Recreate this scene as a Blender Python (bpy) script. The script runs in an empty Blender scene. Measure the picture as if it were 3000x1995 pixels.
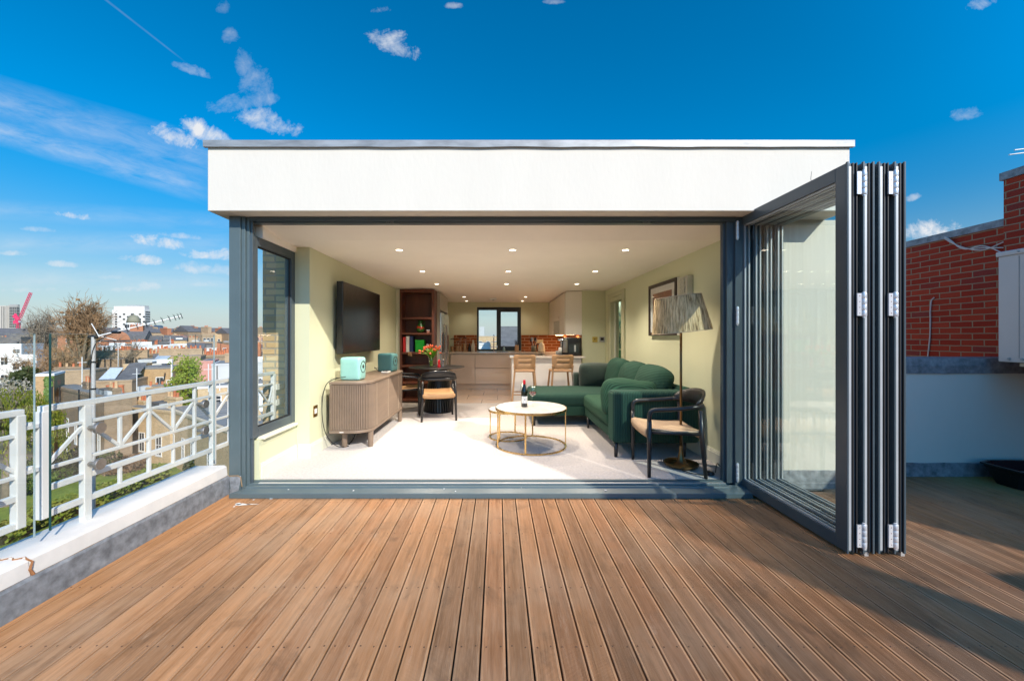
# settings
EXPOSURE = 0.32
SUN_E = 4.4
SKY_S = 0.15
SKY_SAT = 1.5; SKY_HUE = .493; SKY_VAL = 1.0
LOWSKY = (2.85, 3.35, 3.65); CLOUD_L = (4.6, 4.65, 4.75); CLOUD_D = (3.7, 4.1, 4.7)
LAMP_ROWS = (104, 104, 62, 14, 8)
import bpy, bmesh, math, random
from mathutils import Vector, Matrix, noise as mnoise
R = math.radians
PI = math.pi
rnd = random.Random(11)
scene = bpy.context.scene
COL = scene.collection

# ------------------------------------------------------------------ camera numbers, used to size the world
CX, CY, F, H = 1146.0, 778.0, 895.0, 1.24
def U(px, py, Y):
    return Vector(((px - CX) * Y / F, Y, H - (py - CY) * Y / F))
def UX(px, Y): return (px - CX) * Y / F
def UZ(py, Y): return H - (py - CY) * Y / F

# ------------------------------------------------------------------ materials
MATS = {}
def new_mat(name):
    m = bpy.data.materials.new(name); m.use_nodes = True
    nt = m.node_tree
    for n in list(nt.nodes): nt.nodes.remove(n)
    out = nt.nodes.new('ShaderNodeOutputMaterial')
    b = nt.nodes.new('ShaderNodeBsdfPrincipled')
    nt.links.new(b.outputs[0], out.inputs[0])
    return m, nt, b, out
def N(nt, t, **kw):
    n = nt.nodes.new(t)
    for k, v in kw.items():
        if k.startswith('i_'): n.inputs[k[2:].replace('_', ' ')].default_value = v
        elif k.startswith('n_'): n.inputs[int(k[2:])].default_value = v
        else: setattr(n, k, v)
    return n
def L(nt, a, b): nt.links.new(a, b)
def math_node(nt, op, a=None, b=None, c=None, clamp=False):
    n = nt.nodes.new('ShaderNodeMath'); n.operation = op; n.use_clamp = clamp
    for k, v in enumerate((a, b, c)):
        if v is None: continue
        if isinstance(v, (int, float)): n.inputs[k].default_value = v
        else: nt.links.new(v, n.inputs[k])
    return n.outputs[0]
def mixc(nt, fac, a, b, blend='MIX'):
    n = nt.nodes.new('ShaderNodeMix'); n.data_type = 'RGBA'; n.blend_type = blend
    for s, v in ((0, fac), (6, a), (7, b)):
        if isinstance(v, (int, float)): n.inputs[s].default_value = v
        elif isinstance(v, (tuple, list)): n.inputs[s].default_value = (*v[:3], 1)
        else: nt.links.new(v, n.inputs[s])
    return n.outputs[2]
def ramp(nt, fac, stops):
    n = nt.nodes.new('ShaderNodeValToRGB'); cr = n.color_ramp
    while len(cr.elements) < len(stops): cr.elements.new(0.5)
    for e, (p, c) in zip(cr.elements, stops):
        e.position = p; e.color = (*c[:3], 1) if isinstance(c, (tuple, list)) else (c, c, c, 1)
    nt.links.new(fac, n.inputs[0]); return n.outputs[0]
def coords(nt, scale=(1, 1, 1), world=False, rot=(0, 0, 0)):
    mp = nt.nodes.new('ShaderNodeMapping'); mp.inputs['Scale'].default_value = scale
    mp.inputs['Rotation'].default_value = rot
    if world:
        g = nt.nodes.new('ShaderNodeNewGeometry'); nt.links.new(g.outputs['Position'], mp.inputs[0])
    else:
        t = nt.nodes.new('ShaderNodeTexCoord'); nt.links.new(t.outputs['Object'], mp.inputs[0])
    return mp.outputs[0]
def noise(nt, vec, scale=5, detail=4, rough=.55, dist=0):
    n = nt.nodes.new('ShaderNodeTexNoise'); n.inputs['Scale'].default_value = scale
    n.inputs['Detail'].default_value = detail; n.inputs['Roughness'].default_value = rough
    n.inputs['Distortion'].default_value = dist
    if vec is not None: nt.links.new(vec, n.inputs['Vector'])
    return n.outputs[0]
def bump(nt, b, h, strength=.2, dist=.01):
    n = nt.nodes.new('ShaderNodeBump'); n.inputs['Strength'].default_value = strength
    n.inputs['Distance'].default_value = dist
    nt.links.new(h, n.inputs['Height']); nt.links.new(n.outputs[0], b.inputs['Normal']); return n
def shade(c, f): return tuple(min(1, x * f) for x in c)

def M(name, col=(.5, .5, .5), rough=.5, metal=0., var=.12, vscale=3., bmp=0., bscale=60., vstretch=(1, 1, 1), spec=.5, coat=0., sheen=0., world=False):
    """plain material with a soft two-tone variation, roughness variation and a fine bump"""
    if name in MATS: return MATS[name]
    m, nt, b, out = new_mat(name)
    v = coords(nt, vstretch, world)
    n1 = noise(nt, v, vscale, 5, .6)
    c = mixc(nt, ramp(nt, n1, [(.3, 0.), (.7, 1.)]), shade(col, 1 - var), shade(col, 1 + var))
    L(nt, c, b.inputs['Base Color'])
    b.inputs['Metallic'].default_value = metal
    b.inputs['Specular IOR Level'].default_value = spec
    b.inputs['Coat Weight'].default_value = coat; b.inputs['Coat Roughness'].default_value = .05
    b.inputs['Sheen Weight'].default_value = sheen
    n2 = noise(nt, v, vscale * 4.3, 3)
    rr = nt.nodes.new('ShaderNodeMapRange'); rr.inputs['To Min'].default_value = max(.02, rough - .08); rr.inputs['To Max'].default_value = min(1, rough + .08)
    L(nt, n2, rr.inputs[0]); L(nt, rr.outputs[0], b.inputs['Roughness'])
    if bmp: bump(nt, b, noise(nt, v, bscale, 4), bmp, .004)
    MATS[name] = m; return m

def emis(name, col, s):
    if name in MATS: return MATS[name]
    m, nt, b, out = new_mat(name)
    b.inputs['Base Color'].default_value = (*col, 1); b.inputs['Emission Color'].default_value = (*col, 1)
    b.inputs['Emission Strength'].default_value = s; MATS[name] = m; return m

def glass_mat(name, tint=(.93, .97, .95), refl=1.0, rough=0.0):
    """thin window glass: clear transmission plus a Fresnel reflection"""
    if name in MATS: return MATS[name]
    m = bpy.data.materials.new(name); m.use_nodes = True; nt = m.node_tree
    for n in list(nt.nodes): nt.nodes.remove(n)
    out = N(nt, 'ShaderNodeOutputMaterial'); mx = N(nt, 'ShaderNodeMixShader')
    tr = N(nt, 'ShaderNodeBsdfTransparent'); tr.inputs[0].default_value = (*tint, 1)
    gl = N(nt, 'ShaderNodeBsdfGlossy'); gl.inputs['Roughness'].default_value = rough; gl.inputs[0].default_value = (1, 1, 1, 1)
    lw = N(nt, 'ShaderNodeLayerWeight'); lw.inputs[0].default_value = .5; ge = N(nt, 'ShaderNodeNewGeometry')
    f = math_node(nt, 'MULTIPLY_ADD', math_node(nt, 'POWER', lw.outputs['Facing'], 5.0), .85, .06)
    f = math_node(nt, 'MULTIPLY', math_node(nt, 'MULTIPLY', f, refl), math_node(nt, 'SUBTRACT', 1.0, ge.outputs['Backfacing']), clamp=True)
    L(nt, f, mx.inputs[0]); L(nt, tr.outputs[0], mx.inputs[1]); L(nt, gl.outputs[0], mx.inputs[2]); L(nt, mx.outputs[0], out.inputs[0])
    MATS[name] = m; return m

def box_uv(nt, world=False):
    """(along, up, 0) on whichever vertical side a face looks at"""
    t = nt.nodes.new('ShaderNodeTexCoord'); g = nt.nodes.new('ShaderNodeNewGeometry')
    sp = nt.nodes.new('ShaderNodeSeparateXYZ'); sn = nt.nodes.new('ShaderNodeSeparateXYZ')
    L(nt, g.outputs['Position'] if world else t.outputs['Object'], sp.inputs[0])
    L(nt, g.outputs['Normal'] if world else t.outputs['Normal'], sn.inputs[0])
    f = math_node(nt, 'GREATER_THAN', math_node(nt, 'ABSOLUTE', sn.outputs[0]), .7)
    mx = nt.nodes.new('ShaderNodeMix'); mx.data_type = 'FLOAT'
    L(nt, f, mx.inputs[0]); L(nt, sp.outputs[0], mx.inputs[2]); L(nt, sp.outputs[1], mx.inputs[3])
    cb = nt.nodes.new('ShaderNodeCombineXYZ'); L(nt, mx.outputs[0], cb.inputs[0]); L(nt, sp.outputs[2], cb.inputs[1])
    return cb.outputs[0]

def brick_mat(name, c1, c2, mortar, bw=.225, bh=.075, ms=.012, stain=.25, bmp=.5, dark=None, world=False):
    if name in MATS: return MATS[name]
    m, nt, b, out = new_mat(name)
    uv = box_uv(nt, world)
    wob = noise(nt, uv, 9, 2)
    ad = nt.nodes.new('ShaderNodeVectorMath'); ad.operation = 'MULTIPLY_ADD'
    cbn = nt.nodes.new('ShaderNodeCombineXYZ'); L(nt, wob, cbn.inputs[0]); L(nt, wob, cbn.inputs[1])
    L(nt, cbn.outputs[0], ad.inputs[0]); ad.inputs[1].default_value = (.012, .008, 0); L(nt, uv, ad.inputs[2])
    bt = nt.nodes.new('ShaderNodeTexBrick'); L(nt, ad.outputs[0], bt.inputs['Vector'])
    bt.inputs['Color1'].default_value = (0, 0, 0, 1); bt.inputs['Color2'].default_value = (1, 1, 1, 1); bt.inputs['Mortar'].default_value = (.5, .5, .5, 1)
    bt.inputs['Scale'].default_value = 1; bt.inputs['Brick Width'].default_value = bw; bt.inputs['Row Height'].default_value = bh
    bt.inputs['Mortar Size'].default_value = ms; bt.inputs['Mortar Smooth'].default_value = .25; bt.inputs['Bias'].default_value = 0
    bc = ramp(nt, bt.outputs[0], [(0, dark or shade(c1, .55)), (.22, c1), (.75, c2), (1, shade(c2, 1.15))])
    big = noise(nt, uv, .7, 4)
    bc = mixc(nt, stain, bc, ramp(nt, big, [(.3, shade(c1, .6)), (.7, shade(c2, 1.15))]))
    fine = noise(nt, uv, 70, 3)
    sv = nt.nodes.new('ShaderNodeMapping'); sv.inputs['Scale'].default_value = (1.6, .22, 1); L(nt, uv, sv.inputs[0])
    strk = noise(nt, sv.outputs[0], 1.1, 6, .65, .5)
    bc = mixc(nt, math_node(nt, 'MULTIPLY', ramp(nt, strk, [(.45, 0), (.75, 1)]), stain * 1.1), bc, shade(c1, .45))
    bc = mixc(nt, .35, bc, mixc(nt, fine, shade(c1, .6), shade(c2, 1.3)))
    col = mixc(nt, bt.outputs[1], bc, mortar)
    L(nt, col, b.inputs['Base Color']); b.inputs['Roughness'].default_value = .9
    b.inputs['Specular IOR Level'].default_value = .2
    hgt = math_node(nt, 'ADD', math_node(nt, 'SUBTRACT', 1.0, bt.outputs[1]), math_node(nt, 'MULTIPLY', fine, .4))
    bump(nt, b, hgt, bmp, .01)
    MATS[name] = m; return m

# ------------------------------------------------------------------ mesh builder
class MB:
    def __init__(s): s.v = []; s.f = []; s.m = []; s.mi = 0
    def add(s, vs, fs, M4=None):
        o = len(s.v)
        s.v += [tuple(M4 @ Vector(p)) if M4 is not None else tuple(p) for p in vs]
        s.f += [tuple(i + o for i in f) for f in fs]; s.m += [s.mi] * len(fs); return s
    def box(s, x0, x1, y0, y1, z0, z1, M4=None):
        vs = [(x0, y0, z0), (x1, y0, z0), (x1, y1, z0), (x0, y1, z0), (x0, y0, z1), (x1, y0, z1), (x1, y1, z1), (x0, y1, z1)]
        return s.add(vs, [(0, 3, 2, 1), (4, 5, 6, 7), (0, 1, 5, 4), (1, 2, 6, 5), (2, 3, 7, 6), (3, 0, 4, 7)], M4)
    def cbox(s, c, d, M4=None):
        return s.box(c[0] - d[0] / 2, c[0] + d[0] / 2, c[1] - d[1] / 2, c[1] + d[1] / 2, c[2] - d[2] / 2, c[2] + d[2] / 2, M4)
    def bar(s, p0, p1, w, h, up=(0, 0, 1)):
        p0, p1 = Vector(p0), Vector(p1); d = (p1 - p0).normalized(); up = Vector(up)
        if abs(d.dot(up)) > .98: up = Vector((0, 1, 0))
        sd = d.cross(up).normalized(); u = sd.cross(d).normalized()
        a, b = sd * w / 2, u * h / 2
        vs = [p0 - a - b, p0 + a - b, p0 + a + b, p0 - a + b, p1 - a - b, p1 + a - b, p1 + a + b, p1 - a + b]
        return s.add(vs, [(0, 1, 2, 3), (7, 6, 5, 4), (0, 4, 5, 1), (1, 5, 6, 2), (2, 6, 7, 3), (3, 7, 4, 0)])
    def tube(s, pts, r, n=10, cap=True, closed=False, sx=1., sy=1.):
        pts = [Vector(p) for p in pts]; k = len(pts)
        rs = r if isinstance(r, (list, tuple)) else [r] * k
        vs, fs = [], []; prev = None
        for i, p in enumerate(pts):
            if closed: d = pts[(i + 1) % k] - pts[i - 1]
            else: d = pts[min(i + 1, k - 1)] - pts[max(i - 1, 0)]
            d.normalize()
            if prev is None:
                a = Vector((0, 0, 1)) if abs(d.z) < .9 else Vector((1, 0, 0)); a = (a - d * a.dot(d)).normalized()
            else:
                a = prev - d * prev.dot(d); a.normalize()
            prev = a; bb = d.cross(a)
            for j in range(n):
                t = 2 * PI * j / n
                vs.append(p + (a * math.cos(t) * sx + bb * math.sin(t) * sy) * rs[i])
        for i in range(k if closed else k - 1):
            for j in range(n):
                i2 = (i + 1) % k
                fs.append((i * n + j, i * n + (j + 1) % n, i2 * n + (j + 1) % n, i2 * n + j))
        if cap and not closed:
            fs.append(tuple(range(n - 1, -1, -1))); fs.append(tuple((k - 1) * n + j for j in range(n)))
        return s.add(vs, fs)
    def lathe(s, prof, c=(0, 0, 0), n=32, M4=None):
        vs, fs = [], []; k = len(prof)
        for r, z in prof:
            for j in range(n):
                t = 2 * PI * j / n; vs.append((c[0] + r * math.cos(t), c[1] + r * math.sin(t), c[2] + z))
        for i in range(k - 1):
            for j in range(n):
                fs.append((i * n + j, i * n + (j + 1) % n, (i + 1) * n + (j + 1) % n, (i + 1) * n + j))
        if prof[0] == prof[-1]: return s.add(vs, fs, M4)
        if prof[0][0] > 1e-4: fs.append(tuple(range(n - 1, -1, -1)))
        if prof[-1][0] > 1e-4: fs.append(tuple((k - 1) * n + j for j in range(n)))
        return s.add(vs, fs, M4)
    def cyl(s, c, r, z0, z1, n=20, M4=None): return s.lathe([(r, z0), (r, z1)], c, n, M4)
    def prism(s, poly, z0, z1, M4=None):
        n = len(poly)
        vs = [(x, y, z0) for x, y in poly] + [(x, y, z1) for x, y in poly]
        fs = [tuple(range(n - 1, -1, -1)), tuple(range(n, 2 * n))] + [(i, (i + 1) % n, n + (i + 1) % n, n + i) for i in range(n)]
        return s.add(vs, fs, M4)
    def rbox(s, c, d, r=.03, n=6, bulge=(0, 0, 0), M4=None, jit=0., seed=0.):
        """rounded, optionally bulging block on a subdivided cube"""
        hx = [v / 2 for v in d]; idx = {}; vs = []; fs = []
        r = min(r, min(hx) * .98)
        # parameter rows dense at the edges
        def rows(hh):
            inner = hh - r
            e = [-hh + r * (1 - math.cos(PI / 2 * t / 3)) for t in range(3)]
            mid = [-inner + 2 * inner * t / n for t in range(n + 1)]
            return e + mid + [-q for q in reversed(e)]
        rw = [rows(h) for h in hx]
        def vert(q):
            key = tuple(round(t, 6) for t in q)
            if key in idx: return idx[key]
            inn = Vector([max(-h + r, min(h - r, t)) for h, t in zip(hx, q)])
            dlt = Vector(q) - inn
            p = inn + (dlt.normalized() * r if dlt.length > 1e-9 else dlt)
            nrm = [p[i] / hx[i] for i in range(3)]
            for i in range(3):
                j, k2 = [(1, 2), (0, 2), (0, 1)][i]
                p[i] += bulge[i] * nrm[i] * max(0, 1 - nrm[j] ** 2) * max(0, 1 - nrm[k2] ** 2)
            if jit:
                p += Vector((mnoise.noise(Vector((p.x * 5 + seed, p.y * 5, p.z * 5))), mnoise.noise(Vector((p.x * 5, p.y * 5 + seed + 9, p.z * 5))), mnoise.noise(Vector((p.x * 5, p.y * 5, p.z * 5 + seed + 5))))) * jit
            idx[key] = len(vs); vs.append(p + Vector(c) if M4 is None else p); return idx[key]
        for ax in range(3):
            j, k2 = [(1, 2), (2, 0), (0, 1)][ax]
            for sgn in (-1, 1):
                for a in range(len(rw[j]) - 1):
                    for b in range(len(rw[k2]) - 1):
                        qs = []
                        for aa, bb in ((a, b), (a + 1, b), (a + 1, b + 1), (a, b + 1)):
                            q = [0, 0, 0]; q[ax] = sgn * hx[ax]; q[j] = rw[j][aa]; q[k2] = rw[k2][bb]
                            qs.append(vert(q))
                        fs.append(tuple(qs) if sgn > 0 else tuple(reversed(qs)))
        if M4 is not None: M4 = Matrix.Translation(c) @ M4
        return s.add(vs, fs, M4)
    def build(s, name, mat, parent=None, smooth=False, bevel=0, seg=2, origin=None, autosmooth=None):
        me = bpy.data.meshes.new(name)
        off = wloc(parent) if parent is not None else Vector(origin or (0, 0, 0))
        me.from_pydata([tuple(Vector(p) - off) for p in s.v], [], s.f)
        mats = mat if isinstance(mat, (list, tuple)) else [mat]
        for q in mats: me.materials.append(q)
        if len(mats) > 1: me.polygons.foreach_set('material_index', s.m)
        if smooth: me.polygons.foreach_set('use_smooth', [True] * len(me.polygons))
        me.validate(); me.update()
        o = bpy.data.objects.new(name, me); COL.objects.link(o)
        if parent is not None: o.parent = parent
        elif origin: o.location = origin
        if autosmooth is not None:
            me.polygons.foreach_set('use_smooth', [True] * len(me.polygons))
            bm = bmesh.new(); bm.from_mesh(me)
            for e in bm.edges:
                if len(e.link_faces) == 2 and e.calc_face_angle(0) > R(autosmooth): e.smooth = False
            bm.to_mesh(me); bm.free()
        if bevel:
            b = o.modifiers.new('edges', 'BEVEL'); b.width = bevel; b.segments = seg; b.limit_method = 'ANGLE'; b.angle_limit = R(40)
        return o

def wloc(o):
    v = Vector((0, 0, 0))
    while o is not None: v += o.location; o = o.parent
    return v
def tag(o, label=None, cat=None, group=None, kind=None):
    if label: o['label'] = label
    if cat: o['category'] = cat
    if group: o['group'] = group
    if kind: o['kind'] = kind
    return o
def thing(name, loc, label, cat, group=None, rz=0):
    o = bpy.data.objects.new(name, None); COL.objects.link(o); o.location = loc; o.rotation_euler = (0, 0, rz)
    o.empty_display_size = .1
    return tag(o, label, cat, group)
def kids(o): return [c for c in bpy.data.objects if c.parent is o]
def copy_tree(o, parent=None):
    c = o.copy(); COL.objects.link(c)
    if parent is not None: c.parent = parent
    for ch in kids(o): copy_tree(ch, c)
    return c
def arc(c, r, a0, a1, n, ax='xy'):
    out = []
    for i in range(n + 1):
        a = a0 + (a1 - a0) * i / n; q = (math.cos(a) * r, math.sin(a) * r)
        out.append(Vector((c[0] + q[0], c[1] + q[1], c[2])) if ax == 'xy' else Vector((c[0] + q[0], c[1], c[2] + q[1])) if ax == 'xz' else Vector((c[0], c[1] + q[0], c[2] + q[1])))
    return out
def smooth_path(pts, it=2):
    pts = [Vector(p) for p in pts]
    for _ in range(it):
        q = [pts[0]]
        for a, b in zip(pts[:-1], pts[1:]): q += [a * .75 + b * .25, a * .25 + b * .75]
        q.append(pts[-1]); pts = q
    return pts
# ------------------------------------------------------------------ camera, sun, sky
cam = bpy.data.cameras.new('camera'); cam_o = bpy.data.objects.new('camera', cam); COL.objects.link(cam_o)
cam_o.location = (0, 0, H); cam_o.rotation_euler = (PI / 2, 0, 0)
cam.sensor_fit = 'HORIZONTAL'; cam.sensor_width = 36; cam.lens = F / 2358 * 36
cam.shift_x = (1179 - CX) / 2358; cam.shift_y = -(784 - CY) / 2358
cam.clip_start = .05; cam.clip_end = 6000
scene.camera = cam_o
scene.view_settings.view_transform = 'Standard'; scene.view_settings.look = 'None'
scene.view_settings.gamma = 1; scene.view_settings.exposure = EXPOSURE
scene.cycles.use_denoising = True
scene.cycles.max_bounces = 12; scene.cycles.transparent_max_bounces = 48; scene.cycles.diffuse_bounces = 6
scene.cycles.sample_clamp_indirect = 6; scene.cycles.caustics_reflective = False; scene.cycles.caustics_refractive = False

SUN = Vector((.72, -1, .8)).normalized()
sl = bpy.data.lights.new('sun', 'SUN'); sl.energy = SUN_E; sl.angle = R(.48); sl.color = (1, .93, .82)
so = bpy.data.objects.new('sun', sl); COL.objects.link(so); so.location = (20, -30, 40)
so.rotation_euler = (-SUN).to_track_quat('-Z', 'Y').to_euler()

W = bpy.data.worlds.new('World'); scene.world = W; W.use_nodes = True
nt = W.node_tree
for n in list(nt.nodes): nt.nodes.remove(n)
wout = N(nt, 'ShaderNodeOutputWorld'); bg = N(nt, 'ShaderNodeBackground'); bg.inputs[1].default_value = SKY_S
L(nt, bg.outputs[0], wout.inputs[0])
sky = N(nt, 'ShaderNodeTexSky', sky_type='NISHITA', sun_disc=False)
sky.sun_elevation = math.asin(SUN.z); sky.sun_rotation = math.atan2(SUN.x, SUN.y)
sky.altitude = 60; sky.air_density = 1.0; sky.dust_density = .35; sky.ozone_density = 3.0
hs = N(nt, 'ShaderNodeHueSaturation'); hs.inputs['Hue'].default_value = SKY_HUE; hs.inputs['Saturation'].default_value = SKY_SAT; hs.inputs['Value'].default_value = SKY_VAL
L(nt, sky.outputs[0], hs.inputs['Color'])
tc = N(nt, 'ShaderNodeTexCoord'); sp = N(nt, 'ShaderNodeSeparateXYZ'); L(nt, tc.outputs['Generated'], sp.inputs[0])
yy = math_node(nt, 'MAXIMUM', sp.outputs[1], .02)
u = math_node(nt, 'DIVIDE', sp.outputs[0], yy); v = math_node(nt, 'DIVIDE', sp.outputs[2], yy)
front = math_node(nt, 'GREATER_THAN', sp.outputs[1], .05)
uv = N(nt, 'ShaderNodeCombineXYZ'); L(nt, u, uv.inputs[0]); L(nt, v, uv.inputs[1])
n_big = noise(nt, uv.outputs[0], 11, 8, .66, .6); n_fine = noise(nt, uv.outputs[0], 38, 8, .72, .4)
warp = math_node(nt, 'ADD', math_node(nt, 'MULTIPLY', math_node(nt, 'SUBTRACT', n_big, .5), 5.2), math_node(nt, 'MULTIPLY', math_node(nt, 'SUBTRACT', n_fine, .5), 2.6))
CLOUDS = [  # direction given in the photo's pixel grid, half sizes, tilt, density
 (905, 104, 62, 36, -25, .8), (868, 25, 34, 13, 0, .42), (1045, 15, 20, 9, 0, .4), (388, 314, 62, 28, -18, 1.0), (472, 308, 66, 26, -22, 1.0),
 (612, 285, 82, 34, -18, .72), (560, 240, 80, 26, 10, .32), (585, 200, 40, 52, 0, .3), (562, 155, 22, 42, 0, .26), (530, 85, 24, 24, 0, .28), (515, 20, 22, 22, 0, .22), (440, 163, 44, 13, -18, .35),
 (172, 498, 44, 11, -8, 1.0), (365, 560, 72, 18, -8, .95), (330, 600, 66, 15, -6, .95), (505, 588, 90, 20, -3, .9), (480, 622, 105, 18, -4, .7),
 (325, 664, 100, 14, 2, .55), (20, 584, 40, 8, -4, .6), (250, 640, 60, 8, 0, .35), (60, 668, 70, 9, 2, .5), (150, 610, 50, 9, -4, .6), (420, 545, 60, 10, -6, .6), (470, 655, 70, 10, 0, .5), (90, 530, 40, 8, -5, .4), (2140, 536, 80, 28, 4, 1.05), (2230, 265, 42, 20, 10, .3), (2262, 10, 38, 20, 15, .45), (2105, 455, 22, 10, 15, .5), (1275, 4, 30, 10, 0, .4)]
dens = None
for (px, py, a, b, tilt, k) in CLOUDS:
    u0, v0, a, b = (px - CX) / F, (CY - py) / F, a / F, b / F
    du = math_node(nt, 'SUBTRACT', u, u0); dv = math_node(nt, 'SUBTRACT', v, v0)
    c, s_ = math.cos(R(tilt)), math.sin(R(tilt))
    p = math_node(nt, 'DIVIDE', math_node(nt, 'ADD', math_node(nt, 'MULTIPLY', du, c), math_node(nt, 'MULTIPLY', dv, s_)), a)
    q = math_node(nt, 'DIVIDE', math_node(nt, 'SUBTRACT', math_node(nt, 'MULTIPLY', dv, c), math_node(nt, 'MULTIPLY', du, s_)), b)
    q = math_node(nt, 'MULTIPLY', q, math_node(nt, 'SUBTRACT', 1.25, math_node(nt, 'MULTIPLY', math_node(nt, 'SIGN', q), .25)))
    rr = math_node(nt, 'ADD', math_node(nt, 'MULTIPLY', p, p), math_node(nt, 'MULTIPLY', q, q))
    d = math_node(nt, 'MULTIPLY', math_node(nt, 'MULTIPLY_ADD', warp, .85, math_node(nt, 'SUBTRACT', .95, rr)), .72, clamp=True)
    d = math_node(nt, 'MULTIPLY', d, math_node(nt, 'SUBTRACT', 2.6, math_node(nt, 'MULTIPLY', rr, .75), clamp=True))
    d = math_node(nt, 'MULTIPLY', math_node(nt, 'SMOOTH_MIN', d, 1.0, .2), k)
    dens = d if dens is None else math_node(nt, 'MAXIMUM', dens, d)
# high thin streaks
def streak(px0, py0, px1, py1, half0, half1, k, nscale):
    u0, v0, u1, v1 = (px0 - CX) / F, (CY - py0) / F, (px1 - CX) / F, (CY - py1) / F
    ln = math.hypot(u1 - u0, v1 - v0); c, s_ = (u1 - u0) / ln, (v1 - v0) / ln
    du = math_node(nt, 'SUBTRACT', u, u0); dv = math_node(nt, 'SUBTRACT', v, v0)
    p = math_node(nt, 'ADD', math_node(nt, 'MULTIPLY', du, c), math_node(nt, 'MULTIPLY', dv, s_))
    q = math_node(nt, 'SUBTRACT', math_node(nt, 'MULTIPLY', dv, c), math_node(nt, 'MULTIPLY', du, s_))
    t = math_node(nt, 'DIVIDE', p, ln)
    cv = N(nt, 'ShaderNodeCombineXYZ'); L(nt, math_node(nt, 'MULTIPLY', p, nscale * .22), cv.inputs[0]); L(nt, math_node(nt, 'MULTIPLY', q, nscale), cv.inputs[1])
    nz = noise(nt, cv.outputs[0], 1.0, 7, .68, .4)
    half = math_node(nt, 'MULTIPLY_ADD', t, (half1 - half0) / F, half0 / F)
    e = math_node(nt, 'SUBTRACT', 1.0, math_node(nt, 'POWER', math_node(nt, 'ABSOLUTE', math_node(nt, 'DIVIDE', q, half)), 1.2), clamp=True)
    ends = math_node(nt, 'MULTIPLY', math_node(nt, 'MULTIPLY_ADD', t, 5, .8, clamp=True), math_node(nt, 'MULTIPLY_ADD', t, -5, 5.2, clamp=True), clamp=True)
    tex = math_node(nt, 'MULTIPLY_ADD', nz, 2.2, -.62, clamp=True)
    return math_node(nt, 'MULTIPLY', math_node(nt, 'MULTIPLY', math_node(nt, 'MULTIPLY', e, ends), tex), k)
for args in [(-200, 175, 560, 400, 60, 66, .36, 30), (-150, 255, 500, 445, 40, 38, .46, 38), (-200, 470, 620, 520, 26, 30, .2, 30),
             (-200, 560, 640, 560, 30, 30, .28, 26), (-200, 640, 640, 650, 40, 40, .35, 22), (238, -4, 425, 142, 3.5, 2.5, .22, 10), (1900, 620, 2500, 560, 30, 30, .2, 26)]:
    dens = math_node(nt, 'MAXIMUM', dens, streak(*args))
dens = math_node(nt, 'MULTIPLY', dens, front)
# deeper blue away from the sun, as through a polariser
vd = N(nt, 'ShaderNodeVectorMath', operation='DOT_PRODUCT'); L(nt, tc.outputs['Generated'], vd.inputs[0]); vd.inputs[1].default_value = SUN
mr = N(nt, 'ShaderNodeMapRange', interpolation_type='SMOOTHSTEP'); L(nt, vd.outputs['Value'], mr.inputs[0])
mr.inputs['From Min'].default_value = .05; mr.inputs['From Max'].default_value = .6; mr.inputs['To Min'].default_value = .89; mr.inputs['To Max'].default_value = 1.6
deep = N(nt, 'ShaderNodeVectorMath', operation='SCALE'); L(nt, hs.outputs[0], deep.inputs[0]); 
mr2 = N(nt, 'ShaderNodeMapRange', interpolation_type='SMOOTHSTEP'); L(nt, sp.outputs[2], mr2.inputs[0])
mr2.inputs['From Min'].default_value = .05; mr2.inputs['From Max'].default_value = .42; mr2.inputs['To Min'].default_value = .62; mr2.inputs['To Max'].default_value = 1.04
L(nt, math_node(nt, 'MULTIPLY', mr.outputs[0], mr2.outputs[0]), deep.inputs['Scale'])
# pale air low over the town
el = sp.outputs[2]
low = math_node(nt, 'POWER', math_node(nt, 'SUBTRACT', 1.0, math_node(nt, 'DIVIDE', el, .275), clamp=True), 2.0)
base = mixc(nt, math_node(nt, 'MULTIPLY', low, .95), deep.outputs[0], LOWSKY)
shadec = mixc(nt, math_node(nt, 'MULTIPLY_ADD', n_big, 2.4, -.6, clamp=True), CLOUD_D, CLOUD_L)
col = mixc(nt, math_node(nt, 'MINIMUM', dens, 1.0), base, shadec)
L(nt, col, bg.inputs[0])
# ------------------------------------------------------------------ shared materials
render_w = M('white_render', (.66, .615, .545), .85, var=.018, vscale=3.5, bmp=.3, bscale=34, vstretch=(1, 1, .35))
white_paint = M('white_gloss_paint', (.66, .66, .635), .4, var=.06, bmp=.05, bscale=40)
masonry_w = M('white_masonry_paint', (.70, .665, .62), .7, var=.09, vscale=5, bmp=.35, bscale=26)
lead = M('lead_flashing', (.24, .255, .275), .55, var=.42, vscale=17, bmp=.25, bscale=14, metal=.25)
lead_l = M('coping_metal', (.30, .31, .32), .5, var=.3, vscale=14, bmp=.2, bscale=20, metal=.3, vstretch=(.3, 1, 1))
ppc = M('anthracite_frame_paint', (.06, .082, .097), .33, var=.06, vscale=5, bmp=.02, bscale=120, spec=.5)
ppc_l = M('slate_blue_frame_paint', (.088, .122, .133), .38, var=.07, vscale=4, bmp=.03, bscale=90, spec=.5)
alu = M('aluminium', (.62, .63, .64), .35, metal=.6, var=.08)
alu_strip = M('grey_gasket_strip', (.42, .44, .46), .5, var=.1, metal=.3)
hinge_m = M('silver_hinge', (.74, .74, .77), .3, metal=.45, var=.06)
black_rub = M('black_gasket', (.012, .012, .014), .6)
green_wall = M('sage_green_wall', (.62, .63, .43), .7, var=.02, vscale=2, bmp=.05, bscale=60)
cream_ceil = M('cream_ceiling', (.92, .85, .76), .8, var=.02)
cream_trim = M('cream_skirting', (.72, .71, .58), .5, var=.02)
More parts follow.
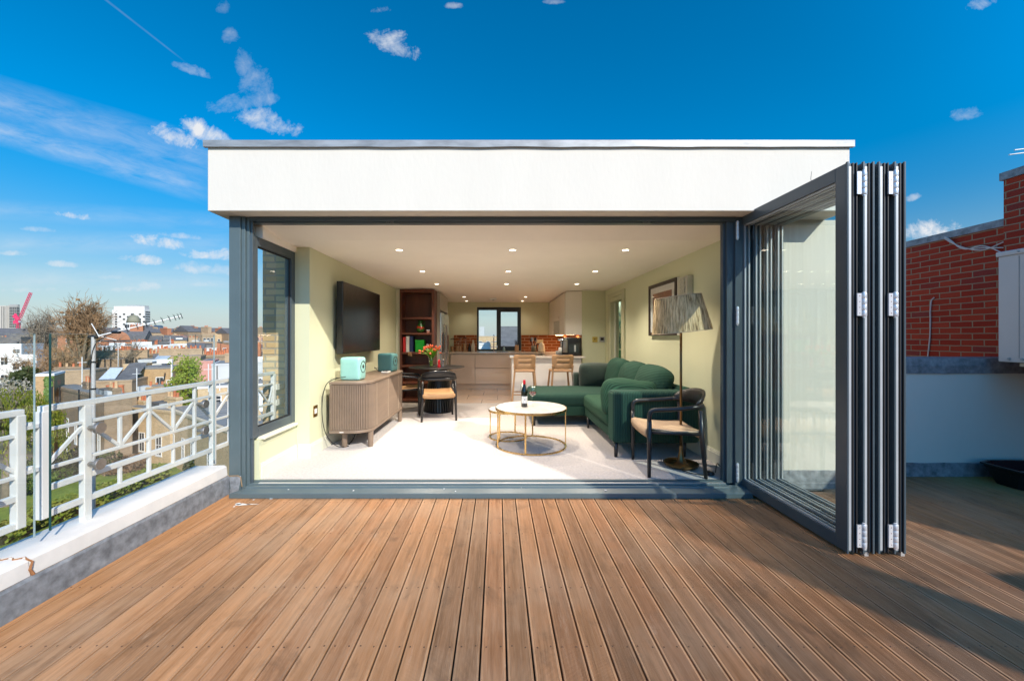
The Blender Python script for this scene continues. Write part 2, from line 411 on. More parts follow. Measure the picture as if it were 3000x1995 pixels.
carpet_m = M('grey_cream_carpet', (.47, .435, .415), .95, var=.16, vscale=45, bmp=.8, bscale=280, spec=.1, sheen=.2)
tile_m = None
glass = glass_mat('window_glass', (.972, .99, .982), 1.0)
glass_b = glass_mat('balustrade_glass', (.985, .995, .99), 1.0)
glass_c = glass_mat('clear_glass', (.96, .97, .97), 1.3)
glass_edge = M('green_glass_edge', (.012, .05, .05), .15)
steel = M('brushed_steel', (.36, .33, .30), .4, metal=.9, var=.1, vscale=20)
chrome = M('chrome', (.75, .75, .76), .12, metal=1., var=.03)
brass = M('brushed_brass', (.75, .50, .20), .28, metal=1., var=.08)
bronze = M('dark_bronze', (.20, .125, .055), .35, metal=.85, var=.12)
black_wood = M('black_stained_wood', (.012, .012, .014), .38, var=.2, coat=.15)
black_pl = M('black_plastic', (.012, .012, .014), .3, var=.1)
tan_leather = M('tan_leather', (.62, .36, .17), .55, var=.08, bmp=.1, bscale=90)
walnut = M('walnut_shelf_wood', (.15, .046, .024), .42, var=.3, vscale=8, vstretch=(1, 1, .12), bmp=.05)
oak_l = M('light_oak', (.42, .245, .125), .5, var=.14, vscale=7, vstretch=(1, 1, .15), bmp=.05)
gloss_beige = M('beige_gloss_laminate', (.68, .56, .46), .09, var=.015, coat=.6)
white_lam = M('white_laminate', (.80, .78, .76), .35, var=.02)
worktop_m = M('stone_worktop', (.55, .47, .40), .2, var=.1, vscale=30)
white_pl = M('white_plastic', (.78, .77, .74), .4, var=.03)
grey_pl = M('grey_plastic', (.35, .36, .36), .4, var=.05)
red_gl = M('red_gloss', (.55, .012, .02), .25, var=.05)
steel_f = M('fridge_steel', (.60, .59, .57), .22, metal=.9, var=.05, vstretch=(4, 4, .2), vscale=10)
teal_l = M('sunlit_teal_lacquer', (.25, .50, .46), .35, var=.03)  # near speaker's teal, paler: sunlight put into the colour
teal_d = M('shaded_teal_lacquer', (.10, .26, .26), .35, var=.03)  # same teal for the far speaker, shade put into the colour
lit_warm = emis('lit_lamp_lens', (1, .86, .66), 7.0)

def striped(name, c1, c2, pitch, axis, rough=.6, bmp=.5, extra=.12, sharp=.5, sheen=0., noise_s=3.):
    """narrow ribs along an object axis: reeded timber, corduroy, woven cord"""
    m, nt, b, out = new_mat(name)
    tcn = nt.nodes.new('ShaderNodeTexCoord'); s = nt.nodes.new('ShaderNodeSeparateXYZ'); L(nt, tcn.outputs['Object'], s.inputs[0])
    w = math_node(nt, 'SINE', math_node(nt, 'MULTIPLY', s.outputs[axis], 2 * PI / pitch))
    w = math_node(nt, 'MULTIPLY_ADD', w, .5, .5)
    w = math_node(nt, 'POWER', w, sharp)
    vec = coords(nt)
    nz = noise(nt, vec, noise_s, 5, .6)
    c = mixc(nt, w, c2, c1)
    c = mixc(nt, nz, mixc(nt, extra * 2, c, (0, 0, 0)), mixc(nt, extra, c, (1, 1, 1)))
    L(nt, c, b.inputs['Base Color']); b.inputs['Roughness'].default_value = rough
    b.inputs['Sheen Weight'].default_value = sheen; b.inputs['Sheen Tint'].default_value = (.4, .7, .6, 1)
    b.inputs['Specular IOR Level'].default_value = .3
    bump(nt, b, w, bmp, pitch * .35); MATS[name] = m; return m
cord_a = striped('corduroy_upright', (.014, .062, .042), (.003, .022, .016), .017, 0, .9, .6, .012, .6, .0, 4)
cord_b = striped('corduroy_level', (.015, .068, .042), (.004, .024, .016), .017, 2, .9, .6, .012, .6, .0, 4)
cord_c = striped('corduroy_seat', (.018, .078, .042), (.005, .030, .017), .017, 1, .9, .6, .012, .6, .0, 4)
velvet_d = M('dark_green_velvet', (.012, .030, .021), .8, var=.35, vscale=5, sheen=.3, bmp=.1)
cord_woven = striped('woven_paper_cord', (.66, .47, .30), (.33, .20, .11), .012, 0, .75, .5, .06, .5)
tambour = striped('tambour_slats', (.27, .20, .145), (.055, .038, .026), .019, 1, .45, .9, .06, .22)
tambour_x = striped('tambour_slats_end', (.27, .20, .145), (.055, .038, .026), .019, 0, .45, .9, .06, .22)
side_wood = M('taupe_stained_oak', (.20, .145, .105), .45, var=.12, vscale=6, vstretch=(1, .2, 1))
reeded_black = striped('reeded_black', (.02, .02, .022), (.001, .001, .001), .03, 0, .4, .8, .03, .3)

def marble():
    m, nt, b, out = new_mat('white_marble')
    v = coords(nt); n1 = noise(nt, v, 3.5, 8, .62, 2.2)
    vein = math_node(nt, 'SUBTRACT', 1.0, math_node(nt, 'MULTIPLY', math_node(nt, 'ABSOLUTE', math_node(nt, 'SUBTRACT', n1, .5)), 16), clamp=True)
    L(nt, mixc(nt, math_node(nt, 'MULTIPLY', vein, .35), (.64, .62, .59), (.34, .32, .30)), b.inputs['Base Color'])
    b.inputs['Roughness'].default_value = .18; return m
marble_m = marble()

def deck_mat():
    m, nt, b, out = new_mat('weathered_decking')
    g = nt.nodes.new('ShaderNodeNewGeometry'); isl = g.outputs['Random Per Island']
    sp3 = nt.nodes.new('ShaderNodeSeparateXYZ'); L(nt, g.outputs['Position'], sp3.inputs[0])
    off = nt.nodes.new('ShaderNodeCombineXYZ')
    L(nt, math_node(nt, 'MULTIPLY', sp3.outputs[0], 22), off.inputs[0])
    L(nt, math_node(nt, 'MULTIPLY_ADD', isl, 90, math_node(nt, 'MULTIPLY', sp3.outputs[1], 1.1)), off.inputs[1])
    L(nt, math_node(nt, 'MULTIPLY', isl, 37), off.inputs[2])
    grain = noise(nt, off.outputs[0], 1.6, 7, .65, .3)
    fine = noise(nt, off.outputs[0], 7, 5, .7)
    big = noise(nt, coords(nt, (1, 1, 1), True), 1.3, 5, .6)
    brd = ramp(nt, isl, [(0, (.40, .182, .068)), (.2, (.51, .238, .092)), (.4, (.29, .140, .058)), (.6, (.46, .20, .076)), (.8, (.54, .262, .108)), (1, (.33, .162, .074))])
    c = mixc(nt, ramp(nt, grain, [(.3, 0), (.72, 1)]), mixc(nt, .5, brd, (.05, .026, .014)), mixc(nt, .30, brd, (.54, .35, .22)))
    c = mixc(nt, math_node(nt, 'MULTIPLY', ramp(nt, fine, [(.45, 0), (.8, 1)]), .45), c, (.50, .33, .21))
    # silvered, dusty patches; cleaner orange strip by the kerb
    c = mixc(nt, math_node(nt, 'MULTIPLY', ramp(nt, big, [(.46, 0), (.68, 1)]), .42), c, (.46, .33, .22))
    grit = noise(nt, coords(nt, (1, .6, 1), True), 5.5, 6, .7, .6)
    c = mixc(nt, math_node(nt, 'MULTIPLY', ramp(nt, grit, [(.54, 0), (.74, 1)]), .55), c, (.10, .058, .034))
    scuff = noise(nt, coords(nt, (9, 1.4, 1), True), 2.6, 6, .75, .3)
    c = mixc(nt, math_node(nt, 'MULTIPLY', ramp(nt, scuff, [(.62, 0), (.78, 1)]), .6), c, (.58, .43, .31))
    edge = math_node(nt, 'MULTIPLY_ADD', sp3.outputs[0], -2.6, -5.1, clamp=True)
    c = mixc(nt, math_node(nt, 'MULTIPLY', edge, .55), c, (.42, .19, .065))
    # moss towards the far corner of the terrace
    mz = noise(nt, coords(nt, (1, .5, 1), True), 3.2, 5, .65)
    mx_ = math_node(nt, 'MULTIPLY_ADD', sp3.outputs[0], .85, -3.2, clamp=True)
    my_ = math_node(nt, 'MULTIPLY_ADD', sp3.outputs[1], 1.3, -3.6, clamp=True)
    mo = math_node(nt, 'MULTIPLY', math_node(nt, 'MULTIPLY', mx_, my_), ramp(nt, mz, [(.3, 0), (.5, 1)]))
    c = mixc(nt, math_node(nt, 'MULTIPLY', mo, .9), c, (.115, .14, .012))
    L(nt, c, b.inputs['Base Color'])
    L(nt, math_node(nt, 'MULTIPLY_ADD', grain, .3, .42), b.inputs['Roughness']); b.inputs['Specular IOR Level'].default_value = .35
    bump(nt, b, math_node(nt, 'ADD', grain, fine), .35, .003); return m
deck_m = deck_mat()
screw_m = M('screw_head', (.10, .055, .035), .5, metal=.4)

stock_y = brick_mat('yellow_stock_brick', (.60, .38, .17), (.74, .53, .30), (.42, .34, .24), bmp=.6, stain=.35, dark=(.22, .17, .12))
stock_b = brick_mat('brown_stock_brick', (.36, .235, .13), (.50, .345, .205), (.40, .32, .23), stain=.4)
stock_o = brick_mat('golden_stock_brick', (.44, .25, .10), (.55, .34, .16), (.40, .31, .20), stain=.3)
stock_d = brick_mat('dark_stock_brick', (.25, .17, .10), (.36, .25, .155), (.25, .20, .15), stain=.4)  # stock brick in a darker brown tone
red_b = brick_mat('red_facing_brick', (.31, .026, .014), (.42, .055, .026), (.34, .235, .155), bw=.21, bh=.068, ms=.006, stain=.12, bmp=.7, dark=(.17, .055, .055))
red_far = brick_mat('red_brick_far', (.36, .12, .06), (.46, .18, .09), (.36, .22, .14), stain=.3)
slip = brick_mat('brick_slip_splashback', (.22, .055, .018), (.33, .095, .03), (.40, .22, .12), bw=.24, bh=.078, ms=.012, stain=.15, bmp=.5, dark=(.10, .035, .016))
# ================================================================== the roof terrace and the penthouse
DZ = -.08
def struct(name, mb, m, **k):
    o = mb.build(name, m, **k); o['kind'] = 'structure'; return o

# ---- deck boards with reeded tops
mb = MB(); P = .1083; X0 = .690 - P * 28
def board(x0, x1, y0, y1):
    w = x1 - x0; n = 18; prof = [(0, -.022), (0, -.0015), (.0015, 0), (.009, 0)]
    g = (w - .018) / n
    for i in range(n):
        a = .009 + g * i
        prof += [(a + g * .22, -.0018), (a + g * .5, -.0018), (a + g * .72, 0), (a + g, 0)]
    prof += [(w - .0015, 0), (w, -.0015), (w, -.022)]
    k = len(prof)
    vs = [(x0 + a, y0, DZ + z) for a, z in prof] + [(x0 + a, y1, DZ + z) for a, z in prof]
    mb.add(vs, [(i + 1, i, k + i, k + i + 1) for i in range(k - 1)] + [tuple(range(k)), tuple(range(2 * k - 1, k - 1, -1))])
i = 0
x = X0
while x < 7.2:
    x1 = x + P - .0078
    if x1 > -2.34:
        yend = 3.335 if x < 2.80 else 3.72
        yb = -3.0
        board(max(x, -2.36), x1, yb, yend)
    x += P
mb.mi = 1
x = X0
while x < 5:
    for yj in (-.6, .32, 1.235, 1.665, 2.06, 2.63, 3.12):
        for q in (.02, P - .0078 - .02):
            xs = x + q + rnd.uniform(-.002, .002); ys = yj + rnd.uniform(-.006, .006)
            if abs(xs) < 5: mb.lathe([(.0042, 0), (.0034, .0012), (.0001, .0012)], (xs, ys, DZ - .0008), 8)
    x += P
struct('deck', mb, [deck_m, screw_m])
mb = MB().box(-2.36, 7.3, -3.1, 3.25, -.16, -.125).box(2.83, 7.3, 3.25, 3.72, -.16, -.125)
struct('deck_substrate', mb, M('dark_deck_void', (.02, .017, .014), .9))
# dried white splash by the door sill
mb = MB()
for (cx, cy, a, b, t) in ((-2.02, 3.08, .055, .016, .3), (-2.06, 3.09, .025, .02, 0), (-1.95, 3.085, .05, .006, .1), (-2.06, 3.04, .008, .008, 0), (-1.99, 3.17, .008, .007, 0), (-1.86, 3.19, .012, .008, 0)):
    pts = [(cx + a * math.cos(q) * (1 + .3 * math.sin(5 * q + t)), cy + b * math.sin(q) * (1 + .35 * math.cos(3 * q)), DZ + .002) for q in [2 * PI * k / 14 for k in range(14)]]
    mb.add(pts, [tuple(range(14))])
tag(mb.build('bird_dropping', white_pl), 'white splash dried on the deck boards near the corner post', 'splash', kind='stuff')

# ---- the penthouse itself
FY = 3.171
pent = thing('penthouse', (0, 4, 0), 'flat roofed white rendered penthouse with an open folding door front', 'building')
def part(name, mb, m, parent=None, **k): return mb.build(name, m, parent or pent, **k)
# lower storeys
part('lower_storeys', MB().box(-2.56, 7.6, -3.3, 11.0, -13, -.17), stock_b)
# fascia: outer skin in render, soffit underneath
fx0, fx1, fz0, fz1 = -2.367, 2.873, 2.2746, 2.80
mb = MB().box(fx0, fx1, FY, 10.7, fz0, fz1)
part('fascia', mb, render_w, bevel=.006)
MB().tube([(UX(1869, FY), FY - .0004, UZ(395, FY)), (UX(1867, FY), FY - .0004, UZ(412, FY)), (UX(1869.5, FY), FY - .0004, UZ(428, FY)), (UX(1868, FY), FY - .0004, UZ(443, FY))], [.0012, .0018, .0012, .0006], 5).build('crack', M('render_crack', (.12, .11, .10), .9), pent)
mb = MB()
for k in range(40):   # hand-dressed metal edge, slightly wavy
    a = fx0 - .022 + (fx1 - fx0 + .044) * k / 40; b = fx0 - .022 + (fx1 - fx0 + .044) * (k + 1) / 40
    d = lambda t: .006 * mnoise.noise(Vector((t * 3, 0, 0)))
    za, zb = fz1 - .012 + d(a), fz1 - .012 + d(b)
    vs = [(a, FY - .022, za), (b, FY - .022, zb), (b, FY - .022, 2.842), (a, FY - .022, 2.842), (a, FY + .1, 2.842), (b, FY + .1, 2.842), (b, FY + .002, zb), (a, FY + .002, za), (a, FY + .1, 2.802), (b, FY + .1, 2.802)]
    mb.add(vs, [(0, 1, 2, 3), (3, 2, 5, 4), (1, 0, 7, 6), (5, 9, 8, 4)])
mb.box(fx0 - .022, fx0 + .08, FY + .1, 10.72, fz1 - .012 + .014, 2.842).box(fx1 - .08, fx1 + .022, FY + .1, 10.72, fz1 + .002, 2.842)
part('coping', mb, lead_l)
# outer wall to the right of the door with its lead upstand
part('front_wall', MB().box(2.10, 3.25, 3.42, 3.56, -.10, 2.2746), render_w)
part('side_wall', MB().box(2.66, 2.798, 3.56, 10.6, -.10, 2.2746), render_w)
mb = MB()
n = 24
vs = []; fs = []
for k in range(n + 1):
    xx = 2.09 + (3.26 - 2.09) * k / n
    vs += [(xx, 3.395 + .004 * mnoise.noise(Vector((xx * 5, 1, 0))), -.079), (xx, 3.41 + .003 * mnoise.noise(Vector((xx * 7, 3, 0))), .075 + .004 * mnoise.noise(Vector((xx * 6, 2, 0)))), (xx, 3.419, .078)]
for k in range(n):
    for j in range(2): fs.append((k * 3 + j, k * 3 + 3 + j, k * 3 + 4 + j, k * 3 + 1 + j))
mb.add(vs, fs); part('flashing', mb, lead)

# corner post and door frame
PY = 3.30
mb = MB().box(-2.282, -2.185, PY, 3.44, -.075, fz0).box(-2.185, -2.152, PY + .012, 3.42, -.075, fz0).box(-2.152, -2.126, PY + .028, 3.40, -.03, fz0)
part('corner_post', mb, ppc_l, bevel=.004)
HEAD = 2.232
part('door_jamb', MB().box(-2.126, -2.106, PY + .04, 3.36, -.02, HEAD + .03), ppc, bevel=.002)
part('door_jamb', MB().box(1.975, 2.036, PY + .05, 3.43, -.01, HEAD + .03).box(1.955, 1.975, PY + .075, 3.415, -.01, HEAD).box(2.036, 2.098, PY + .03, 3.43, -.07, fz0), ppc, bevel=.002)
mb = MB().box(-2.126, 2.036, PY + .02, 3.36, HEAD + .018, fz0 - .001).box(-2.126, 2.036, 3.36, 3.43, HEAD, fz0 - .001).box(-2.126, 2.036, PY + .028, PY + .05, HEAD + .008, HEAD + .02)
part('door_head', mb, ppc, bevel=.002)
for xx in (UX(898, 3.36), UX(1489, 3.36)):
    part('guide_plate', MB().box(xx - .035, xx + .035, PY + .06, PY + .09, HEAD + .002, HEAD + .017), white_pl)
mb = MB()
prof = [(3.195, -.078), (3.195, -.042), (3.20, -.038), (3.275, -.024), (3.279, -.012), (3.297, -.012), (3.30, -.020), (3.322, -.020), (3.325, -.006), (3.352, -.006), (3.354, -.014), (3.372, -.014), (3.374, .001), (3.412, .001), (3.412, -.078)]
def extr(mbq, prof, x0, x1):
    k = len(prof); mbq.add([(x0, a, b) for a, b in prof] + [(x1, a, b) for a, b in prof], [(i, i + 1, k + i + 1, k + i) for i in range(k - 1)] + [tuple(range(k - 1, -1, -1)), tuple(range(k, 2 * k))])
extr(mb, prof, -2.126, 1.955)
vs = [(-2.20, 3.195), (-2.085, 3.195), (-2.085, 3.30), (-2.155, 3.30)]
mb.prism([(-2.21, 3.196), (-2.1261, 3.196), (-2.1261, 3.298), (-2.155, 3.298)], -.078, -.040)
extr(mb, [(3.196, -.078), (3.196, -.042), (3.20, -.038), (3.275, -.024), (3.33, -.020), (3.33, -.078)], 1.9551, 2.10)
sill = part('door_sill', mb, ppc_l)
mb = MB()
extr(mb, [(3.3255, -.0078), (3.3255, -.0025), (3.351, -.0025), (3.351, -.0078)], -2.05, 1.95)
mb.build('running_track', alu, sill)
for (xx, yy, sz) in ((.9, 3.24, .01), (-1.2, 3.235, .008), (-.45, 3.26, .007), (-.35, 3.225, .006), (.2, 3.28, .006), (-1.75, 3.25, .007)):  # small white bumps standing in for glints of light on the sill
    MB().lathe([(sz, 0), (sz * .6, .002), (.0001, .0022)], (xx, yy, -.036 + (yy - 3.2) * .19), 7).build('painted_glint', white_pl, sill)

# ---- left window in the side wall
WX0, WX1 = -2.17, -2.085
GX = -2.13
part('wall_below_window', MB().box(WX0, WX1, 3.40, 4.03, -.05, .345), green_wall)
part('wall_above_window', MB().box(WX0, WX1, 3.45, 4.03, 2.125, 2.27), cream_ceil)
part('window_ledge', MB().box(WX0 + .02, WX1 + .035, 3.42, 4.0, .345, .372), cream_trim, bevel=.006)
wf = MB()
for y0, y1, z0, z1 in ((3.33, 3.405, .372, 2.125), (3.955, 4.03, .372, 2.125), (3.405, 3.955, .372, .455), (3.405, 3.955, 2.045, 2.125)):
    wf.box(GX - .035, GX + .03, y0, y1, z0, z1)
wfo = part('window_frame', wf, ppc, bevel=.004)
MB().box(GX - .012, GX + .006, 3.405, 3.955, .455, 2.045).build('pane', glass, wfo)
mb = MB()
for y0, y1, z0, z1 in ((3.94, 3.955, .455, 2.045), (3.42, 3.94, .455, .468), (3.42, 3.94, 2.032, 2.045)):
    mb.box(GX + .007, GX + .016, y0, y1, z0, z1)
mb.build('gasket', black_rub, wfo)

# ---- room shell
CZ = 2.18
LX, RX, BY = -1.95, 2.15, 10.3
part('wall', MB().box(WX0 - .02, LX, 4.03, BY + .15, -.05, fz0 - .002), green_wall, None)
part('wall', MB().box(RX, RX + .12, 3.44, 6.62, -.05, fz0 - .002).box(RX, RX + .12, 6.62, 7.42, 1.985, fz0 - .002).box(RX, RX + .12, 7.42, 7.78, -.05, fz0 - .002), green_wall)
part('wall', MB().box(1.68, RX - .002, 7.75, 7.87, -.05, fz0 - .002).box(1.68, 1.80, 7.87, BY, -.05, fz0 - .002), green_wall)
wx0, wx1, wz0, wz1 = -.55, .62, .895, 2.055
part('wall', MB().box(LX, wx0, BY, BY + .18, -.05, fz0 - .002).box(wx1, 1.80, BY, BY + .18, -.05, fz0 - .002).box(wx0, wx1, BY, BY + .18, -.05, wz0).box(wx0, wx1, BY, BY + .18, wz1, fz0 - .002), green_wall)
mb = MB().box(-2.10, 2.66, 3.75, 10.46, CZ, CZ + .05)
mb.add([(-2.10, 3.428, 2.238), (2.2, 3.428, 2.238), (2.2, 3.75, CZ), (-2.10, 3.75, CZ), (-2.10, 3.428, 2.268), (2.2, 3.428, 2.268), (2.2, 3.75, CZ + .05), (-2.10, 3.75, CZ + .05)], [(0, 1, 2, 3), (7, 6, 5, 4), (1, 0, 4, 5)])
struct('ceiling', mb, cream_ceil)
def skirt(mbq, p0, p1, nrm, h=.14):
    for a, b, z0, z1 in ((0, .016, 0, h - .03), (0, .010, h - .03, h - .012), (0, .005, h - .012, h)):
        n3 = Vector(nrm); p0v, p1v = Vector(p0), Vector(p1)
        x0, x1 = sorted((p0v.x + n3.x * 0, p1v.x + n3.x * b)); y0, y1 = sorted((p0v.y, p1v.y + n3.y * b))
        mbq.box(x0, x1, y0, y1, z0, z1)
mb = MB()
skirt(mb, (LX, 4.04, 0), (LX, 7.38, 0), (1, 0, 0)); skirt(mb, (WX1, 3.42, 0), (WX1, 4.026, 0), (1, 0, 0))
skirt(mb, (WX1 + .02, 4.03, 0), (LX + .016, 4.03, 0), (0, -1, 0))
part('skirting', mb, cream_trim)
mb = MB(); skirt(mb, (RX, 3.44, 0), (RX, 6.54, 0), (-1, 0, 0)); skirt(mb, (1.69, 7.75, 0), (RX - .02, 7.75, 0), (0, -1, 0)); part('skirting', mb, cream_trim)
struct('carpet', MB().box(-2.09, 2.15, 3.413, 7.40, -.06, 0), carpet_m)
# glossy floor tiles in the kitchen
m, nt, b, out = new_mat('beige_floor_tile')
bt = N(nt, 'ShaderNodeTexBrick'); L(nt, coords(nt, (1, 1, 1), True), bt.inputs[0]); bt.offset = .5
bt.inputs['Scale'].default_value = 1; bt.inputs['Brick Width'].default_value = .62; bt.inputs['Row Height'].default_value = .60; bt.inputs['Mortar Size'].default_value = .006
bt.inputs['Color1'].default_value = (.60, .46, .35, 1); bt.inputs['Color2'].default_value = (.64, .50, .39, 1); bt.inputs['Mortar'].default_value = (.24, .17, .12, 1)
L(nt, bt.outputs[0], b.inputs['Base Color']); b.inputs['Roughness'].default_value = .12
struct('kitchen_floor', MB().box(-1.95, 1.70, 7.40, BY, -.06, .004), m)
# hall beyond the doorway
hallg = M('hall_green_wall', (.10, .30, .14), .6, var=.04)
m, nt, b, out = new_mat('floral_wallpaper')
vv = coords(nt, (1, 1, 1), True); vo = N(nt, 'ShaderNodeTexVoronoi'); vo.inputs['Scale'].default_value = 7; L(nt, vv, vo.inputs['Vector'])
L(nt, mixc(nt, ramp(nt, noise(nt, vv, 9, 4), [(.42, 0), (.52, 1)]), (.012, .05, .055), mixc(nt, vo.outputs[0], (.55, .38, .28), (.06, .22, .16))), b.inputs['Base Color']); b.inputs['Roughness'].default_value = .7
part('hall_wall', MB().box(2.60, 2.655, 6.3, 9.6, -.05, 2.17).box(2.27, 2.60, 9.5, 9.6, -.05, 2.17).box(2.27, 2.60, 6.3, 6.4, -.05, 2.17), hallg)
part('wallpaper', MB().box(2.594, 2.5995, 6.4, 8.35, 1.02, 2.12), m)
part('dado_rail', MB().box(2.575, 2.5995, 6.4, 9.5, .98, 1.015), cream_trim)
struct('hall_floor', MB().box(2.15, 2.66, 6.3, 9.6, -.06, -.001), carpet_m)
mb = MB().box(RX - .02, RX + .14, 7.345, 7.42, 0, 1.985).box(RX - .02, RX + .14, 6.62, 6.695, 0, 1.985).box(RX - .02, RX + .14, 6.695, 7.345, 1.91, 1.985)
mb.box(RX - .028, RX - .0005, 7.35, 7.50, 0, 2.07).box(RX - .028, RX - .0005, 6.54, 6.69, 0, 2.07).box(RX - .028, RX - .0005, 6.69, 7.35, 1.99, 2.07)
part('door_frame', mb, M('pale_sage_woodwork', (.50, .50, .33), .5, var=.02), bevel=.004)
part('door_edge_strip', MB().box(RX + .05, RX + .085, 7.325, 7.343, 0, 1.90), cream_trim)

# ---- kitchen window, two lights
KY = BY + .05
mb = MB()
for x0, x1, z0, z1 in ((wx0, wx0 + .045, wz0, wz1), (wx1 - .045, wx1, wz0, wz1), (wx0 + .045, wx1 - .045, wz1 - .075, wz1), (wx0 + .045, wx1 - .045, wz0, wz0 + .045), (-.03, .04, wz0 + .045, wz1 - .075)):
    mb.box(x0, x1, KY, KY + .07, z0, z1)
kwf = part('window_frame', mb, M('black_window_frame', (.018, .023, .028), .35), bevel=.003)
mb = MB()
for x0, x1, z0, z1 in ((.04, .085, wz0 + .045, wz1 - .075), (wx1 - .095, wx1 - .045, wz0 + .045, wz1 - .075), (.085, wx1 - .095, wz1 - .125, wz1 - .075), (.085, wx1 - .095, wz0 + .045, wz0 + .115)):
    mb.box(x0, x1, KY - .018, KY + .05, z0, z1)
so_ = mb.build('sash', MATS['black_window_frame'], kwf, bevel=.003)
MB().box(.085, wx1 - .095, KY + .02, KY + .03, wz0 + .115, wz1 - .125).build('pane', glass, kwf)
MB().box(wx0 + .045, -.03, KY + .03, KY + .04, wz0 + .045, wz1 - .075).build('pane', glass, kwf)
MB().box(.052, .07, KY - .03, KY - .018, 1.40, 1.46).box(.054, .068, KY - .05, KY - .03, 1.34, 1.45).build('handle', black_pl, kwf)
for bxs in ((-1.16, wx0 - .004, BY - .02, BY - .001, .885, 1.315), (wx1 + .004, 1.66, BY - .02, BY - .001, .885, 1.315), (1.66, 1.679, 7.76, BY - .021, .885, 1.31)): part('splashback', MB().box(*bxs), slip)

# ---- white parapet kerb along the left edge
kerb = thing('parapet_kerb', (-2.44, 0, -.08), 'low white painted parapet kerb with grey lead skirt beside the deck', 'parapet')
mb = MB()
for y0, y1, dz in ((-3.2, 1.903, -.004), (1.909, 3.295, 0)):
    prof = [(-2.58, -.17), (-2.58, .145 + dz), (-2.565, .155 + dz), (-2.318, .162 + dz), (-2.298, .15 + dz), (-2.289, .075), (-2.285, -.17)]
    k = len(prof); ns = 40
    vs = []; fs = []
    for s_ in range(ns + 1):
        yy_ = y0 + (y1 - y0) * s_ / ns
        for a, b in prof:
            w_ = .004 * mnoise.noise(Vector((a * 4, yy_ * 3, b * 4)))
            vs.append((a + w_, yy_, b + w_))
    for s_ in range(ns):
        for j in range(k): fs.append((s_ * k + j, s_ * k + (j + 1) % k, (s_ + 1) * k + (j + 1) % k, (s_ + 1) * k + j))
    fs += [tuple(range(k - 1, -1, -1)), tuple(ns * k + j for j in range(k))]
    mb.add(vs, fs)
mb.build('kerb_body', masonry_w, kerb, autosmooth=40)
rust = M('rust_stain_filler', (.30, .13, .05), .9, var=.3, vscale=30)
mb = MB(); pts = []
for k in range(16):
    t = k / 15; pts.append((-2.31 - .27 * t, 1.905 + .012 * math.sin(k * 1.7), .1605 - .008 * t))
mb.tube(pts, [.0035 * (1 - .6 * k / 15) for k in range(16)], 5)
mb.tube([(-2.312, 1.905, .16), (-2.292, 1.915, .14), (-2.286, 1.90, .11), (-2.284, 1.912, .078)], [.004, .005, .006, .008], 5)
mb.build('crack', rust, kerb)
mb = MB(); ns = 60; vs = []; fs = []
for s_ in range(ns + 1):
    yy_ = -3.2 + (3.295 + 3.2) * s_ / ns; q = mnoise.noise(Vector((0, yy_ * 4, 0))) * .004
    vs += [(-2.272 + q, yy_, -.085), (-2.274 + q * .5, yy_, .06), (-2.280, yy_, .074 + q), (-2.287, yy_, .076 + q)]
for s_ in range(ns):
    for j in range(3): fs.append((s_ * 4 + j, s_ * 4 + 1 + j, s_ * 4 + 5 + j, s_ * 4 + 4 + j))
mb.add(vs, fs)
mb.add([(-2.272, 3.292, -.085), (-2.20, 3.292, -.085), (-2.175, 3.297, .07), (-2.276, 3.294, .068), (-2.26, 3.288, -.03), (-2.19, 3.29, -.03)], [(0, 1, 5, 4), (4, 5, 2, 3)])
mb.build('lead_skirt', lead, kerb)
mb = MB()
vs = []; fs = []
for s_ in range(81):
    yy_ = -1.0 + 4.29 * s_ / 80; q = .0025 * mnoise.noise(Vector((7, yy_ * 9, 0)))
    vs += [(-2.2835, yy_, .0735 + q), (-2.2835, yy_, .0775 + q * 2)]
for s_ in range(80): fs.append((2 * s_, 2 * s_ + 2, 2 * s_ + 3, 2 * s_ + 1))
mb.add(vs, fs); mb.tube([(-2.275, 3.289, .072), (-2.2, 3.291, .075), (-2.178, 3.293, .06), (-2.168, 3.296, -.02)], .004, 5)
mb.build('sealant_line', M('brown_sealant', (.30, .20, .11), .7), kerb)

# ---- white steel railing
RXL = -2.45
def railing(name, y0, y1, uprights, posts, label, zig, ends):
    t = thing(name, (RXL, (y0 + y1) / 2, .15), label, 'railing', 'white steel railing sections')
    for nm, z, w, h in (('top_rail', .858, .036, .032), ('rail', .742, .02, .02), ('rail', .532, .02, .02), ('lower_rail', .425, .03, .032), ('lower_rail', .285, .03, .034)):
        MB().bar((RXL, y0, z), (RXL, y1, z), w, h).build(nm, white_paint, t, bevel=.003)
    for yy_, full in uprights:
        if full: MB().bar((RXL, yy_, .30), (RXL, yy_, .84), .021, .021, (0, 1, 0)).build('upright', white_paint, t, bevel=.003)
        else:
            MB().bar((RXL, yy_, .542), (RXL, yy_, .732), .019, .019, (0, 1, 0)).build('upright', white_paint, t, bevel=.003)
            MB().bar((RXL, yy_, .30), (RXL, yy_, .41), .019, .019, (0, 1, 0)).build('upright', white_paint, t, bevel=.003)
    for yy_ in posts: MB().bar((RXL, yy_, .15), (RXL, yy_, .845), .037, .044, (0, 1, 0)).build('post', white_paint, t, bevel=.004)
    for yy_ in ends: MB().bar((RXL, yy_, .268), (RXL, yy_, .845), .042, .04, (0, 1, 0)).build('end_stile', white_paint, t, bevel=.004)
    for (ya, up), (yb, ub) in zip(zig[:-1], zig[1:]):
        MB().bar((RXL, ya, .735 if up else .54), (RXL, yb, .735 if ub else .54), .015, .017).build('brace', white_paint, t)
    return t
ys = [2.10, 2.31, 2.52, 2.73, 2.935, 3.14, 3.34, 3.545, 3.75, 3.955, 4.16]
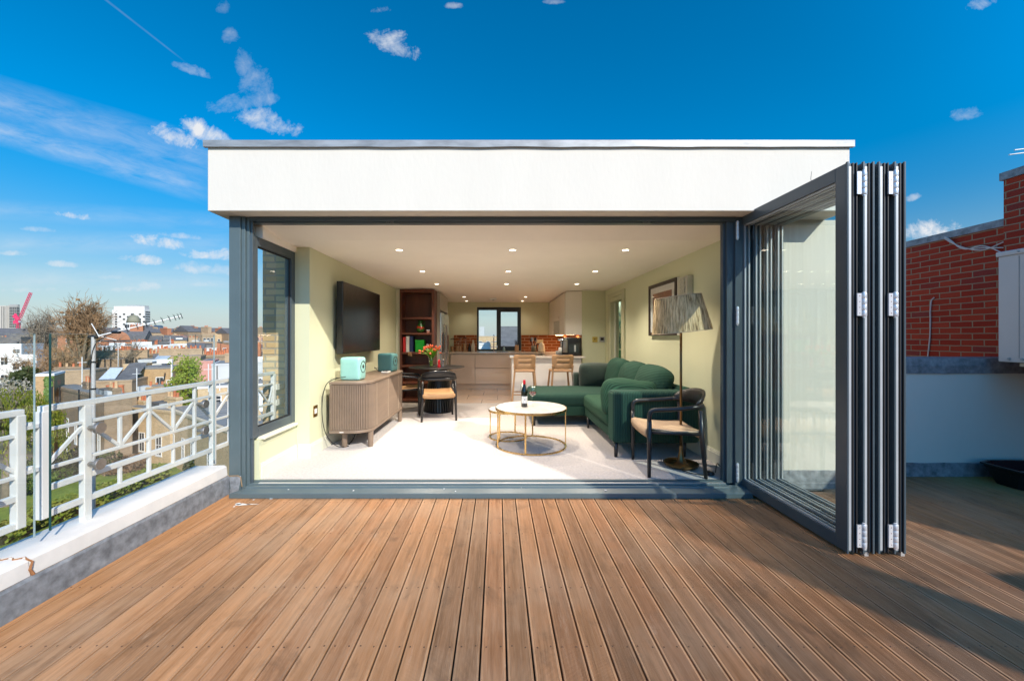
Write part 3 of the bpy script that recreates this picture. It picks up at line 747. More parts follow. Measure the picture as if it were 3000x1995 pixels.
ra = railing('railing', 2.08, 4.25, [(2.52, 0), (2.73, 1), (2.935, 0), (3.14, 1), (3.545, 1), (3.75, 0), (3.955, 1)], [2.31, 3.34], 'white railing section with zigzag braces running from the gap to the brick stack',
     [(yy_, k % 2 == 1) for k, yy_ in enumerate(ys)] + [(4.24, True)], [2.09, 4.245])
for z in (.70, .53): MB().box(RXL - .005, RXL + .03, 4.255, 4.40, z - .03, z + .03).build('wall_bracket', white_paint, ra)
ys2 = [1.99, 1.78, 1.575, 1.37, 1.165, .96, .755, .55]
rb = railing('railing', -1.6, 2.0, [(1.575, 1), (1.165, 1), (.755, 1), (1.37, 0), (.96, 0)], [1.78, .55], 'white railing section standing in front of the willow at the frame edge', [(yy_, k % 2 == 1) for k, yy_ in enumerate(ys2)], [1.985])
for z in (.775, .545):
    MB().box(RXL - .02, RXL + .012, 2.0, 2.085, z - .012, z + .008).lathe([(.016, 0), (.016, .014), (.001, .016)], (RXL - .004, 2.035, z + .008), 10).build('link_plate', white_paint, rb)

# ---- glass balustrade panels on steel standoffs
pale_edge = M('pale_glass_edge', (.28, .36, .38), .2)
def glass_panel(y0, y1, discs, label):
    t = thing('glass_balustrade', (-2.385, (y0 + y1) / 2, .22), label, 'glass panel', 'frameless balustrade glass panels')
    g = MB().box(-2.391, -2.379, y0, y1, .215, 1.262).build('glass_sheet', glass_b, t)
    MB().box(-2.3912, -2.3788, y0 - .0015, y0 - .0002, .215, 1.262).build('polished_edge', glass_edge, t)
    MB().box(-2.3905, -2.3795, y1 + .0002, y1 + .0008, .215, 1.262).build('polished_edge', pale_edge, t)
    mb2 = MB().box(-2.3905, -2.3795, y0, y1, 1.2622, 1.2628).build('top_edge', pale_edge, t)
    for yy_, z in discs:
        M4 = Matrix.Translation((-2.43, yy_, z)) @ Matrix.Rotation(PI / 2, 4, 'Y')
        MB().lathe([(.014, 0), (.014, .036), (.024, .037), (.024, .047), (.034, .049), (.034, .066), (.032, .070), (.004, .070), (.003, .067), (.0001, .067)], (0, 0, 0), 28, M4).build('standoff', steel, t, autosmooth=35)
    return t
glass_panel(2.072, 3.268, [(2.315, .705), (2.315, .49), (3.15, .705), (3.15, .49)], 'clear balustrade glass with dark green edge held by four steel discs')
glass_panel(.75, 2.0, [(1.79, .705), (1.79, .49), (.9, .705), (.9, .49)], 'clear balustrade glass ending at the gap between the white railing sections')

# ---- brick stack beyond the side window
st = thing('brick_stack', (-2.4, 4.9, -3), 'tall yellow brick chimney breast rising beside the side window', 'chimney')
mb = MB(); mb.box(-2.66, -2.20, 4.40, 5.5, -3, 2.26)
mb.build('brickwork', stock_y, st)
MB().lathe([(.03, 0), (.03, .02), (.02, .03)], (-2.52, 4.38, .56), 16, None).build('vent_cap', grey_pl, st)

# ---- television aerial on a pole
ax, ay = UX(215, 2.9), 2.9
ae = thing('television_aerial', (ax, ay, -3), 'white television aerial with black cross elements on a grey pole', 'aerial')
MB().cyl((ax, ay, 0), .0128, -3, UZ(776, ay), 16).build('pole', M('galvanised_pole', (.50, .49, .47), .45, metal=.3), ae, smooth=False)
for z in (.62, .86, 1.06): MB().cyl((ax, ay, 0), .0148, z - .006, z + .006, 16).build('clip', black_pl, ae)
b0, b1 = U(207, 778, ay), U(420, 727, ay + .25)
MB().tube([b0, b1], .0045, 8).build('boom', white_pl, ae)
bd = (b1 - b0).normalized(); sd = Vector((0, 0, 1)).cross(bd).normalized(); up = bd.cross(sd).normalized()
for k, t in enumerate((.38, .49, .59, .68, .77, .85, .91, .955, .99)):
    c = b0 + (b1 - b0) * t; l = .052 - .001 * k
    mbq = MB().rbox((0, 0, 0), (.010, .009, .010), .003, 1, M4=Matrix.Translation(c))
    for s1 in (-1, 1):
        mbq.tube([c - (up * s1 * .9 + sd * .6) * l * .62, c + (up * s1 * .9 + sd * .6) * l * .55], .0015, 5)
    mbq.build('director', black_pl, ae)
c = b0 + (b1 - b0) * .09
MB().bar(c - up * .01, c + up * .10 - bd * .01, .005, .004, bd).bar(c, c - up * .06 + bd * .075 + sd * .03, .005, .004, bd).build('reflector', white_pl, ae)
MB().rbox(b0 + (b1 - b0) * .26 - up * .004, (.07, .03, .022), .01, 2).build('balun_box', black_pl, ae, smooth=True)
MB().rbox(b0 + (b1 - b0) * .03, (.06, .03, .03), .008, 2).build('clamp', black_pl, ae, smooth=True)
MB().tube(smooth_path([b0 + (b1 - b0) * .25, b0 + (b1 - b0) * .12 - up * .02, Vector((ax + .012, ay - .02, 1.18)), Vector((ax - .02, ay - .01, .9)), Vector((ax - .019, ay, .3))]), .003, 5).build('cable', black_pl, ae)

# ================================================================== folding door leaves
bd_ = thing('bifold_door', (2.28, 2.87, DZ), 'dark grey folding glass door of four leaves stacked open', 'folding door')
lz0, lz1 = -.048, 2.290
ly0, ly1 = 2.340, 3.388
leaf_x = [2.095, 2.190, 2.283, 2.378]
for k, lx in enumerate(leaf_x):
    x0, x1 = lx, lx + .068
    mb = MB()
    for y0, y1, z0, z1 in ((ly0, ly0 + .072, lz0, lz1), (ly1 - .062, ly1, lz0, lz1), (ly0 + .072, ly1 - .062, lz0, lz0 + .078), (ly0 + .072, ly1 - .062, lz1 - .085, lz1)):
        mb.box(x0, x1, y0, y1, z0, z1)
    # overlapping face lip at the free end
    mb.box(x0 - .001, x0 + .010, ly0 - .012, ly0 + .0, lz0 - .006, lz1 + .006)
    if k in (1, 3): mb.box(x1 - .010, x1 + .001, ly0 - .012, ly0, lz0 - .006, lz1 + .006)
    lf = mb.build('door_leaf', ppc, bd_, bevel=.002)
    MB().box(x0 + .022, x0 + .046, ly0 + .072, ly1 - .062, lz0 + .078, lz1 - .085).build('glass_pane', glass, lf)
    mb = MB()
    for y0, y1, z0, z1 in ((ly0 + .0721, ly0 + .084, lz0 + .0781, lz1 - .0851), (ly1 - .074, ly1 - .0621, lz0 + .0781, lz1 - .0851), (ly0 + .084, ly1 - .074, lz0 + .0781, lz0 + .090), (ly0 + .084, ly1 - .074, lz1 - .097, lz1 - .0851)):
        mb.box(x0 + .012, x0 + .0219, y0, y1, z0, z1); mb.box(x0 + .0461, x0 + .056, y0, y1, z0, z1)
    mb.build('glazing_bead', alu_strip, lf)
    mb = MB().box(x0 + .016, x0 + .030, ly0 - .004, ly0 - .0002, lz0 + .012, lz1 - .02)
    mb.build('weather_strip', alu_strip, lf)
    MB().box(x0 + .036, x0 + .044, ly0 - .007, ly0 - .0002, lz0, lz1).box(x0 + .056, x0 + .062, ly0 - .010, ly0 - .0002, lz0, lz1).build('gasket', black_rub, lf)
def hinge(x, y, z, h=.142, r=.014, leaves=1):
    mb = MB(); n = 4
    for k in range(n):
        z0 = z - h / 2 + h * k / n
        mb.lathe([(r * .93, .001), (r, .003), (r, h / n - .003), (r * .93, h / n - .001)], (x, y, z0), 16)
    mb.cyl((x, y, 0), r * .6, z - h / 2 - .008, z + h / 2 + .006, 12)
    if leaves:
        mb.box(x - .040, x - .015, y - .002, y + .006, z - h / 2 + .004, z + h / 2 - .004)
        mb.box(x + .014, x + .022, y + .002, y + .012, z - h / 2 + .004, z + h / 2 - .004)
    o = mb.build('hinge', hinge_m, bd_, autosmooth=40)
    sc_ = MB()
    for k in range(4):
        if leaves: sc_.lathe([(.003, 0), (.002, .002), (.0001, .002)], (0, 0, 0), 8, Matrix.Translation((x - .026, y - .002, z - h / 2 + .02 + k * (h - .04) / 3)) @ Matrix.Rotation(PI / 2, 4, 'X'))
    if leaves: sc_.build('screw', M('copper_screw', (.35, .2, .15), .4, metal=.6), o)
for z in (2.165, 1.439, .058):
    for xx in (2.186, 2.374): hinge(xx, ly0 - .020, z)
for z in (UZ(533, 3.36), UZ(728, 3.36), UZ(1084, 3.36)):
    hinge(2.052, 3.325, z, .15, .012, 0)
# small foot guides
for xx in (2.30, 2.52):
    MB().box(xx - .012 - .07, xx - .07 + .012, ly0 + .01, ly0 + .04, -.079, lz0).build('floor_guide', alu, bd_)

# ================================================================== right-hand end of the terrace
pw = thing('rendered_parapet', (4.8, 3.8, DZ), 'white rendered parapet wall with lead capping at the end of the deck', 'wall')
MB().box(2.80, 7.4, 3.72, 3.95, -.1, .93).build('wall', render_w, pw)
def lead_strip(x0, x1, z0, z1, y, seed):
    mb = MB(); n = 60; vs = []; fs = []
    for k in range(n + 1):
        xx = x0 + (x1 - x0) * k / n; q = mnoise.noise(Vector((xx * 6, seed, 0)))
        vs += [(xx, y - .012 + q * .005, z0 + q * .006), (xx, y - .016 + q * .004, (z0 + z1) / 2), (xx, y - .010, z1 + q * .004), (xx, y + .25, z1 + .004)]
    for k in range(n):
        for j in range(3): fs.append((k * 4 + j, k * 4 + 4 + j, k * 4 + 5 + j, k * 4 + 1 + j))
    return mb.add(vs, fs)
lead_strip(2.81, 7.4, .90, 1.045, 3.72, 3.).build('lead_capping', lead, pw)
mb = MB(); vs = []; fs = []
for k in range(61):
    xx = 2.81 + 4.6 * k / 60; q = mnoise.noise(Vector((xx * 5, 8, 0)))
    vs += [(xx, 3.70 + q * .004, -.085), (xx, 3.712, .045 + q * .006), (xx, 3.719, .048 + q * .006)]
for k in range(60):
    for j in range(2): fs.append((k * 3 + j, k * 3 + 3 + j, k * 3 + 4 + j, k * 3 + 1 + j))
mb.add(vs, fs).build('lead_upstand', lead, pw)

bw_ = thing('party_wall', (5.4, 5, 0), 'red brick party wall with a lead coping stepping up towards the terrace', 'wall')
BX = 5.2
MB().box(BX, BX + .33, 3.96, 13, -1, 2.39).build('brickwork', red_b, bw_)
MB().box(BX - .02, BX + .36, 3.962, 13, 2.385, 2.46).build('lead_coping', lead, bw_)
MB().box(BX - .045, BX + .36, 2.2, 3.96, -1, 2.84).build('raised_brickwork', red_b, bw_)
MB().box(BX - .065, BX + .38, 2.19, 3.98, 2.842, 2.92).build('lead_coping', lead, bw_)
MB().box(BX - .04, BX + .35, -.23, 2.195, -1, 2.42).build('brickwork', red_b, bw_)
MB().box(BX - .06, BX + .37, -.235, 2.185, 2.422, 2.48).build('lead_coping', lead, bw_)
MB().box(BX - .035, BX + .34, -1.15, -.24, -1, 2.0).build('low_brickwork', red_b, bw_)
MB().box(BX - .045, BX + .60, -4.2, -1.155, -1, 2.50).build('raised_brickwork', red_b, bw_)
MB().box(BX - .065, BX + .38, -4.2, -1.145, 2.502, 2.58).build('lead_coping', lead, bw_)
pcable = M('pale_cable', (.60, .50, .46), .5)
t = MB().tube(smooth_path([(BX - .01, 4.62, 1.72), (BX - .015, 4.66, 1.68), (BX - .01, 4.66, 1.3), (BX - .012, 4.69, 1.0)], 2), .007, 6)
tag(t.build('wall_cable', pcable, origin=(BX, 4.65, 1.3)), 'thin white cable hanging down the red brick wall', 'cable')
t = MB()
for s1 in (0, 1, 2):
    t.tube(smooth_path([(BX - .03, 3.97, 2.22 - .06 * s1), (BX - .02, 4.15, 2.16 + .04 * s1), (BX - .03, 4.32, 2.24 - .02 * s1), (BX - .035, 4.45, 2.34 + .02 * s1), (BX + .0, 4.55, 2.43)], 2), .006, 6)
tag(t.build('wall_cable', pcable, origin=(BX, 4.2, 2.3)), 'pale cables draped over the lead coping of the brick wall', 'cables')

ac = thing('air_conditioner', (4.8, 3.1, 1.02), 'white outdoor air conditioner unit hung against the red brick wall', 'air conditioner')
acm = M('ac_white_enamel', (.58, .56, .55), .4, var=.03)
MB().box(4.632, 5.08, 2.62, 3.598, 1.02, 1.985).build('casing', acm, ac, bevel=.008)
MB().box(4.622, 5.09, 2.61, 3.61, 1.985, 2.03).build('lid', acm, ac, bevel=.008)
for yy_ in (3.52, 3.43): MB().lathe([(.013, 0), (.010, .008), (.0001, .008)], (0, 0, 0), 12, Matrix.Translation((4.631, yy_, 1.05)) @ Matrix.Rotation(-PI / 2, 4, 'Y')).build('screw_head', grey_pl, ac)
for yy_ in (3.50, 3.1): MB().lathe([(.009, 0), (.007, .006), (.0001, .006)], (0, 0, 0), 12, Matrix.Translation((4.621, yy_ - .05, 2.008)) @ Matrix.Rotation(-PI / 2, 4, 'Y')).build('screw_head', grey_pl, ac)
MB().box(4.629, 4.6315, 3.45, 3.453, 1.06, 1.97).box(4.629, 4.6315, 3.36, 3.362, 1.06, 1.97).build('panel_seam', M('panel_seam_grey', (.33, .32, .31), .6), ac)
for yy_ in (3.42, 2.75): MB().box(4.66, 5.15, yy_, yy_ + .05, .985, 1.015).build('bracket', M('cream_bracket', (.50, .46, .36), .5), ac)

tr = thing('planter_trough', (4.75, 3.35, DZ), 'empty black plastic trough on the mossy deck corner', 'trough')
prof_o = []
def tro(z, e): return [(4.50 - e, 3.30 - e + .06), (4.60 - e * .6, 3.20 - e), (5.1 + e, 3.17 - e), (5.12 + e, 3.58 + e), (4.60, 3.60 + e), (4.50 - e, 3.54 + e)]
loops = [(0, -.02), (.16, .035), (.165, .05), (.178, .05), (.178, .03), (.16, .025), (.03, -.03)]
mb = MB(); vs = []; fs = []
for z, e in loops: vs += [(x, y, DZ + .002 + z) for x, y in tro(z, e)]
for i in range(len(loops) - 1):
    for j in range(6): fs.append((i * 6 + j, i * 6 + (j + 1) % 6, i * 6 + 6 + (j + 1) % 6, i * 6 + 6 + j))
fs += [tuple(range(5, -1, -1)), tuple((len(loops) - 1) * 6 + j for j in range(6))]
mb.add(vs, fs).build('tub', black_pl, tr, bevel=.004)
MB().box(4.56, 5.06, 3.40, 3.415, DZ + .04, DZ + .15).build('divider', black_pl, tr)

a2 = thing('rooftop_aerial', (5.45, 3.7, 2.92), 'small white aerial poking above the red brick wall', 'aerial')
c = U(2352, 349, 3.75)
MB().tube([(5.45, 3.9, 2.9), (5.45, 3.9, 3.25)], .012, 8).build('mast', grey_pl, a2)
MB().tube([U(2324, 357, 3.9), U(2460, 338, 3.9)], .006, 6).tube([U(2336, 346, 3.85), U(2440, 334, 3.85)], .006, 6).build('rod', white_pl, a2)
MB().tube([U(2400, 348, 3.9), Vector((5.45, 3.9, 3.2))], .009, 6).build('boom', white_pl, a2)

# unseen stack added behind the viewpoint so its shadow band crosses deck and carpet
fl = thing('chimney_stack', (5.35, -2.6, 2.8), 'unseen tall brick stack added on the party wall for its shadow band', 'chimney stack')
MB().box(5.25, 5.45, -2.90, -2.35, 2.57, 6.42).build('brickwork', red_b, fl)
MB().box(5.235, 5.465, -2.915, -2.335, 6.422, 6.50).build('cap', lead, fl)
# ================================================================== things in the living room
def on(mb, nm, m, t, **k): return mb.build(nm, m, t, **k)
# ---- television
tv = thing('television', (-1.9, 5.3, 1.48), 'large black flat television mounted on the sage wall above the sideboard', 'television')
on(MB().box(-1.90, -1.825, 4.58, 6.02, 1.048, 1.91), 'casing', black_pl, tv, bevel=.006)
on(MB().box(-1.8248, -1.822, 4.588, 6.012, 1.058, 1.902), 'screen', M('black_screen', (.012, .010, .009), .22, var=.05), tv)
on(MB().box(-1.948, -1.90, 5.1, 5.5, 1.3, 1.65), 'wall_mount', black_pl, tv)

# ---- tambour sideboard with rounded near corners
sb = thing('sideboard', (-1.63, 5.1, 0), 'taupe slatted sideboard with rounded ends on four round legs', 'sideboard')
def rounded(x0, x1, y0, y1, r, n=10):
    p = [(x0, y0)]
    p += [(x1 - r + r * math.cos(a), y0 + r + r * math.sin(a)) for a in [-PI / 2 + PI / 2 * k / n for k in range(n + 1)]]
    p += [(x1 - r + r * math.cos(a), y1 - r + r * math.sin(a)) for a in [PI / 2 * k / n for k in range(n + 1)]]
    return p + [(x0, y1)]
sx0, sx1, sy0, sy1 = -1.86, -1.41, 4.28, 5.96
on(MB().prism(rounded(sx0, sx1, sy0, sy1, .2), .725, .752), 'top', side_wood, sb, bevel=.006)
on(MB().prism(rounded(sx0, sx1 - .004, sy0 + .004, sy1 - .004, .2), .185, .215), 'bottom_board', side_wood, sb, bevel=.004)
on(MB().prism(rounded(sx0 + .01, sx1 - .04, sy0 + .04, sy1 - .04, .18), .2155, .7245), 'carcass', side_wood, sb)
# slats as real ribs following the curved front
pl = rounded(sx0 + .0, sx1 - .014, sy0 + .014, sy1 - .014, .19, 24)
path = [Vector((a, b, 0)) for a, b in pl]
seg = []; tot = 0
for a, b in zip(path[:-1], path[1:]): seg.append((tot, a, b)); tot += (b - a).length
def at(s_):
    for k, (s0, a, b) in enumerate(seg):
        l = (b - a).length
        if s_ <= s0 + l or k == len(seg) - 1: return a + (b - a) * ((s_ - s0) / l), (b - a).normalized()
pitch = .0188; nsl = int(tot / pitch)
groups = [MB(), MB(), MB(), MB()]
for k in range(nsl):
    s_ = (k + .5) * pitch; p, d = at(s_); nr = Vector((d.y, -d.x, 0))
    g = groups[0 if s_ < .62 else 1 if s_ < 1.1 else 2 if s_ < 1.62 else 3]
    a = p - d * .0078; b = p + d * .0078
    vs = [a - nr * .012, a, a * .8 + b * .2 + nr * .005, a * .2 + b * .8 + nr * .005, b, b - nr * .012]
    g.add([(q.x, q.y, .219) for q in vs] + [(q.x, q.y, .721) for q in vs], [(i, i + 1, 7 + i, 6 + i) for i in range(5)])
for g in groups: on(g, 'tambour_door', side_wood, sb)
for s_ in (.62, 1.1, 1.62):
    p, d = at(s_); nr = Vector((d.y, -d.x, 0)); on(MB().bar((p.x + nr.x * .004, p.y + nr.y * .004, .22), (p.x + nr.x * .004, p.y + nr.y * .004, .72), .012, .012, (0, 1, 0)), 'door_stile', M('pale_door_edge', (.30, .23, .17), .45), sb)
for (lx, ly) in ((-1.455, 4.45), (-1.74, 4.42), (-1.455, 5.78), (-1.74, 5.78)):
    on(MB().lathe([(.024, 0), (.029, .01), (.033, .186)], (lx, ly, 0), 18), 'leg', side_wood, sb, autosmooth=40)
on(MB().box(-1.745, -1.70, 4.2835, 4.2895, .195, .203), 'badge', white_pl, sb)

def speaker(x, y, mt, label, s=1.):
    t = thing('speaker', (x, y, .752), label, 'speaker', 'bookshelf speakers on the sideboard')
    o = MB().rbox((x, y, .752 + .133), (.235, .185, .262), .028, 5, (.006, 0, .004)).build('cabinet', mt, t, smooth=True)
    M4 = Matrix.Translation((x + .1205, y, .752 + .152)) @ Matrix.Rotation(PI / 2, 4, 'Y')
    MB().lathe([(.068, -.012), (.069, .003), (.064, .005), (.055, -.002), (.03, -.010), (.026, .002), (.0001, .005)], (0, 0, 0), 28, M4).build('driver', black_pl, t, autosmooth=30)
    return t
s1 = speaker(-1.685, 4.53, teal_l, 'teal speaker with sunlight painted into its colour at the near end of the sideboard'); s1.rotation_euler[2] = R(-5)
s2 = speaker(-1.60, 5.66, teal_d, 'teal speaker with shade painted into its colour at the far end of the sideboard'); s2.rotation_euler[2] = R(-12)
mp = thing('media_player', (-1.56, 5.43, .752), 'small white media box lying before the teal speaker', 'media player')
on(MB().rbox((-1.56, 5.43, .764), (.10, .15, .022), .008, 2), 'case', white_pl, mp, smooth=True)
on(MB().rbox((-1.56, 5.44, .781), (.06, .10, .010), .004, 2), 'remote', black_pl, mp, smooth=True)
cb = MB().tube(smooth_path([(-1.72, 4.40, .80), (-1.82, 4.30, .79), (-1.90, 4.255, .72), (-1.925, 4.24, .45), (-1.90, 4.26, .2), (-1.82, 4.30, .06), (-1.76, 4.36, .012), (-1.70, 4.44, .009)], 3), .0042, 6)
tag(cb.build('speaker_cable', black_pl, origin=(-1.9, 4.25, .4)), 'thin black cable looping from the near speaker down to the carpet', 'cable')
cb = MB().tube(smooth_path([(-1.72, 4.5, .009), (-1.70, 4.62, .06), (-1.72, 4.75, .14), (-1.8, 5.0, .18), (-1.88, 5.1, .3)], 3), .008, 6)
tag(cb.build('power_cable', black_pl, origin=(-1.75, 4.7, .1)), 'black power lead hanging beneath the sideboard', 'cable')
cb = MB().tube(smooth_path([(-1.66, 5.42, .77), (-1.72, 5.42, .84), (-1.74, 5.50, .80), (-1.70, 5.56, .82)], 3), .004, 6)
tag(cb.build('speaker_lead', black_pl, origin=(-1.7, 5.48, .8)), 'short black leads behind the white media box', 'cable')
sk = thing('wall_socket', (LX, 4.16, .46), 'brass wall socket with a white insert on the sunlit wall', 'socket')
on(MB().box(LX, LX + .006, 4.105, 4.2, .40, .52), 'plate', brass, sk, bevel=.002)
on(MB().box(LX + .0062, LX + .010, 4.128, 4.176, .435, .485), 'insert', white_pl, sk)

# ---- armchairs: round black frame, tapered legs, saddle seat
def armchair(seat_mat, label, group, woven):
    t = thing('armchair', (0, 0, 0), label, 'armchair', group)
    hw, hd, az = .265, .235, .60
    for s1 in (-1, 1):
        p = [(s1 * (hw - .005), hd, 0), (s1 * hw, hd, .30), (s1 * hw, hd, az - .10)]
        MB().tube(p, [.0155, .021, .021], 12).build('leg', black_wood, t, smooth=True)
        MB().tube([(s1 * (hw - .01), -hd - .02, 0), (s1 * (hw - .02), -hd + .01, .35), (s1 * (hw - .025), -hd + .02, az - .005)], [.0155, .022, .019], 12).build('leg', black_wood, t, smooth=True)
        a = [Vector((s1 * hw, hd, az - .10)), Vector((s1 * hw, hd, az - .035)), Vector((s1 * hw, hd - .02, az - .005)), Vector((s1 * hw, hd - .07, az + .003)), Vector((s1 * (hw + .004), hd - .2, az + .008)), Vector((s1 * (hw + .002), -.08, az + .018)), Vector((s1 * (hw - .012), -.18, az + .03))]
        MB().tube(smooth_path(a, 2), .0195, 12).build('armrest', black_wood, t, smooth=True)
    # lower bow round the back
    bow = [Vector((hw * math.cos(a) * .95, -.16 + .135 * -math.sin(a), az + .028)) for a in [PI * k / 20 for k in range(21)]]
    MB().tube(bow, .019, 12).build('back_bow', black_wood, t, smooth=True)
    # scooped backrest: thick in the middle, tapering forward
    vs = []; fs = []; n = 24; pr = 10
    for k in range(n + 1):
        a = PI * (.04 + .92 * k / n); q = math.sin(a) ** .8
        cx, cy = .255 * math.cos(a), -.155 - .14 * math.sin(a)
        nx, ny = math.cos(a), -math.sin(a)
        zc = az + .036 + .060 * q; hh = .010 + .058 * q; th = .012 + .008 * q
        for j in range(pr):
            b = 2 * PI * j / pr
            off = th * math.cos(b) - .028 * q * (math.sin(b) * -1) * 1.0
            vs.append((cx + nx * off, cy + ny * off, zc + hh * math.sin(b)))
    for k in range(n):
        for j in range(pr): fs.append((k * pr + j, k * pr + (j + 1) % pr, (k + 1) * pr + (j + 1) % pr, (k + 1) * pr + j))
    fs += [tuple(range(pr - 1, -1, -1)), tuple(n * pr + j for j in range(pr))]
    MB().add(vs, fs).build('backrest', black_wood, t, smooth=True)
    # seat: sagging sheet wrapped over front and back rails
    vs = []; fs = []; nx_, ny_ = 12, 14
    prof = [(-hd + .01, .345), (-hd - .012, .37), (-hd - .006, .40)]
    prof += [(-hd + .01 + (2 * hd - .02) * k / 8, .408 + .022 * k / 8 - .016 * math.sin(PI * k / 8)) for k in range(9)] + [(hd + .018, .42), (hd + .020, .39), (hd + .008, .352)]
    k2 = len(prof)
    for i in range(nx_ + 1):
        u_ = -1 + 2 * i / nx_
        for (py_, pz) in prof: vs.append((u_ * (hw - .024), py_, pz - .010 * (1 - u_ * u_)))
    for i in range(nx_):
        for j in range(k2 - 1): fs.append((i * k2 + j, (i + 1) * k2 + j, (i + 1) * k2 + j + 1, i * k2 + j + 1))
    o = MB().add(vs, fs).build('seat', seat_mat, t, smooth=True)
    so2 = o.modifiers.new('thick', 'SOLIDIFY'); so2.thickness = .012; so2.offset = 0
    for s1 in (-1, 1): MB().tube([(s1 * (hw - .012), -hd + .03, .385), (s1 * (hw - .012), hd - .02, .40)], .014, 8).build('seat_rail', black_wood, t, smooth=True)
    for yy_, z in ((hd, .385), (-hd + .005, .37)): MB().tube([(-hw + .02, yy_, z), (hw - .02, yy_, z)], .012, 8).build('cross_rail', black_wood, t, smooth=True)
    return t
dc = armchair(tan_leather, 'black dining armchair with tan leather seat turned to the round table', 'black round-framed armchairs', 0)
dc.location = (-.93, 6.02, 0); dc.rotation_euler = (0, 0, R(14))
dc2 = copy_tree(dc); dc2.location = (-1.56, 6.55, 0); dc2.rotation_euler = (0, 0, R(-80))
dc2['label'] = 'black dining armchair half hidden behind the sideboard, tan seat'
ac1 = armchair(cord_woven, 'black armchair with pale woven cord seat by the doorway', 'black round-framed armchairs', 1)
ac1.location = (1.60, 3.70, 0); ac1.rotation_euler = (0, 0, R(86))

# ---- round dining table
dt = thing('dining_table', (-1.03, 6.6, 0), 'round black dining table on a ribbed drum base', 'table')
on(MB().lathe([(.0001, .728), (.40, .728), (.465, .742), (.47, .748), (.465, .752), (.0001, .752)], (-1.03, 6.6, 0), 64), 'tabletop', black_wood, dt, autosmooth=30)
mb = MB()
for k in range(34):
    a = 2 * PI * k / 34; ca, sa = math.cos(a), math.sin(a)
    mb.bar((-1.0 + .235 * ca, 6.58 + .235 * sa, .012), (-1.0 + .13 * ca, 6.58 + .13 * sa, .728), .022, .03, (ca, sa, 0))
on(mb, 'base_rib', black_wood, dt)
on(MB().lathe([(.225, .0), (.225, .015), (.215, .015), (.11, .727)], (-1.0, 6.58, 0), 40), 'base', M('black_base_core', (.004, .004, .004), .7), dt, autosmooth=30)
# ---- tulips in a glass
vx, vy = UX(995, 6.6), 6.55
vt = thing('tulip_vase', (vx, vy, .752), 'clear glass vase of orange pink tulips on the round black table', 'vase')
on(MB().lathe([(.040, .753), (.046, .757), (.052, .86), (.058, .93), (.0565, .93), (.050, .86), (.044, .765), (.0001, .763)], (vx, vy, 0), 28), 'vase', glass_c, vt, smooth=True)
stem_m = M('tulip_green', (.20, .42, .03), .5, var=.25); tul = M('tulip_petal', (.75, .13, .05), .5, var=.3, vscale=9)
mbs, mbl, = MB(), MB()
fl_parts = []
for k in range(24):
    a = rnd.uniform(0, 2 * PI); rad = rnd.uniform(.02, .17) ; h = rnd.uniform(.27, .37) - rad * .45
    p0 = Vector((vx + rnd.uniform(-.02, .02), vy + rnd.uniform(-.02, .02), .77)); p1 = Vector((vx + .035 * math.cos(a), vy + .035 * math.sin(a), .93)); p2 = Vector((vx + rad * math.cos(a) * 1.1, vy + rad * math.sin(a), .752 + h))
    path_ = smooth_path([p0, p1, (p1 + p2) / 2 + Vector((0, 0, .02)), p2], 2)
    mbs.tube(path_, .0033, 5)
    d = (path_[-1] - path_[-2]).normalized(); q = d.to_track_quat('Z', 'Y').to_matrix().to_4x4()
    fl_parts.append(MB().lathe([(.004, 0), (.014, .008), (.017, .022), (.014, .038), (.006, .05), (.0001, .052)], (0, 0, 0), 9, Matrix.Translation(p2) @ q))
for k in range(46):
    a = rnd.uniform(0, 2 * PI); ln = rnd.uniform(.14, .26); sp_ = rnd.uniform(.03, .13)
    ca, sa = math.cos(a), math.sin(a); pts = []
    for i in range(7):
        t = i / 6; pts.append(Vector((vx + (.02 + sp_ * t ** 1.6) * ca, vy + (.02 + sp_ * t ** 1.6) * sa, .86 + ln * t - .05 * t * t)))
    vs = []
    for i, p in enumerate(pts):
        w_ = .017 * math.sin(PI * (.12 + .86 * i / 6)); vs += [p + Vector((-sa, ca, 0)) * w_, p - Vector((-sa, ca, 0)) * w_]
    mbl.add(vs, [(2 * i, 2 * i + 1, 2 * i + 3, 2 * i + 2) for i in range(6)])
on(mbs, 'stem', stem_m, vt); on(mbl, 'foliage', stem_m, vt)
for f in fl_parts: on(f, 'tulip_flower', tul, vt, smooth=True)
def mill(name, x, y, m, label, h=.13):
    t = thing(name, (x, y, .752), label, 'pepper mill', 'mills on the dining table')
    k = h / .13
    MB().lathe([(.026, .753), (.027, .757), (.024, .752 + .03 * k), (.019, .752 + .055 * k), (.023, .752 + .08 * k), (.024, .752 + .088 * k)], (x, y, 0), 20).build('body', m, t, smooth=True)
    MB().lathe([(.020, .752 + .089 * k), (.023, .752 + .095 * k), (.022, .752 + .11 * k), (.012, .752 + .12 * k), (.009, .752 + .128 * k), (.0001, .752 + .131 * k)], (x, y, 0), 20).build('top_knob', m, t, smooth=True)
mill('pepper_mill', UX(1011, 6.45), 6.45, red_gl, 'glossy red pepper mill beside the tulip vase')
mill('pepper_mill', UX(1020, 6.52), 6.52, M('smoky_grey', (.16, .15, .15), .25), 'smoky grey mill next to the red pepper mill', .14)

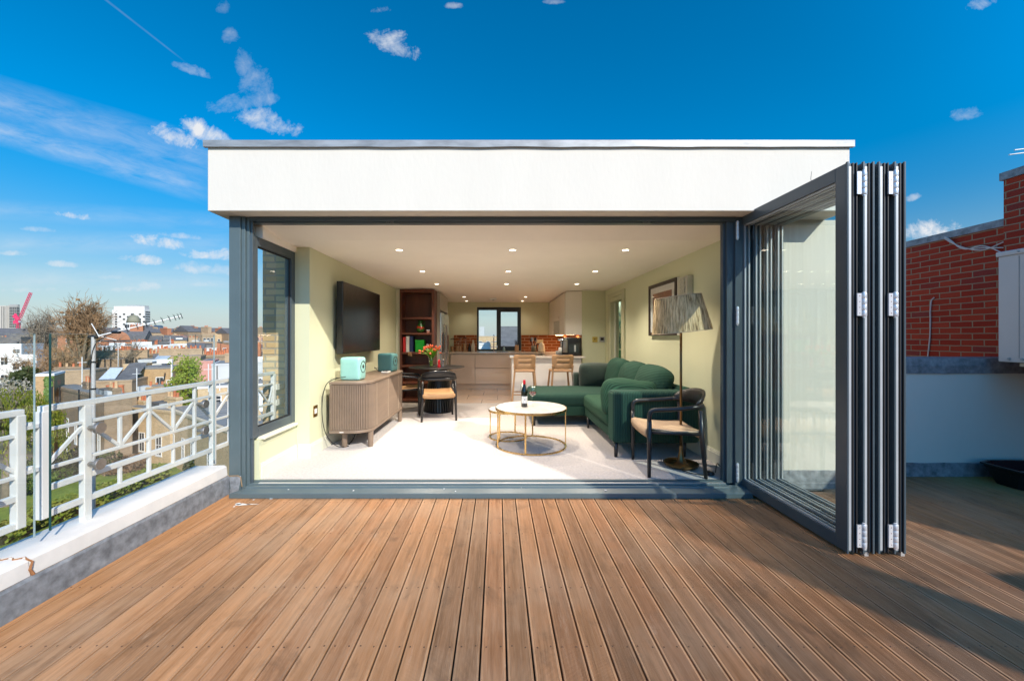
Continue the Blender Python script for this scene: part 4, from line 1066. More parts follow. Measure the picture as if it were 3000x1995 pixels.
# ---- nested coffee tables
def coffee(cx, cy, r, h, label, leg_angles, thick=.014):
    t = thing('coffee_table', (cx, cy, 0), label, 'coffee table', 'nested round coffee tables')
    MB().lathe([(.0001, h - .018), (r - .012, h - .018), (r - .008, h - .014), (r - .008, h - .002), (r - .011, h), (.0001, h)], (cx, cy, 0), 72).build('marble_top', marble_m, t, autosmooth=30)
    def ring(z0, z1, ra, rb): return MB().lathe([(ra, z0), (rb, z0), (rb, z1), (ra, z1), (ra, z0)], (cx, cy, 0), 72)
    ring(h - .028, h - .003, r - .0075, r).build('rim', brass, t, autosmooth=30)
    ring(.0, .014, r - .022, r - .004).build('base_ring', brass, t, autosmooth=30)
    for a in leg_angles:
        ca, sa = math.cos(R(a)), math.sin(R(a)); rr_ = r - .013
        MB().bar((cx + rr_ * ca, cy + rr_ * sa, .0142), (cx + rr_ * ca, cy + rr_ * sa, h - .0285), .018, .010, (ca, sa, 0)).build('leg', brass, t)
    return t
coffee(.384, 4.50, .412, .445, 'large round coffee table with white marble top and brass frame', [-103, -2, 82, 196])
coffee(.13, 4.87, .245, .355, 'smaller round coffee table tucked beneath the large marble one', [-118, -25, 65, 165])

def wine_glass(x, y, wine, label):
    t = thing('wine_glass', (x, y, .445), label, 'wine glass', 'wine glasses on the marble table')
    z = .4455
    MB().lathe([(.0001, z + .004), (.028, z + .0015), (.036, z), (.036, z + .001), (.010, z + .006), (.0042, z + .012), (.0036, z + .09), (.006, z + .100)], (x, y, 0), 28).build('stem_and_foot', glass_c, t, smooth=True)
    MB().lathe([(.006, z + .100), (.030, z + .116), (.0445, z + .140), (.042, z + .175), (.034, z + .228), (.0328, z + .228), (.0405, z + .175), (.043, z + .140), (.028, z + .118), (.0001, z + .105)], (x, y, 0), 32).build('bowl', glass_c, t, smooth=True)
    if wine: MB().lathe([(.0001, z + .106), (.027, z + .119), (.0415, z + .140), (.0411, z + .149), (.0001, z + .149)], (x, y, 0), 28).build('red_wine', M('red_wine', (.10, .003, .012), .1), t, smooth=False)
wine_glass(.417, 4.63, True, 'wine glass holding a little red wine on the marble table')
wine_glass(.318, 4.76, False, 'empty wine glass half hidden behind the wine bottle')
wb = thing('wine_bottle', (.308, 4.49, .445), 'dark wine bottle with white label and red capsule', 'bottle')
z = .4455; bx_, by_ = .308, 4.49
on(MB().lathe([(.0001, z), (.034, z), (.0375, z + .006), (.0375, z + .175), (.034, z + .195), (.020, z + .225), (.0145, z + .25), (.0142, z + .262)], (bx_, by_, 0), 32), 'bottle_glass', M('dark_bottle_glass', (.006, .009, .004), .06, var=.0, coat=.5), wb, smooth=True)
on(MB().lathe([(.0148, z + .2621), (.0152, z + .264), (.0150, z + .306), (.0130, z + .309), (.0001, z + .309)], (bx_, by_, 0), 24), 'capsule', red_gl, wb, autosmooth=40)
mb = MB(); vs = []; fs = []
for k in range(13):
    a = R(-150) + R(120) * k / 12
    vs += [(bx_ + .0381 * math.cos(a), by_ + .0381 * math.sin(a), z + .045), (bx_ + .0381 * math.cos(a), by_ + .0381 * math.sin(a), z + .125)]
for k in range(12): fs.append((2 * k, 2 * k + 2, 2 * k + 3, 2 * k + 1))
lb = on(mb.add(vs, fs), 'label', white_pl, wb, smooth=True)
mb = MB(); vs = []; fs = []
for k in range(4):
    a = R(-98) + R(20) * k / 3
    vs += [(bx_ + .0384 * math.cos(a), by_ + .0384 * math.sin(a), z + .084), (bx_ + .0384 * math.cos(a), by_ + .0384 * math.sin(a), z + .092)]
for k in range(3): fs.append((2 * k, 2 * k + 2, 2 * k + 3, 2 * k + 1))
mb.add(vs, fs).build('emblem', black_pl, lb)

# ---- corner sofa
sf = thing('corner_sofa', (1.6, 5.2, 0), 'dark green corduroy corner sofa with chaise along the sage wall', 'sofa')
on(MB().rbox((1.655, 5.33, .215), (.86, 2.22, .145), .03, 4), 'base', cord_b, sf, smooth=True)
on(MB().rbox((.86, 5.94, .215), (.80, .96, .145), .03, 4), 'chaise_base', cord_b, sf, smooth=True)
on(MB().rbox((1.645, 4.125, .415), (.90, .21, .535), .035, 8, (0, .008, .008)), 'arm', cord_a, sf, smooth=True)
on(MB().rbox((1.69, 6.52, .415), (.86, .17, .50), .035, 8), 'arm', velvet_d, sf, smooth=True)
on(MB().rbox((2.06, 5.33, .44), (.14, 2.24, .52), .05, 8), 'back_panel', cord_b, sf, smooth=True)
on(MB().rbox((1.51, 4.83, .365), (.64, 1.20, .185), .055, 10, (.015, .01, .022), jit=.006), 'seat_cushion', cord_c, sf, smooth=True)
on(MB().rbox((1.16, 5.93, .365), (1.36, .96, .18), .055, 12, (.012, .012, .018), jit=.006, seed=3), 'chaise_cushion', cord_a, sf, smooth=True)
for k, (yy_, zz, rx, jt) in enumerate(((4.70, .655, 4, 2.), (5.34, .665, -3, 7.), (6.0, .675, 3, 4.))):
    M4 = Matrix.Rotation(R(14), 4, 'Y') @ Matrix.Rotation(R(rx * .4), 4, 'X')
    on(MB().rbox((1.86, yy_, zz), (.22, .68, .46), .09, 9, (.045, .02, .03), M4, jit=.014, seed=jt), 'back_cushion', cord_b, sf, smooth=True)
for lx, ly in ((1.235, 4.06), (1.945, 4.06), (1.25, 5.36), (.516, 5.51), (.52, 6.35), (1.2, 6.38), (2.0, 6.5)):
    on(MB().lathe([(.017, 0), (.024, .145)], (lx, ly, 0), 12), 'leg', black_wood, sf, smooth=True)
def throw(c, d, M4, m, label, jt, r=.07, b=(.05, .02, .02)):
    t = thing('scatter_cushion', c, label, 'cushion', 'loose cushions on the sofa')
    MB().rbox(c, d, r, 9, b, M4, jit=.016, seed=jt).build('cover', m, t, smooth=True)
throw((1.47, 4.335, .565), (.58, .17, .40), Matrix.Rotation(R(-16), 4, 'X') @ Matrix.Rotation(R(4), 4, 'Y'), cord_c, 'ribbed green scatter cushion slumped behind the near sofa arm', 3., .075, (.02, .05, .02))
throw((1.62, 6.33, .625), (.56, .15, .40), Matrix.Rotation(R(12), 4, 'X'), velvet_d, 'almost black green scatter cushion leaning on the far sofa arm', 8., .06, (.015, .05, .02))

# ---- floor lamp
fx, fy = 1.768, 3.75
lp = thing('floor_lamp', (fx, fy, 0), 'bronze floor lamp with pleated straw coloured shade, slightly crooked', 'lamp')
on(MB().lathe([(.0001, .002), (.12, .002), (.150, .018), (.158, .038), (.155, .041), (.138, .024), (.085, .022), (.050, .045), (.030, .085), (.018, .14), (.0125, .20), (.0001, .20)], (fx, fy, 0), 48), 'base', bronze, lp, autosmooth=50)
on(MB().cyl((fx, fy, 0), .0115, .20, 1.50, 16), 'stem', bronze, lp, smooth=True)
def shade_mesh(n=160):
    vs = []; fs = []; rows = 9
    for i in range(rows):
        t = i / (rows - 1); r0 = .264 + (.206 - .264) * t; z = -.165 + .335 * t
        for j in range(n):
            a = 2 * PI * j / n
            w_ = 1 + .014 * math.sin(j * 2 * PI / 3.1 + 2 * mnoise.noise(Vector((j * .13, t * 2, 0)))) + .012 * mnoise.noise(Vector((j * .5, t * 3, 4)))
            vs.append((r0 * w_ * math.cos(a), r0 * w_ * math.sin(a), z))
    for i in range(rows - 1):
        for j in range(n): fs.append((i * n + j, i * n + (j + 1) % n, (i + 1) * n + (j + 1) % n, (i + 1) * n + j))
    return vs, fs
m, nt, b, out = new_mat('pleated_straw_fabric')
v = coords(nt)
tcn = N(nt, 'ShaderNodeTexCoord'); s3 = N(nt, 'ShaderNodeSeparateXYZ'); L(nt, tcn.outputs['Object'], s3.inputs[0])
ang = math_node(nt, 'ARCTAN2', s3.outputs[1], s3.outputs[0])
cbx = N(nt, 'ShaderNodeCombineXYZ'); L(nt, math_node(nt, 'MULTIPLY', ang, 15), cbx.inputs[0]); L(nt, math_node(nt, 'MULTIPLY', s3.outputs[2], 5), cbx.inputs[1])
nz = noise(nt, cbx.outputs[0], 1.3, 5, .7)
L(nt, ramp(nt, nz, [(.40, (.10, .075, .035)), (.47, (.46, .35, .19)), (.58, (.78, .62, .37))]), b.inputs['Base Color']); b.inputs['Roughness'].default_value = .9
bump(nt, b, nz, .5, .01)
trl = N(nt, 'ShaderNodeBsdfTranslucent'); trl.inputs[0].default_value = (.5, .42, .28, 1); mxs = N(nt, 'ShaderNodeMixShader'); mxs.inputs[0].default_value = .25
L(nt, b.outputs[0], mxs.inputs[1]); L(nt, trl.outputs[0], mxs.inputs[2]); L(nt, mxs.outputs[0], out.inputs[0])
vs, fs = shade_mesh()
M4 = Matrix.Translation((fx - .012, fy, 1.466)) @ Matrix.Rotation(R(-6.5), 4, 'Y')
sho = on(MB().add(vs, fs, M4), 'shade', m, lp, smooth=True)
mb = MB()
mb.tube([M4 @ Vector((  .207 * math.cos(2 * PI * k / 60),   .207 * math.sin(2 * PI * k / 60), .17)) for k in range(60)], .004, 6, closed=True)
mb.tube([M4 @ Vector((.265 * math.cos(2 * PI * k / 60), .265 * math.sin(2 * PI * k / 60), -.165)) for k in range(60)], .004, 6, closed=True)
mb.build('trim', M('straw_binding', (.48, .38, .25), .8), sho)
cb = MB().tube(smooth_path([(fx - .05, fy - .13, .006), (fx - .0, fy - .20, .006), (1.84, 3.50, .006), (1.93, 3.49, .008)], 3), .004, 6)
tag(cb.build('lamp_cable', black_pl, origin=(1.8, 3.55, .01)), 'black lamp flex lying on the carpet beneath the armchair', 'cable')
cb = MB().tube(smooth_path([(1.96, 3.50, .03), (2.02, 3.58, .10), (2.06, 3.60, .05), (2.10, 3.55, .008), (2.13, 3.5, .008)], 3), .004, 6)
tag(cb.build('lamp_cable', black_pl, origin=(2.05, 3.55, .05)), 'black flex running from the foot switch to the wall', 'cable')
fs_ = thing('foot_switch', (1.925, 3.52, 0), 'round black foot switch on the lamp flex beside the chair leg', 'switch')
on(MB().lathe([(.032, .004), (.037, .014), (.032, .028), (.018, .034), (.0001, .035)], (1.925, 3.52, 0), 22), 'body', black_pl, fs_, smooth=True)

# ---- framed picture and intercom box on the right wall
pc = thing('picture_frame', (2.12, 5.4, 1.55), 'dark framed abstract rust brown picture behind the lamp shade', 'picture')
py0, py1 = RX * F / (1567 - CX) * 1.0, 0
ya, yb = 4.58, 5.42
on(MB().box(RX - .035, RX - .001, ya, yb, 1.27, 1.955), 'backing', M('picture_mount_white', (.72, .70, .66), .7), pc)
mb = MB()
for y0, y1, z0, z1 in ((ya, ya + .045, 1.27, 1.955), (yb - .045, yb, 1.27, 1.955), (ya + .045, yb - .045, 1.27, 1.315), (ya + .045, yb - .045, 1.91, 1.955)): mb.box(RX - .05, RX - .0351, y0, y1, z0, z1)
on(mb, 'frame', M('dark_brown_frame', (.035, .02, .014), .4), pc, bevel=.003)
m, nt, b, out = new_mat('abstract_rust_print')
L(nt, ramp(nt, noise(nt, coords(nt, (1, 3, 3)), 2.2, 5, .6, 1.), [(.3, (.09, .022, .01)), (.55, (.24, .065, .022)), (.75, (.45, .20, .06))]), b.inputs['Base Color']); b.inputs['Roughness'].default_value = .4
on(MB().box(RX - .037, RX - .0351, ya + .14, yb - .13, 1.40, 1.83), 'print', m, pc)
on(MB().box(RX - .0402, RX - .0385, ya + .046, yb - .046, 1.316, 1.909), 'glazing', glass_c, pc)
ic = thing('meter_box', (2.12, 4.3, 1.75), 'narrow pale grey switch box on the wall behind the lamp shade', 'electrical box')
on(MB().box(RX - .07, RX - .001, 4.27, 4.50, 1.45, 1.93), 'casing', M('pale_grey_box', (.50, .48, .38), .5), ic, bevel=.006)
on(MB().box(RX - .082, RX - .0702, 4.31, 4.42, 1.74, 1.91), 'module', M('speckled_module', (.42, .41, .33), .6, var=.35, vscale=60), ic, bevel=.003)
on(MB().box(RX - .078, RX - .0702, 4.305, 4.43, 1.48, 1.715), 'cover', M('pale_grey_box'), ic, bevel=.003)

# ---- lit downlights and smoke alarm
DLY = [(4.165, (-1.055, .16, 1.37)), (5.5, (-1.065, .15, 1.38)), (6.785, (-1.065, .155, 1.38)), (8.92, (-.77, .64)), (9.9, (-.79, .63))]
names_r = ['closest to the doorway', 'over the coffee table', 'beyond the sofa', 'over the kitchen floor', 'closest to the kitchen window']
names_c = {3: ['above the television side', 'on the middle line', 'above the sofa side'], 2: ['on the fridge side', 'on the cupboard side']}
for ri, (yy_, xs) in enumerate(DLY):
    for ci, xx in enumerate(xs):
        t = thing('downlight', (xx, yy_, CZ), 'lit round ceiling downlight %s, %s' % (names_c[len(xs)][ci], names_r[ri]), 'downlight', 'lit downlights in the ceiling')
        MB().lathe([(.034, -.002), (.044, -.004), (.046, -.0005)], (xx, yy_, CZ), 24).build('trim_ring', white_pl, t, smooth=True)
        MB().lathe([(.0001, -.0031), (.0335, -.003)], (xx, yy_, CZ), 24).build('lens', lit_warm, t)
        ld = bpy.data.lights.new('downlight_lamp', 'SPOT'); ld.energy = LAMP_ROWS[ri]; ld.color = (1, .86, .70); ld.spot_size = R(118 if ri == 0 else 130); ld.spot_blend = 1.0; ld.shadow_soft_size = .04
        lo = bpy.data.objects.new('downlight_lamp', ld); COL.objects.link(lo); lo.location = (0, 0, -.03); lo.parent = t
sm = thing('smoke_alarm', (UX(1136, 9.2), 9.2, CZ), 'white square smoke alarm on the kitchen ceiling', 'smoke alarm')
on(MB().rbox((UX(1136, 9.2), 9.2, CZ - .022), (.16, .16, .04), .012, 3), 'housing', white_pl, sm, smooth=True)
on(MB().lathe([(.03, -.012), (.02, 0)], (UX(1136, 9.2), 9.2, CZ - .044), 16), 'sensor', grey_pl, sm)
# ================================================================== kitchen end
KZ = .885
# ---- dark bookcase
bc = thing('bookcase', (-1.53, 7.55, 0), 'tall dark walnut open bookcase beside the fridge', 'bookcase')
bx0, bx1, by0, by1 = -1.87, -1.21, 7.42, 7.75
on(MB().box(bx0, bx0 + .035, by0, by1, 0, CZ - .012), 'side_panel', walnut, bc, bevel=.002)
on(MB().box(bx1 - .05, bx1, by0, by1, 0, CZ - .012), 'side_panel', walnut, bc, bevel=.002)
on(MB().box(bx0 + .035, bx1 - .05, by1 - .02, by1, 0, CZ - .012), 'back_panel', walnut, bc)
on(MB().box(bx0 + .035, bx1 - .05, by0, by1 - .02, CZ - .07, CZ - .012), 'top_panel', walnut, bc)
for zz in (1.615, 1.32, .95, .70, .38, .05):
    on(MB().box(bx0 + .0352, bx1 - .0502, by0 + .004, by1 - .0202, zz - .018, zz + .018), 'shelf', walnut, bc, bevel=.002)
on(MB().box(LX + .002, bx0 - .002, by0 + .03, by0 + .06, 0, CZ - .004), 'filler_strip', cream_trim, bc)
ju = thing('jug', (-1.50, 7.55, 1.338), 'green ceramic jug with a red painted motif on the shelf', 'jug')
m, nt, b, out = new_mat('green_red_glaze')
nz = noise(nt, coords(nt), 14, 4)
s3 = N(nt, 'ShaderNodeSeparateXYZ'); tcn = N(nt, 'ShaderNodeTexCoord'); L(nt, tcn.outputs['Object'], s3.inputs[0])
band = math_node(nt, 'SUBTRACT', 1.0, math_node(nt, 'MULTIPLY', math_node(nt, 'ABSOLUTE', math_node(nt, 'SUBTRACT', s3.outputs[2], .10)), 14), clamp=True)
L(nt, mixc(nt, math_node(nt, 'GREATER_THAN', math_node(nt, 'MULTIPLY', band, nz), .33), (.035, .12, .025), (.40, .04, .02)), b.inputs['Base Color']); b.inputs['Roughness'].default_value = .2
on(MB().lathe([(.0001, 1.339), (.05, 1.339), (.075, 1.375), (.082, 1.41), (.07, 1.46), (.042, 1.51), (.036, 1.545), (.05, 1.575), (.046, 1.575), (.033, 1.545), (.03, 1.50)], (-1.50, 7.55, 0), 28), 'body', m, ju, smooth=True)
on(MB().tube(smooth_path([(-1.455, 7.55, 1.56), (-1.415, 7.55, 1.55), (-1.41, 7.55, 1.50), (-1.44, 7.55, 1.46)], 2), .007, 8), 'handle', m, ju, smooth=True)
cj = thing('candle_jar', (-1.345, 7.52, 1.338), 'small pink candle jar with white lid beside the green jug', 'jar')
on(MB().cyl((-1.345, 7.52, 0), .032, 1.339, 1.382, 18), 'jar', M('pink_wax', (.50, .24, .18), .4), cj, smooth=False)
on(MB().cyl((-1.345, 7.52, 0), .034, 1.3822, 1.398, 18), 'lid', white_pl, cj)
def book(x, w, h, m, label, d=.17):
    t = thing('book', (x + w / 2, 7.53, .968), label, 'book', 'books on the walnut shelf')
    MB().box(x, x + w, 7.45, 7.45 + .004, .969, .969 + h).box(x, x + .003, 7.454, 7.45 + d, .969, .969 + h).box(x + w - .003, x + w, 7.454, 7.45 + d, .969, .969 + h).build('cover', m, t)
    MB().box(x + .0031, x + w - .0031, 7.455, 7.45 + d - .004, .972, .966 + h).build('pages', M('book_pages', (.70, .64, .52), .8), t)
book(-1.815, .052, .285, red_gl, 'upright bright red book at the end of the walnut shelf')
book(-1.755, .060, .30, M('white_book_cover', (.66, .64, .60), .5), 'upright white book between the red and navy ones')
book(-1.690, .062, .30, M('navy_book_cover', (.015, .028, .10), .5), 'upright navy book beside the green box')
gb = thing('gift_box', (-1.50, 7.53, .968), 'bright green square box standing on the walnut shelf', 'box')
on(MB().box(-1.582, -1.415, 7.46, 7.62, .969, 1.155), 'box_body', M('bright_green_card', (.005, .30, .015), .4, var=.03), gb, bevel=.004)
on(MB().box(-1.586, -1.411, 7.456, 7.624, 1.1552, 1.20), 'lid', M('bright_green_card'), gb, bevel=.004)
fg = thing('figurine', (-1.36, 7.53, .968), 'pale knitted figurine sitting on the shelf edge behind the tulips', 'figurine')
on(MB().rbox((-1.36, 7.53, 1.015), (.07, .06, .09), .03, 3), 'torso', M('pale_knit', (.45, .38, .34), .9), fg, smooth=True)
on(MB().rbox((-1.36, 7.53, 1.09), (.055, .05, .06), .025, 3), 'head', M('pale_knit'), fg, smooth=True)
for s1 in (0, 1, 2):
    t = MB().tube(smooth_path([(-1.70 + .02 * s1, 7.46, .972), (-1.70 + .02 * s1, 7.415, .965), (-1.695 + .03 * s1, 7.412, .90 - .01 * s1)], 2), .005, 6)
    if s1 == 0: tt = t
    else: tt.v, tt.f, tt.m = tt.v + t.v, tt.f + [tuple(i + len(tt.v) for i in f) for f in t.f], tt.m + t.m
tag(tt.build('tassel', tan_leather, origin=(-1.69, 7.42, .93)), 'tan tassel hanging over the shelf edge below the navy book', 'tassel')

# ---- fridge and tall units
ct = thing('tall_cupboard', (-1.5, 8.3, 0), 'tall beige cupboard housing built around the fridge', 'cupboard')
fxx = -1.175
on(MB().box(LX + .002, fxx, 7.752, 9.0, 1.80, CZ - .02), 'cabinet_box', M('greige_panel', (.40, .36, .29), .4, var=.02), ct)
for y0, y1 in ((7.77, 8.37), (8.376, 8.98)): on(MB().box(fxx + .0005, fxx + .02, y0, y1, 1.805, CZ - .03), 'door', M('greige_panel'), ct, bevel=.002)
on(MB().box(LX + .002, fxx + .02, 7.752, 7.77, 0, 1.80), 'side_panel', M('greige_panel'), ct)
on(MB().box(LX + .002, fxx + .02, 8.975, 9.0, 0, 1.80), 'side_panel', M('greige_panel'), ct)
fr = thing('fridge', (-1.5, 8.3, 0), 'stainless steel double door fridge with long handles', 'fridge')
on(MB().box(LX + .01, fxx - .02, 7.79, 8.955, .02, 1.765), 'cabinet', M('fridge_side_grey', (.25, .25, .25), .4), fr)
on(MB().box(fxx - .018, fxx + .055, 7.795, 8.20, .05, 1.755), 'door', steel_f, fr, bevel=.012)
on(MB().box(fxx - .018, fxx + .055, 8.206, 8.95, .05, 1.755), 'door', steel_f, fr, bevel=.012)
for yy_ in (8.15, 8.26): on(MB().tube([(fxx + .056, yy_, .62), (fxx + .09, yy_, .64), (fxx + .09, yy_, 1.50), (fxx + .056, yy_, 1.52)], .011, 10), 'handle', steel, fr, smooth=True)
on(MB().box(fxx + .0555, fxx + .062, 7.88, 8.06, .95, 1.35), 'dispenser', black_pl, fr, bevel=.003)

# ---- base run with sink
br = thing('kitchen_units', (-.3, 9.6, 0), 'beige gloss base units with stone worktop under the kitchen window', 'kitchen units')
FYK = 9.30
on(MB().box(-1.15, 1.0, FYK + .022, BY - .03, .13, KZ - .03), 'carcass', M('greige_panel'), br)
on(MB().box(-1.15, 1.0, FYK + .06, FYK + .08, .0041, .13), 'plinth', gloss_beige, br)
on(MB().box(-1.17, 1.67, FYK - .01, BY - .022, KZ - .028, KZ), 'worktop', worktop_m, br, bevel=.004)
on(MB().box(-1.13, -.545, FYK, FYK + .02, .14, KZ - .045), 'door', gloss_beige, br, bevel=.002)
for z0, z1 in ((.14, .515), (.525, KZ - .045)): on(MB().box(-.535, .36, FYK, FYK + .02, z0, z1), 'drawer', gloss_beige, br, bevel=.002)
on(MB().box(.37, .97, FYK, FYK + .02, .14, KZ - .045), 'door', gloss_beige, br, bevel=.002)
on(MB().box(-.55, .25, 9.62, 10.05, KZ + .0005, KZ + .003), 'sink_rim', steel, br)
on(MB().box(1.06, 1.67, 8.0, FYK - .012, .13, KZ - .03), 'side_cabinet', gloss_beige, br)
on(MB().box(1.04, 1.675, 7.97, FYK - .0105, KZ - .0279, KZ - .0002), 'side_worktop', worktop_m, br)
tp = thing('kitchen_tap', (UX(1137, 10.1), 10.1, KZ), 'chrome cross head mixer tap before the kitchen window', 'tap')
tx = UX(1137, 10.1)
on(MB().cyl((tx, 10.1, 0), .022, KZ, KZ + .03, 16), 'base', chrome, tp)
on(MB().tube(smooth_path([(tx, 10.1, KZ + .03), (tx, 10.1, KZ + .36), (tx, 10.08, KZ + .42), (tx, 10.02, KZ + .43), (tx, 9.96, KZ + .38), (tx, 9.96, KZ + .30)], 3), .013, 12), 'spout', chrome, tp, smooth=True)
on(MB().bar((tx - .11, 10.1, KZ + .115), (tx + .11, 10.1, KZ + .115), .022, .022), 'cross_bar', chrome, tp, bevel=.004)
for s1 in (-1, 1): on(MB().lathe([(.016, 0), (.013, .04)], (tx + s1 * .085, 10.1, KZ + .127), 12), 'lever', chrome, tp)
def bottle(name, x, y, prof, m, label, cat, capm=None, grp=None):
    t = thing(name, (x, y, KZ), label, cat, grp)
    MB().lathe([(r, KZ + .001 + z) for r, z in prof], (x, y, 0), 20).build('body', m, t, smooth=True)
    r, z = prof[-1]
    MB().lathe([(r * 1.1 + .002, KZ + .0012 + z), (r * 1.1 + .002, KZ + .02 + z), (.0001, KZ + .022 + z)], (x, y, 0), 14).build('cap', capm or black_pl, t)
    return t
bottle('soap_bottle', UX(1160.5, 10.05), 10.05, [(.0001, 0), (.032, 0), (.034, .01), (.034, .085), (.014, .11), (.012, .125)], M('pale_soap', (.35, .48, .48), .2), 'small clear soap dispenser by the sink', 'soap bottle')
bottle('stoneware_bottle', UX(1089.5, 10.0), 10.0, [(.0001, 0), (.046, 0), (.05, .02), (.05, .16), (.028, .22), (.018, .25), (.018, .28)], M('cream_stoneware', (.50, .46, .37), .4), 'cream stoneware bottle against the brick splashback', 'bottle', M('cream_stoneware'))
bottle('oil_bottle', UX(1081, 10.05), 10.05, [(.0001, 0), (.038, 0), (.04, .015), (.04, .12), (.02, .16), (.016, .19)], M('dark_brown_glass', (.02, .012, .008), .15), 'short dark oil bottle beside the stoneware one', 'bottle')
amber = M('amber_oats', (.36, .20, .09), .6, var=.3, vscale=30)
for k, (px, hh, rr_, lb) in enumerate(((1041.5, .30, .055, 'tall storage jar nearest the fridge'), (1054, .24, .055, 'shorter storage jar, second from the fridge'), (1059.5, .34, .05, 'tallest storage jar in the row with a dark lid'), (1070.5, .33, .055, 'tall storage jar nearest the dark oil bottle'))):
    x = UX(px, 10.08)
    t = thing('storage_jar', (x, 10.08, KZ), lb, 'jar', 'glass storage jars on the worktop')
    MB().lathe([(.0001, .001), (rr_, .001), (rr_, hh), (rr_ * .8, hh + .012)], (x, 10.08, KZ), 20).build('glass_body', glass_c, t, smooth=True)
    MB().cyl((x, 10.08, KZ), rr_ - .005, .004, hh * (.45 + .15 * (k % 2)), 18).build('contents', amber, t)
    MB().cyl((x, 10.08, KZ), rr_ * .85, hh + .0125, hh + .035, 18).build('lid', M('dark_lid', (.05, .03, .02), .5), t)
kb = thing('knife_block', (UX(1189, 10.05), 10.05, KZ), 'wooden knife block with black handles at the window edge', 'knife block')
x = UX(1190, 10.05)
on(MB().box(x - .05, x + .05, 9.98, 10.10, KZ + .001, KZ + .17), 'block', oak_l, kb, bevel=.006)
for k in range(4): on(MB().bar((x - .034 + .022 * k, 10.03, KZ + .171), (x - .034 + .022 * k - .015, 10.02, KZ + .27 + .03 * (k % 2)), .016, .022), 'knife_handle', black_pl, kb, bevel=.004)
uc = thing('utensil_pot', (UX(1227, 9.9), 9.9, KZ), 'grey utensil pot holding dark kitchen tools', 'pot')
x = UX(1229, 9.9)
on(MB().lathe([(.0001, .001), (.062, .001), (.066, .16), (.060, .16), (.058, .02)], (x, 9.9, KZ), 22), 'pot', M('grey_green_ceramic', (.13, .13, .10), .4), uc, smooth=True)
for k in range(6):
    a = k * 1.05; q = Vector((x + .07 * math.cos(a), 9.9 + .06 * math.sin(a), KZ + .26 + .02 * (k % 3)))
    on(MB().tube([(x + .02 * math.cos(a), 9.9 + .02 * math.sin(a), KZ + .03), q], .006, 6).rbox(q + Vector((0, 0, .03)), (.05, .014, .075), .012, 2), 'utensil', black_pl if k % 2 else steel, uc, smooth=True)
kt = thing('kettle', (UX(1246, 9.5), 9.5, KZ), 'cream electric kettle with dark handle on the worktop', 'kettle')
x = UX(1247, 9.5)
on(MB().lathe([(.0001, .004), (.085, .004), (.088, .03), (.084, .10), (.068, .185), (.055, .215), (.03, .23), (.012, .24), (.014, .25), (.0001, .255)], (x, 9.5, KZ), 28), 'body', M('cream_enamel', (.62, .55, .42), .25), kt, smooth=True)
on(MB().tube(smooth_path([(x - .06, 9.5, KZ + .20), (x - .12, 9.5, KZ + .21), (x - .125, 9.5, KZ + .10), (x - .095, 9.5, KZ + .04)], 3), .012, 8), 'handle', black_pl, kt, smooth=True)
on(MB().cyl((x, 9.5, KZ), .09, .0, .004, 24), 'power_base', black_pl, kt)
ws = thing('wall_plate', (UX(1242, 10.27), 10.275, 1.2), 'cream double socket plate on the brick splashback behind the kettle', 'socket')
on(MB().box(UX(1235, 10.27), UX(1251, 10.27), BY - .031, BY - .0205, 1.105, 1.195), 'plate', M('cream_socket', (.62, .52, .30), .4), ws, bevel=.003)

# ---- peninsula
pn = thing('peninsula', (.95, 7.7, 0), 'white breakfast bar peninsula behind the two oak stools', 'breakfast bar')
on(MB().box(.27, 1.60, 7.43, 7.92, .0, KZ - .032), 'panel', white_lam, pn, bevel=.002)
on(MB().box(.235, 1.665, 7.38, 7.96, KZ - .031, KZ), 'worktop', M('white_quartz', (.70, .66, .61), .2, var=.03), pn, bevel=.004)
# ---- wall cupboards
wc = thing('wall_cupboard', (1.5, 9, 1.3), 'cream wall cupboards with a white end panel beside the sage wall', 'cupboard')
cream_c = M('cream_cupboard', (.72, .65, .55), .4, var=.02)
on(MB().box(1.36, 1.679, 7.752, 7.775, 1.30, CZ - .015), 'end_panel', M('warm_white_panel', (.84, .78, .70), .45, var=.02), wc)
on(MB().box(1.362, 1.679, 7.776, BY - .01, 1.31, CZ - .02), 'cabinet_box', cream_c, wc)
for y0, y1, z0 in ((7.78, 8.42), (8.43, 9.30), (9.31, 9.9)) and ((7.78, 8.42, 1.31), (8.43, 9.30, 1.62), (9.31, 9.9, 1.31)):
    on(MB().box(1.338, 1.3615, y0, y1, z0, CZ - .04), 'door', cream_c, wc, bevel=.003)
for yy_, z in ((8.36, 1.37), (9.37, 1.37), (8.5, 1.68)): on(MB().lathe([(.012, 0), (.016, .012), (.0001, .018)], (0, 0, 0), 12, Matrix.Translation((1.337, yy_, z)) @ Matrix.Rotation(-PI / 2, 4, 'Y')), 'knob', cream_c, wc, smooth=True)
on(MB().box(1.34, 1.361, 8.43, 9.30, 1.31, 1.60), 'extractor', M('steel_grey_panel', (.40, .37, .33), .3, metal=.4), wc)
for yy_ in (7.95, 9.5):
    on(MB().box(1.45, 1.60, yy_, yy_ + .25, 1.302, 1.309), 'strip_light', emis('warm_strip', (1, .72, .42), 12), wc)
    ld = bpy.data.lights.new('strip_lamp', 'AREA'); ld.energy = 3.5; ld.size = .2; ld.color = (1, .7, .4)
    lo = bpy.data.objects.new('strip_lamp', ld); COL.objects.link(lo); lo.location = Vector((1.52, yy_ + .12, 1.295)) - wloc(wc); lo.parent = wc
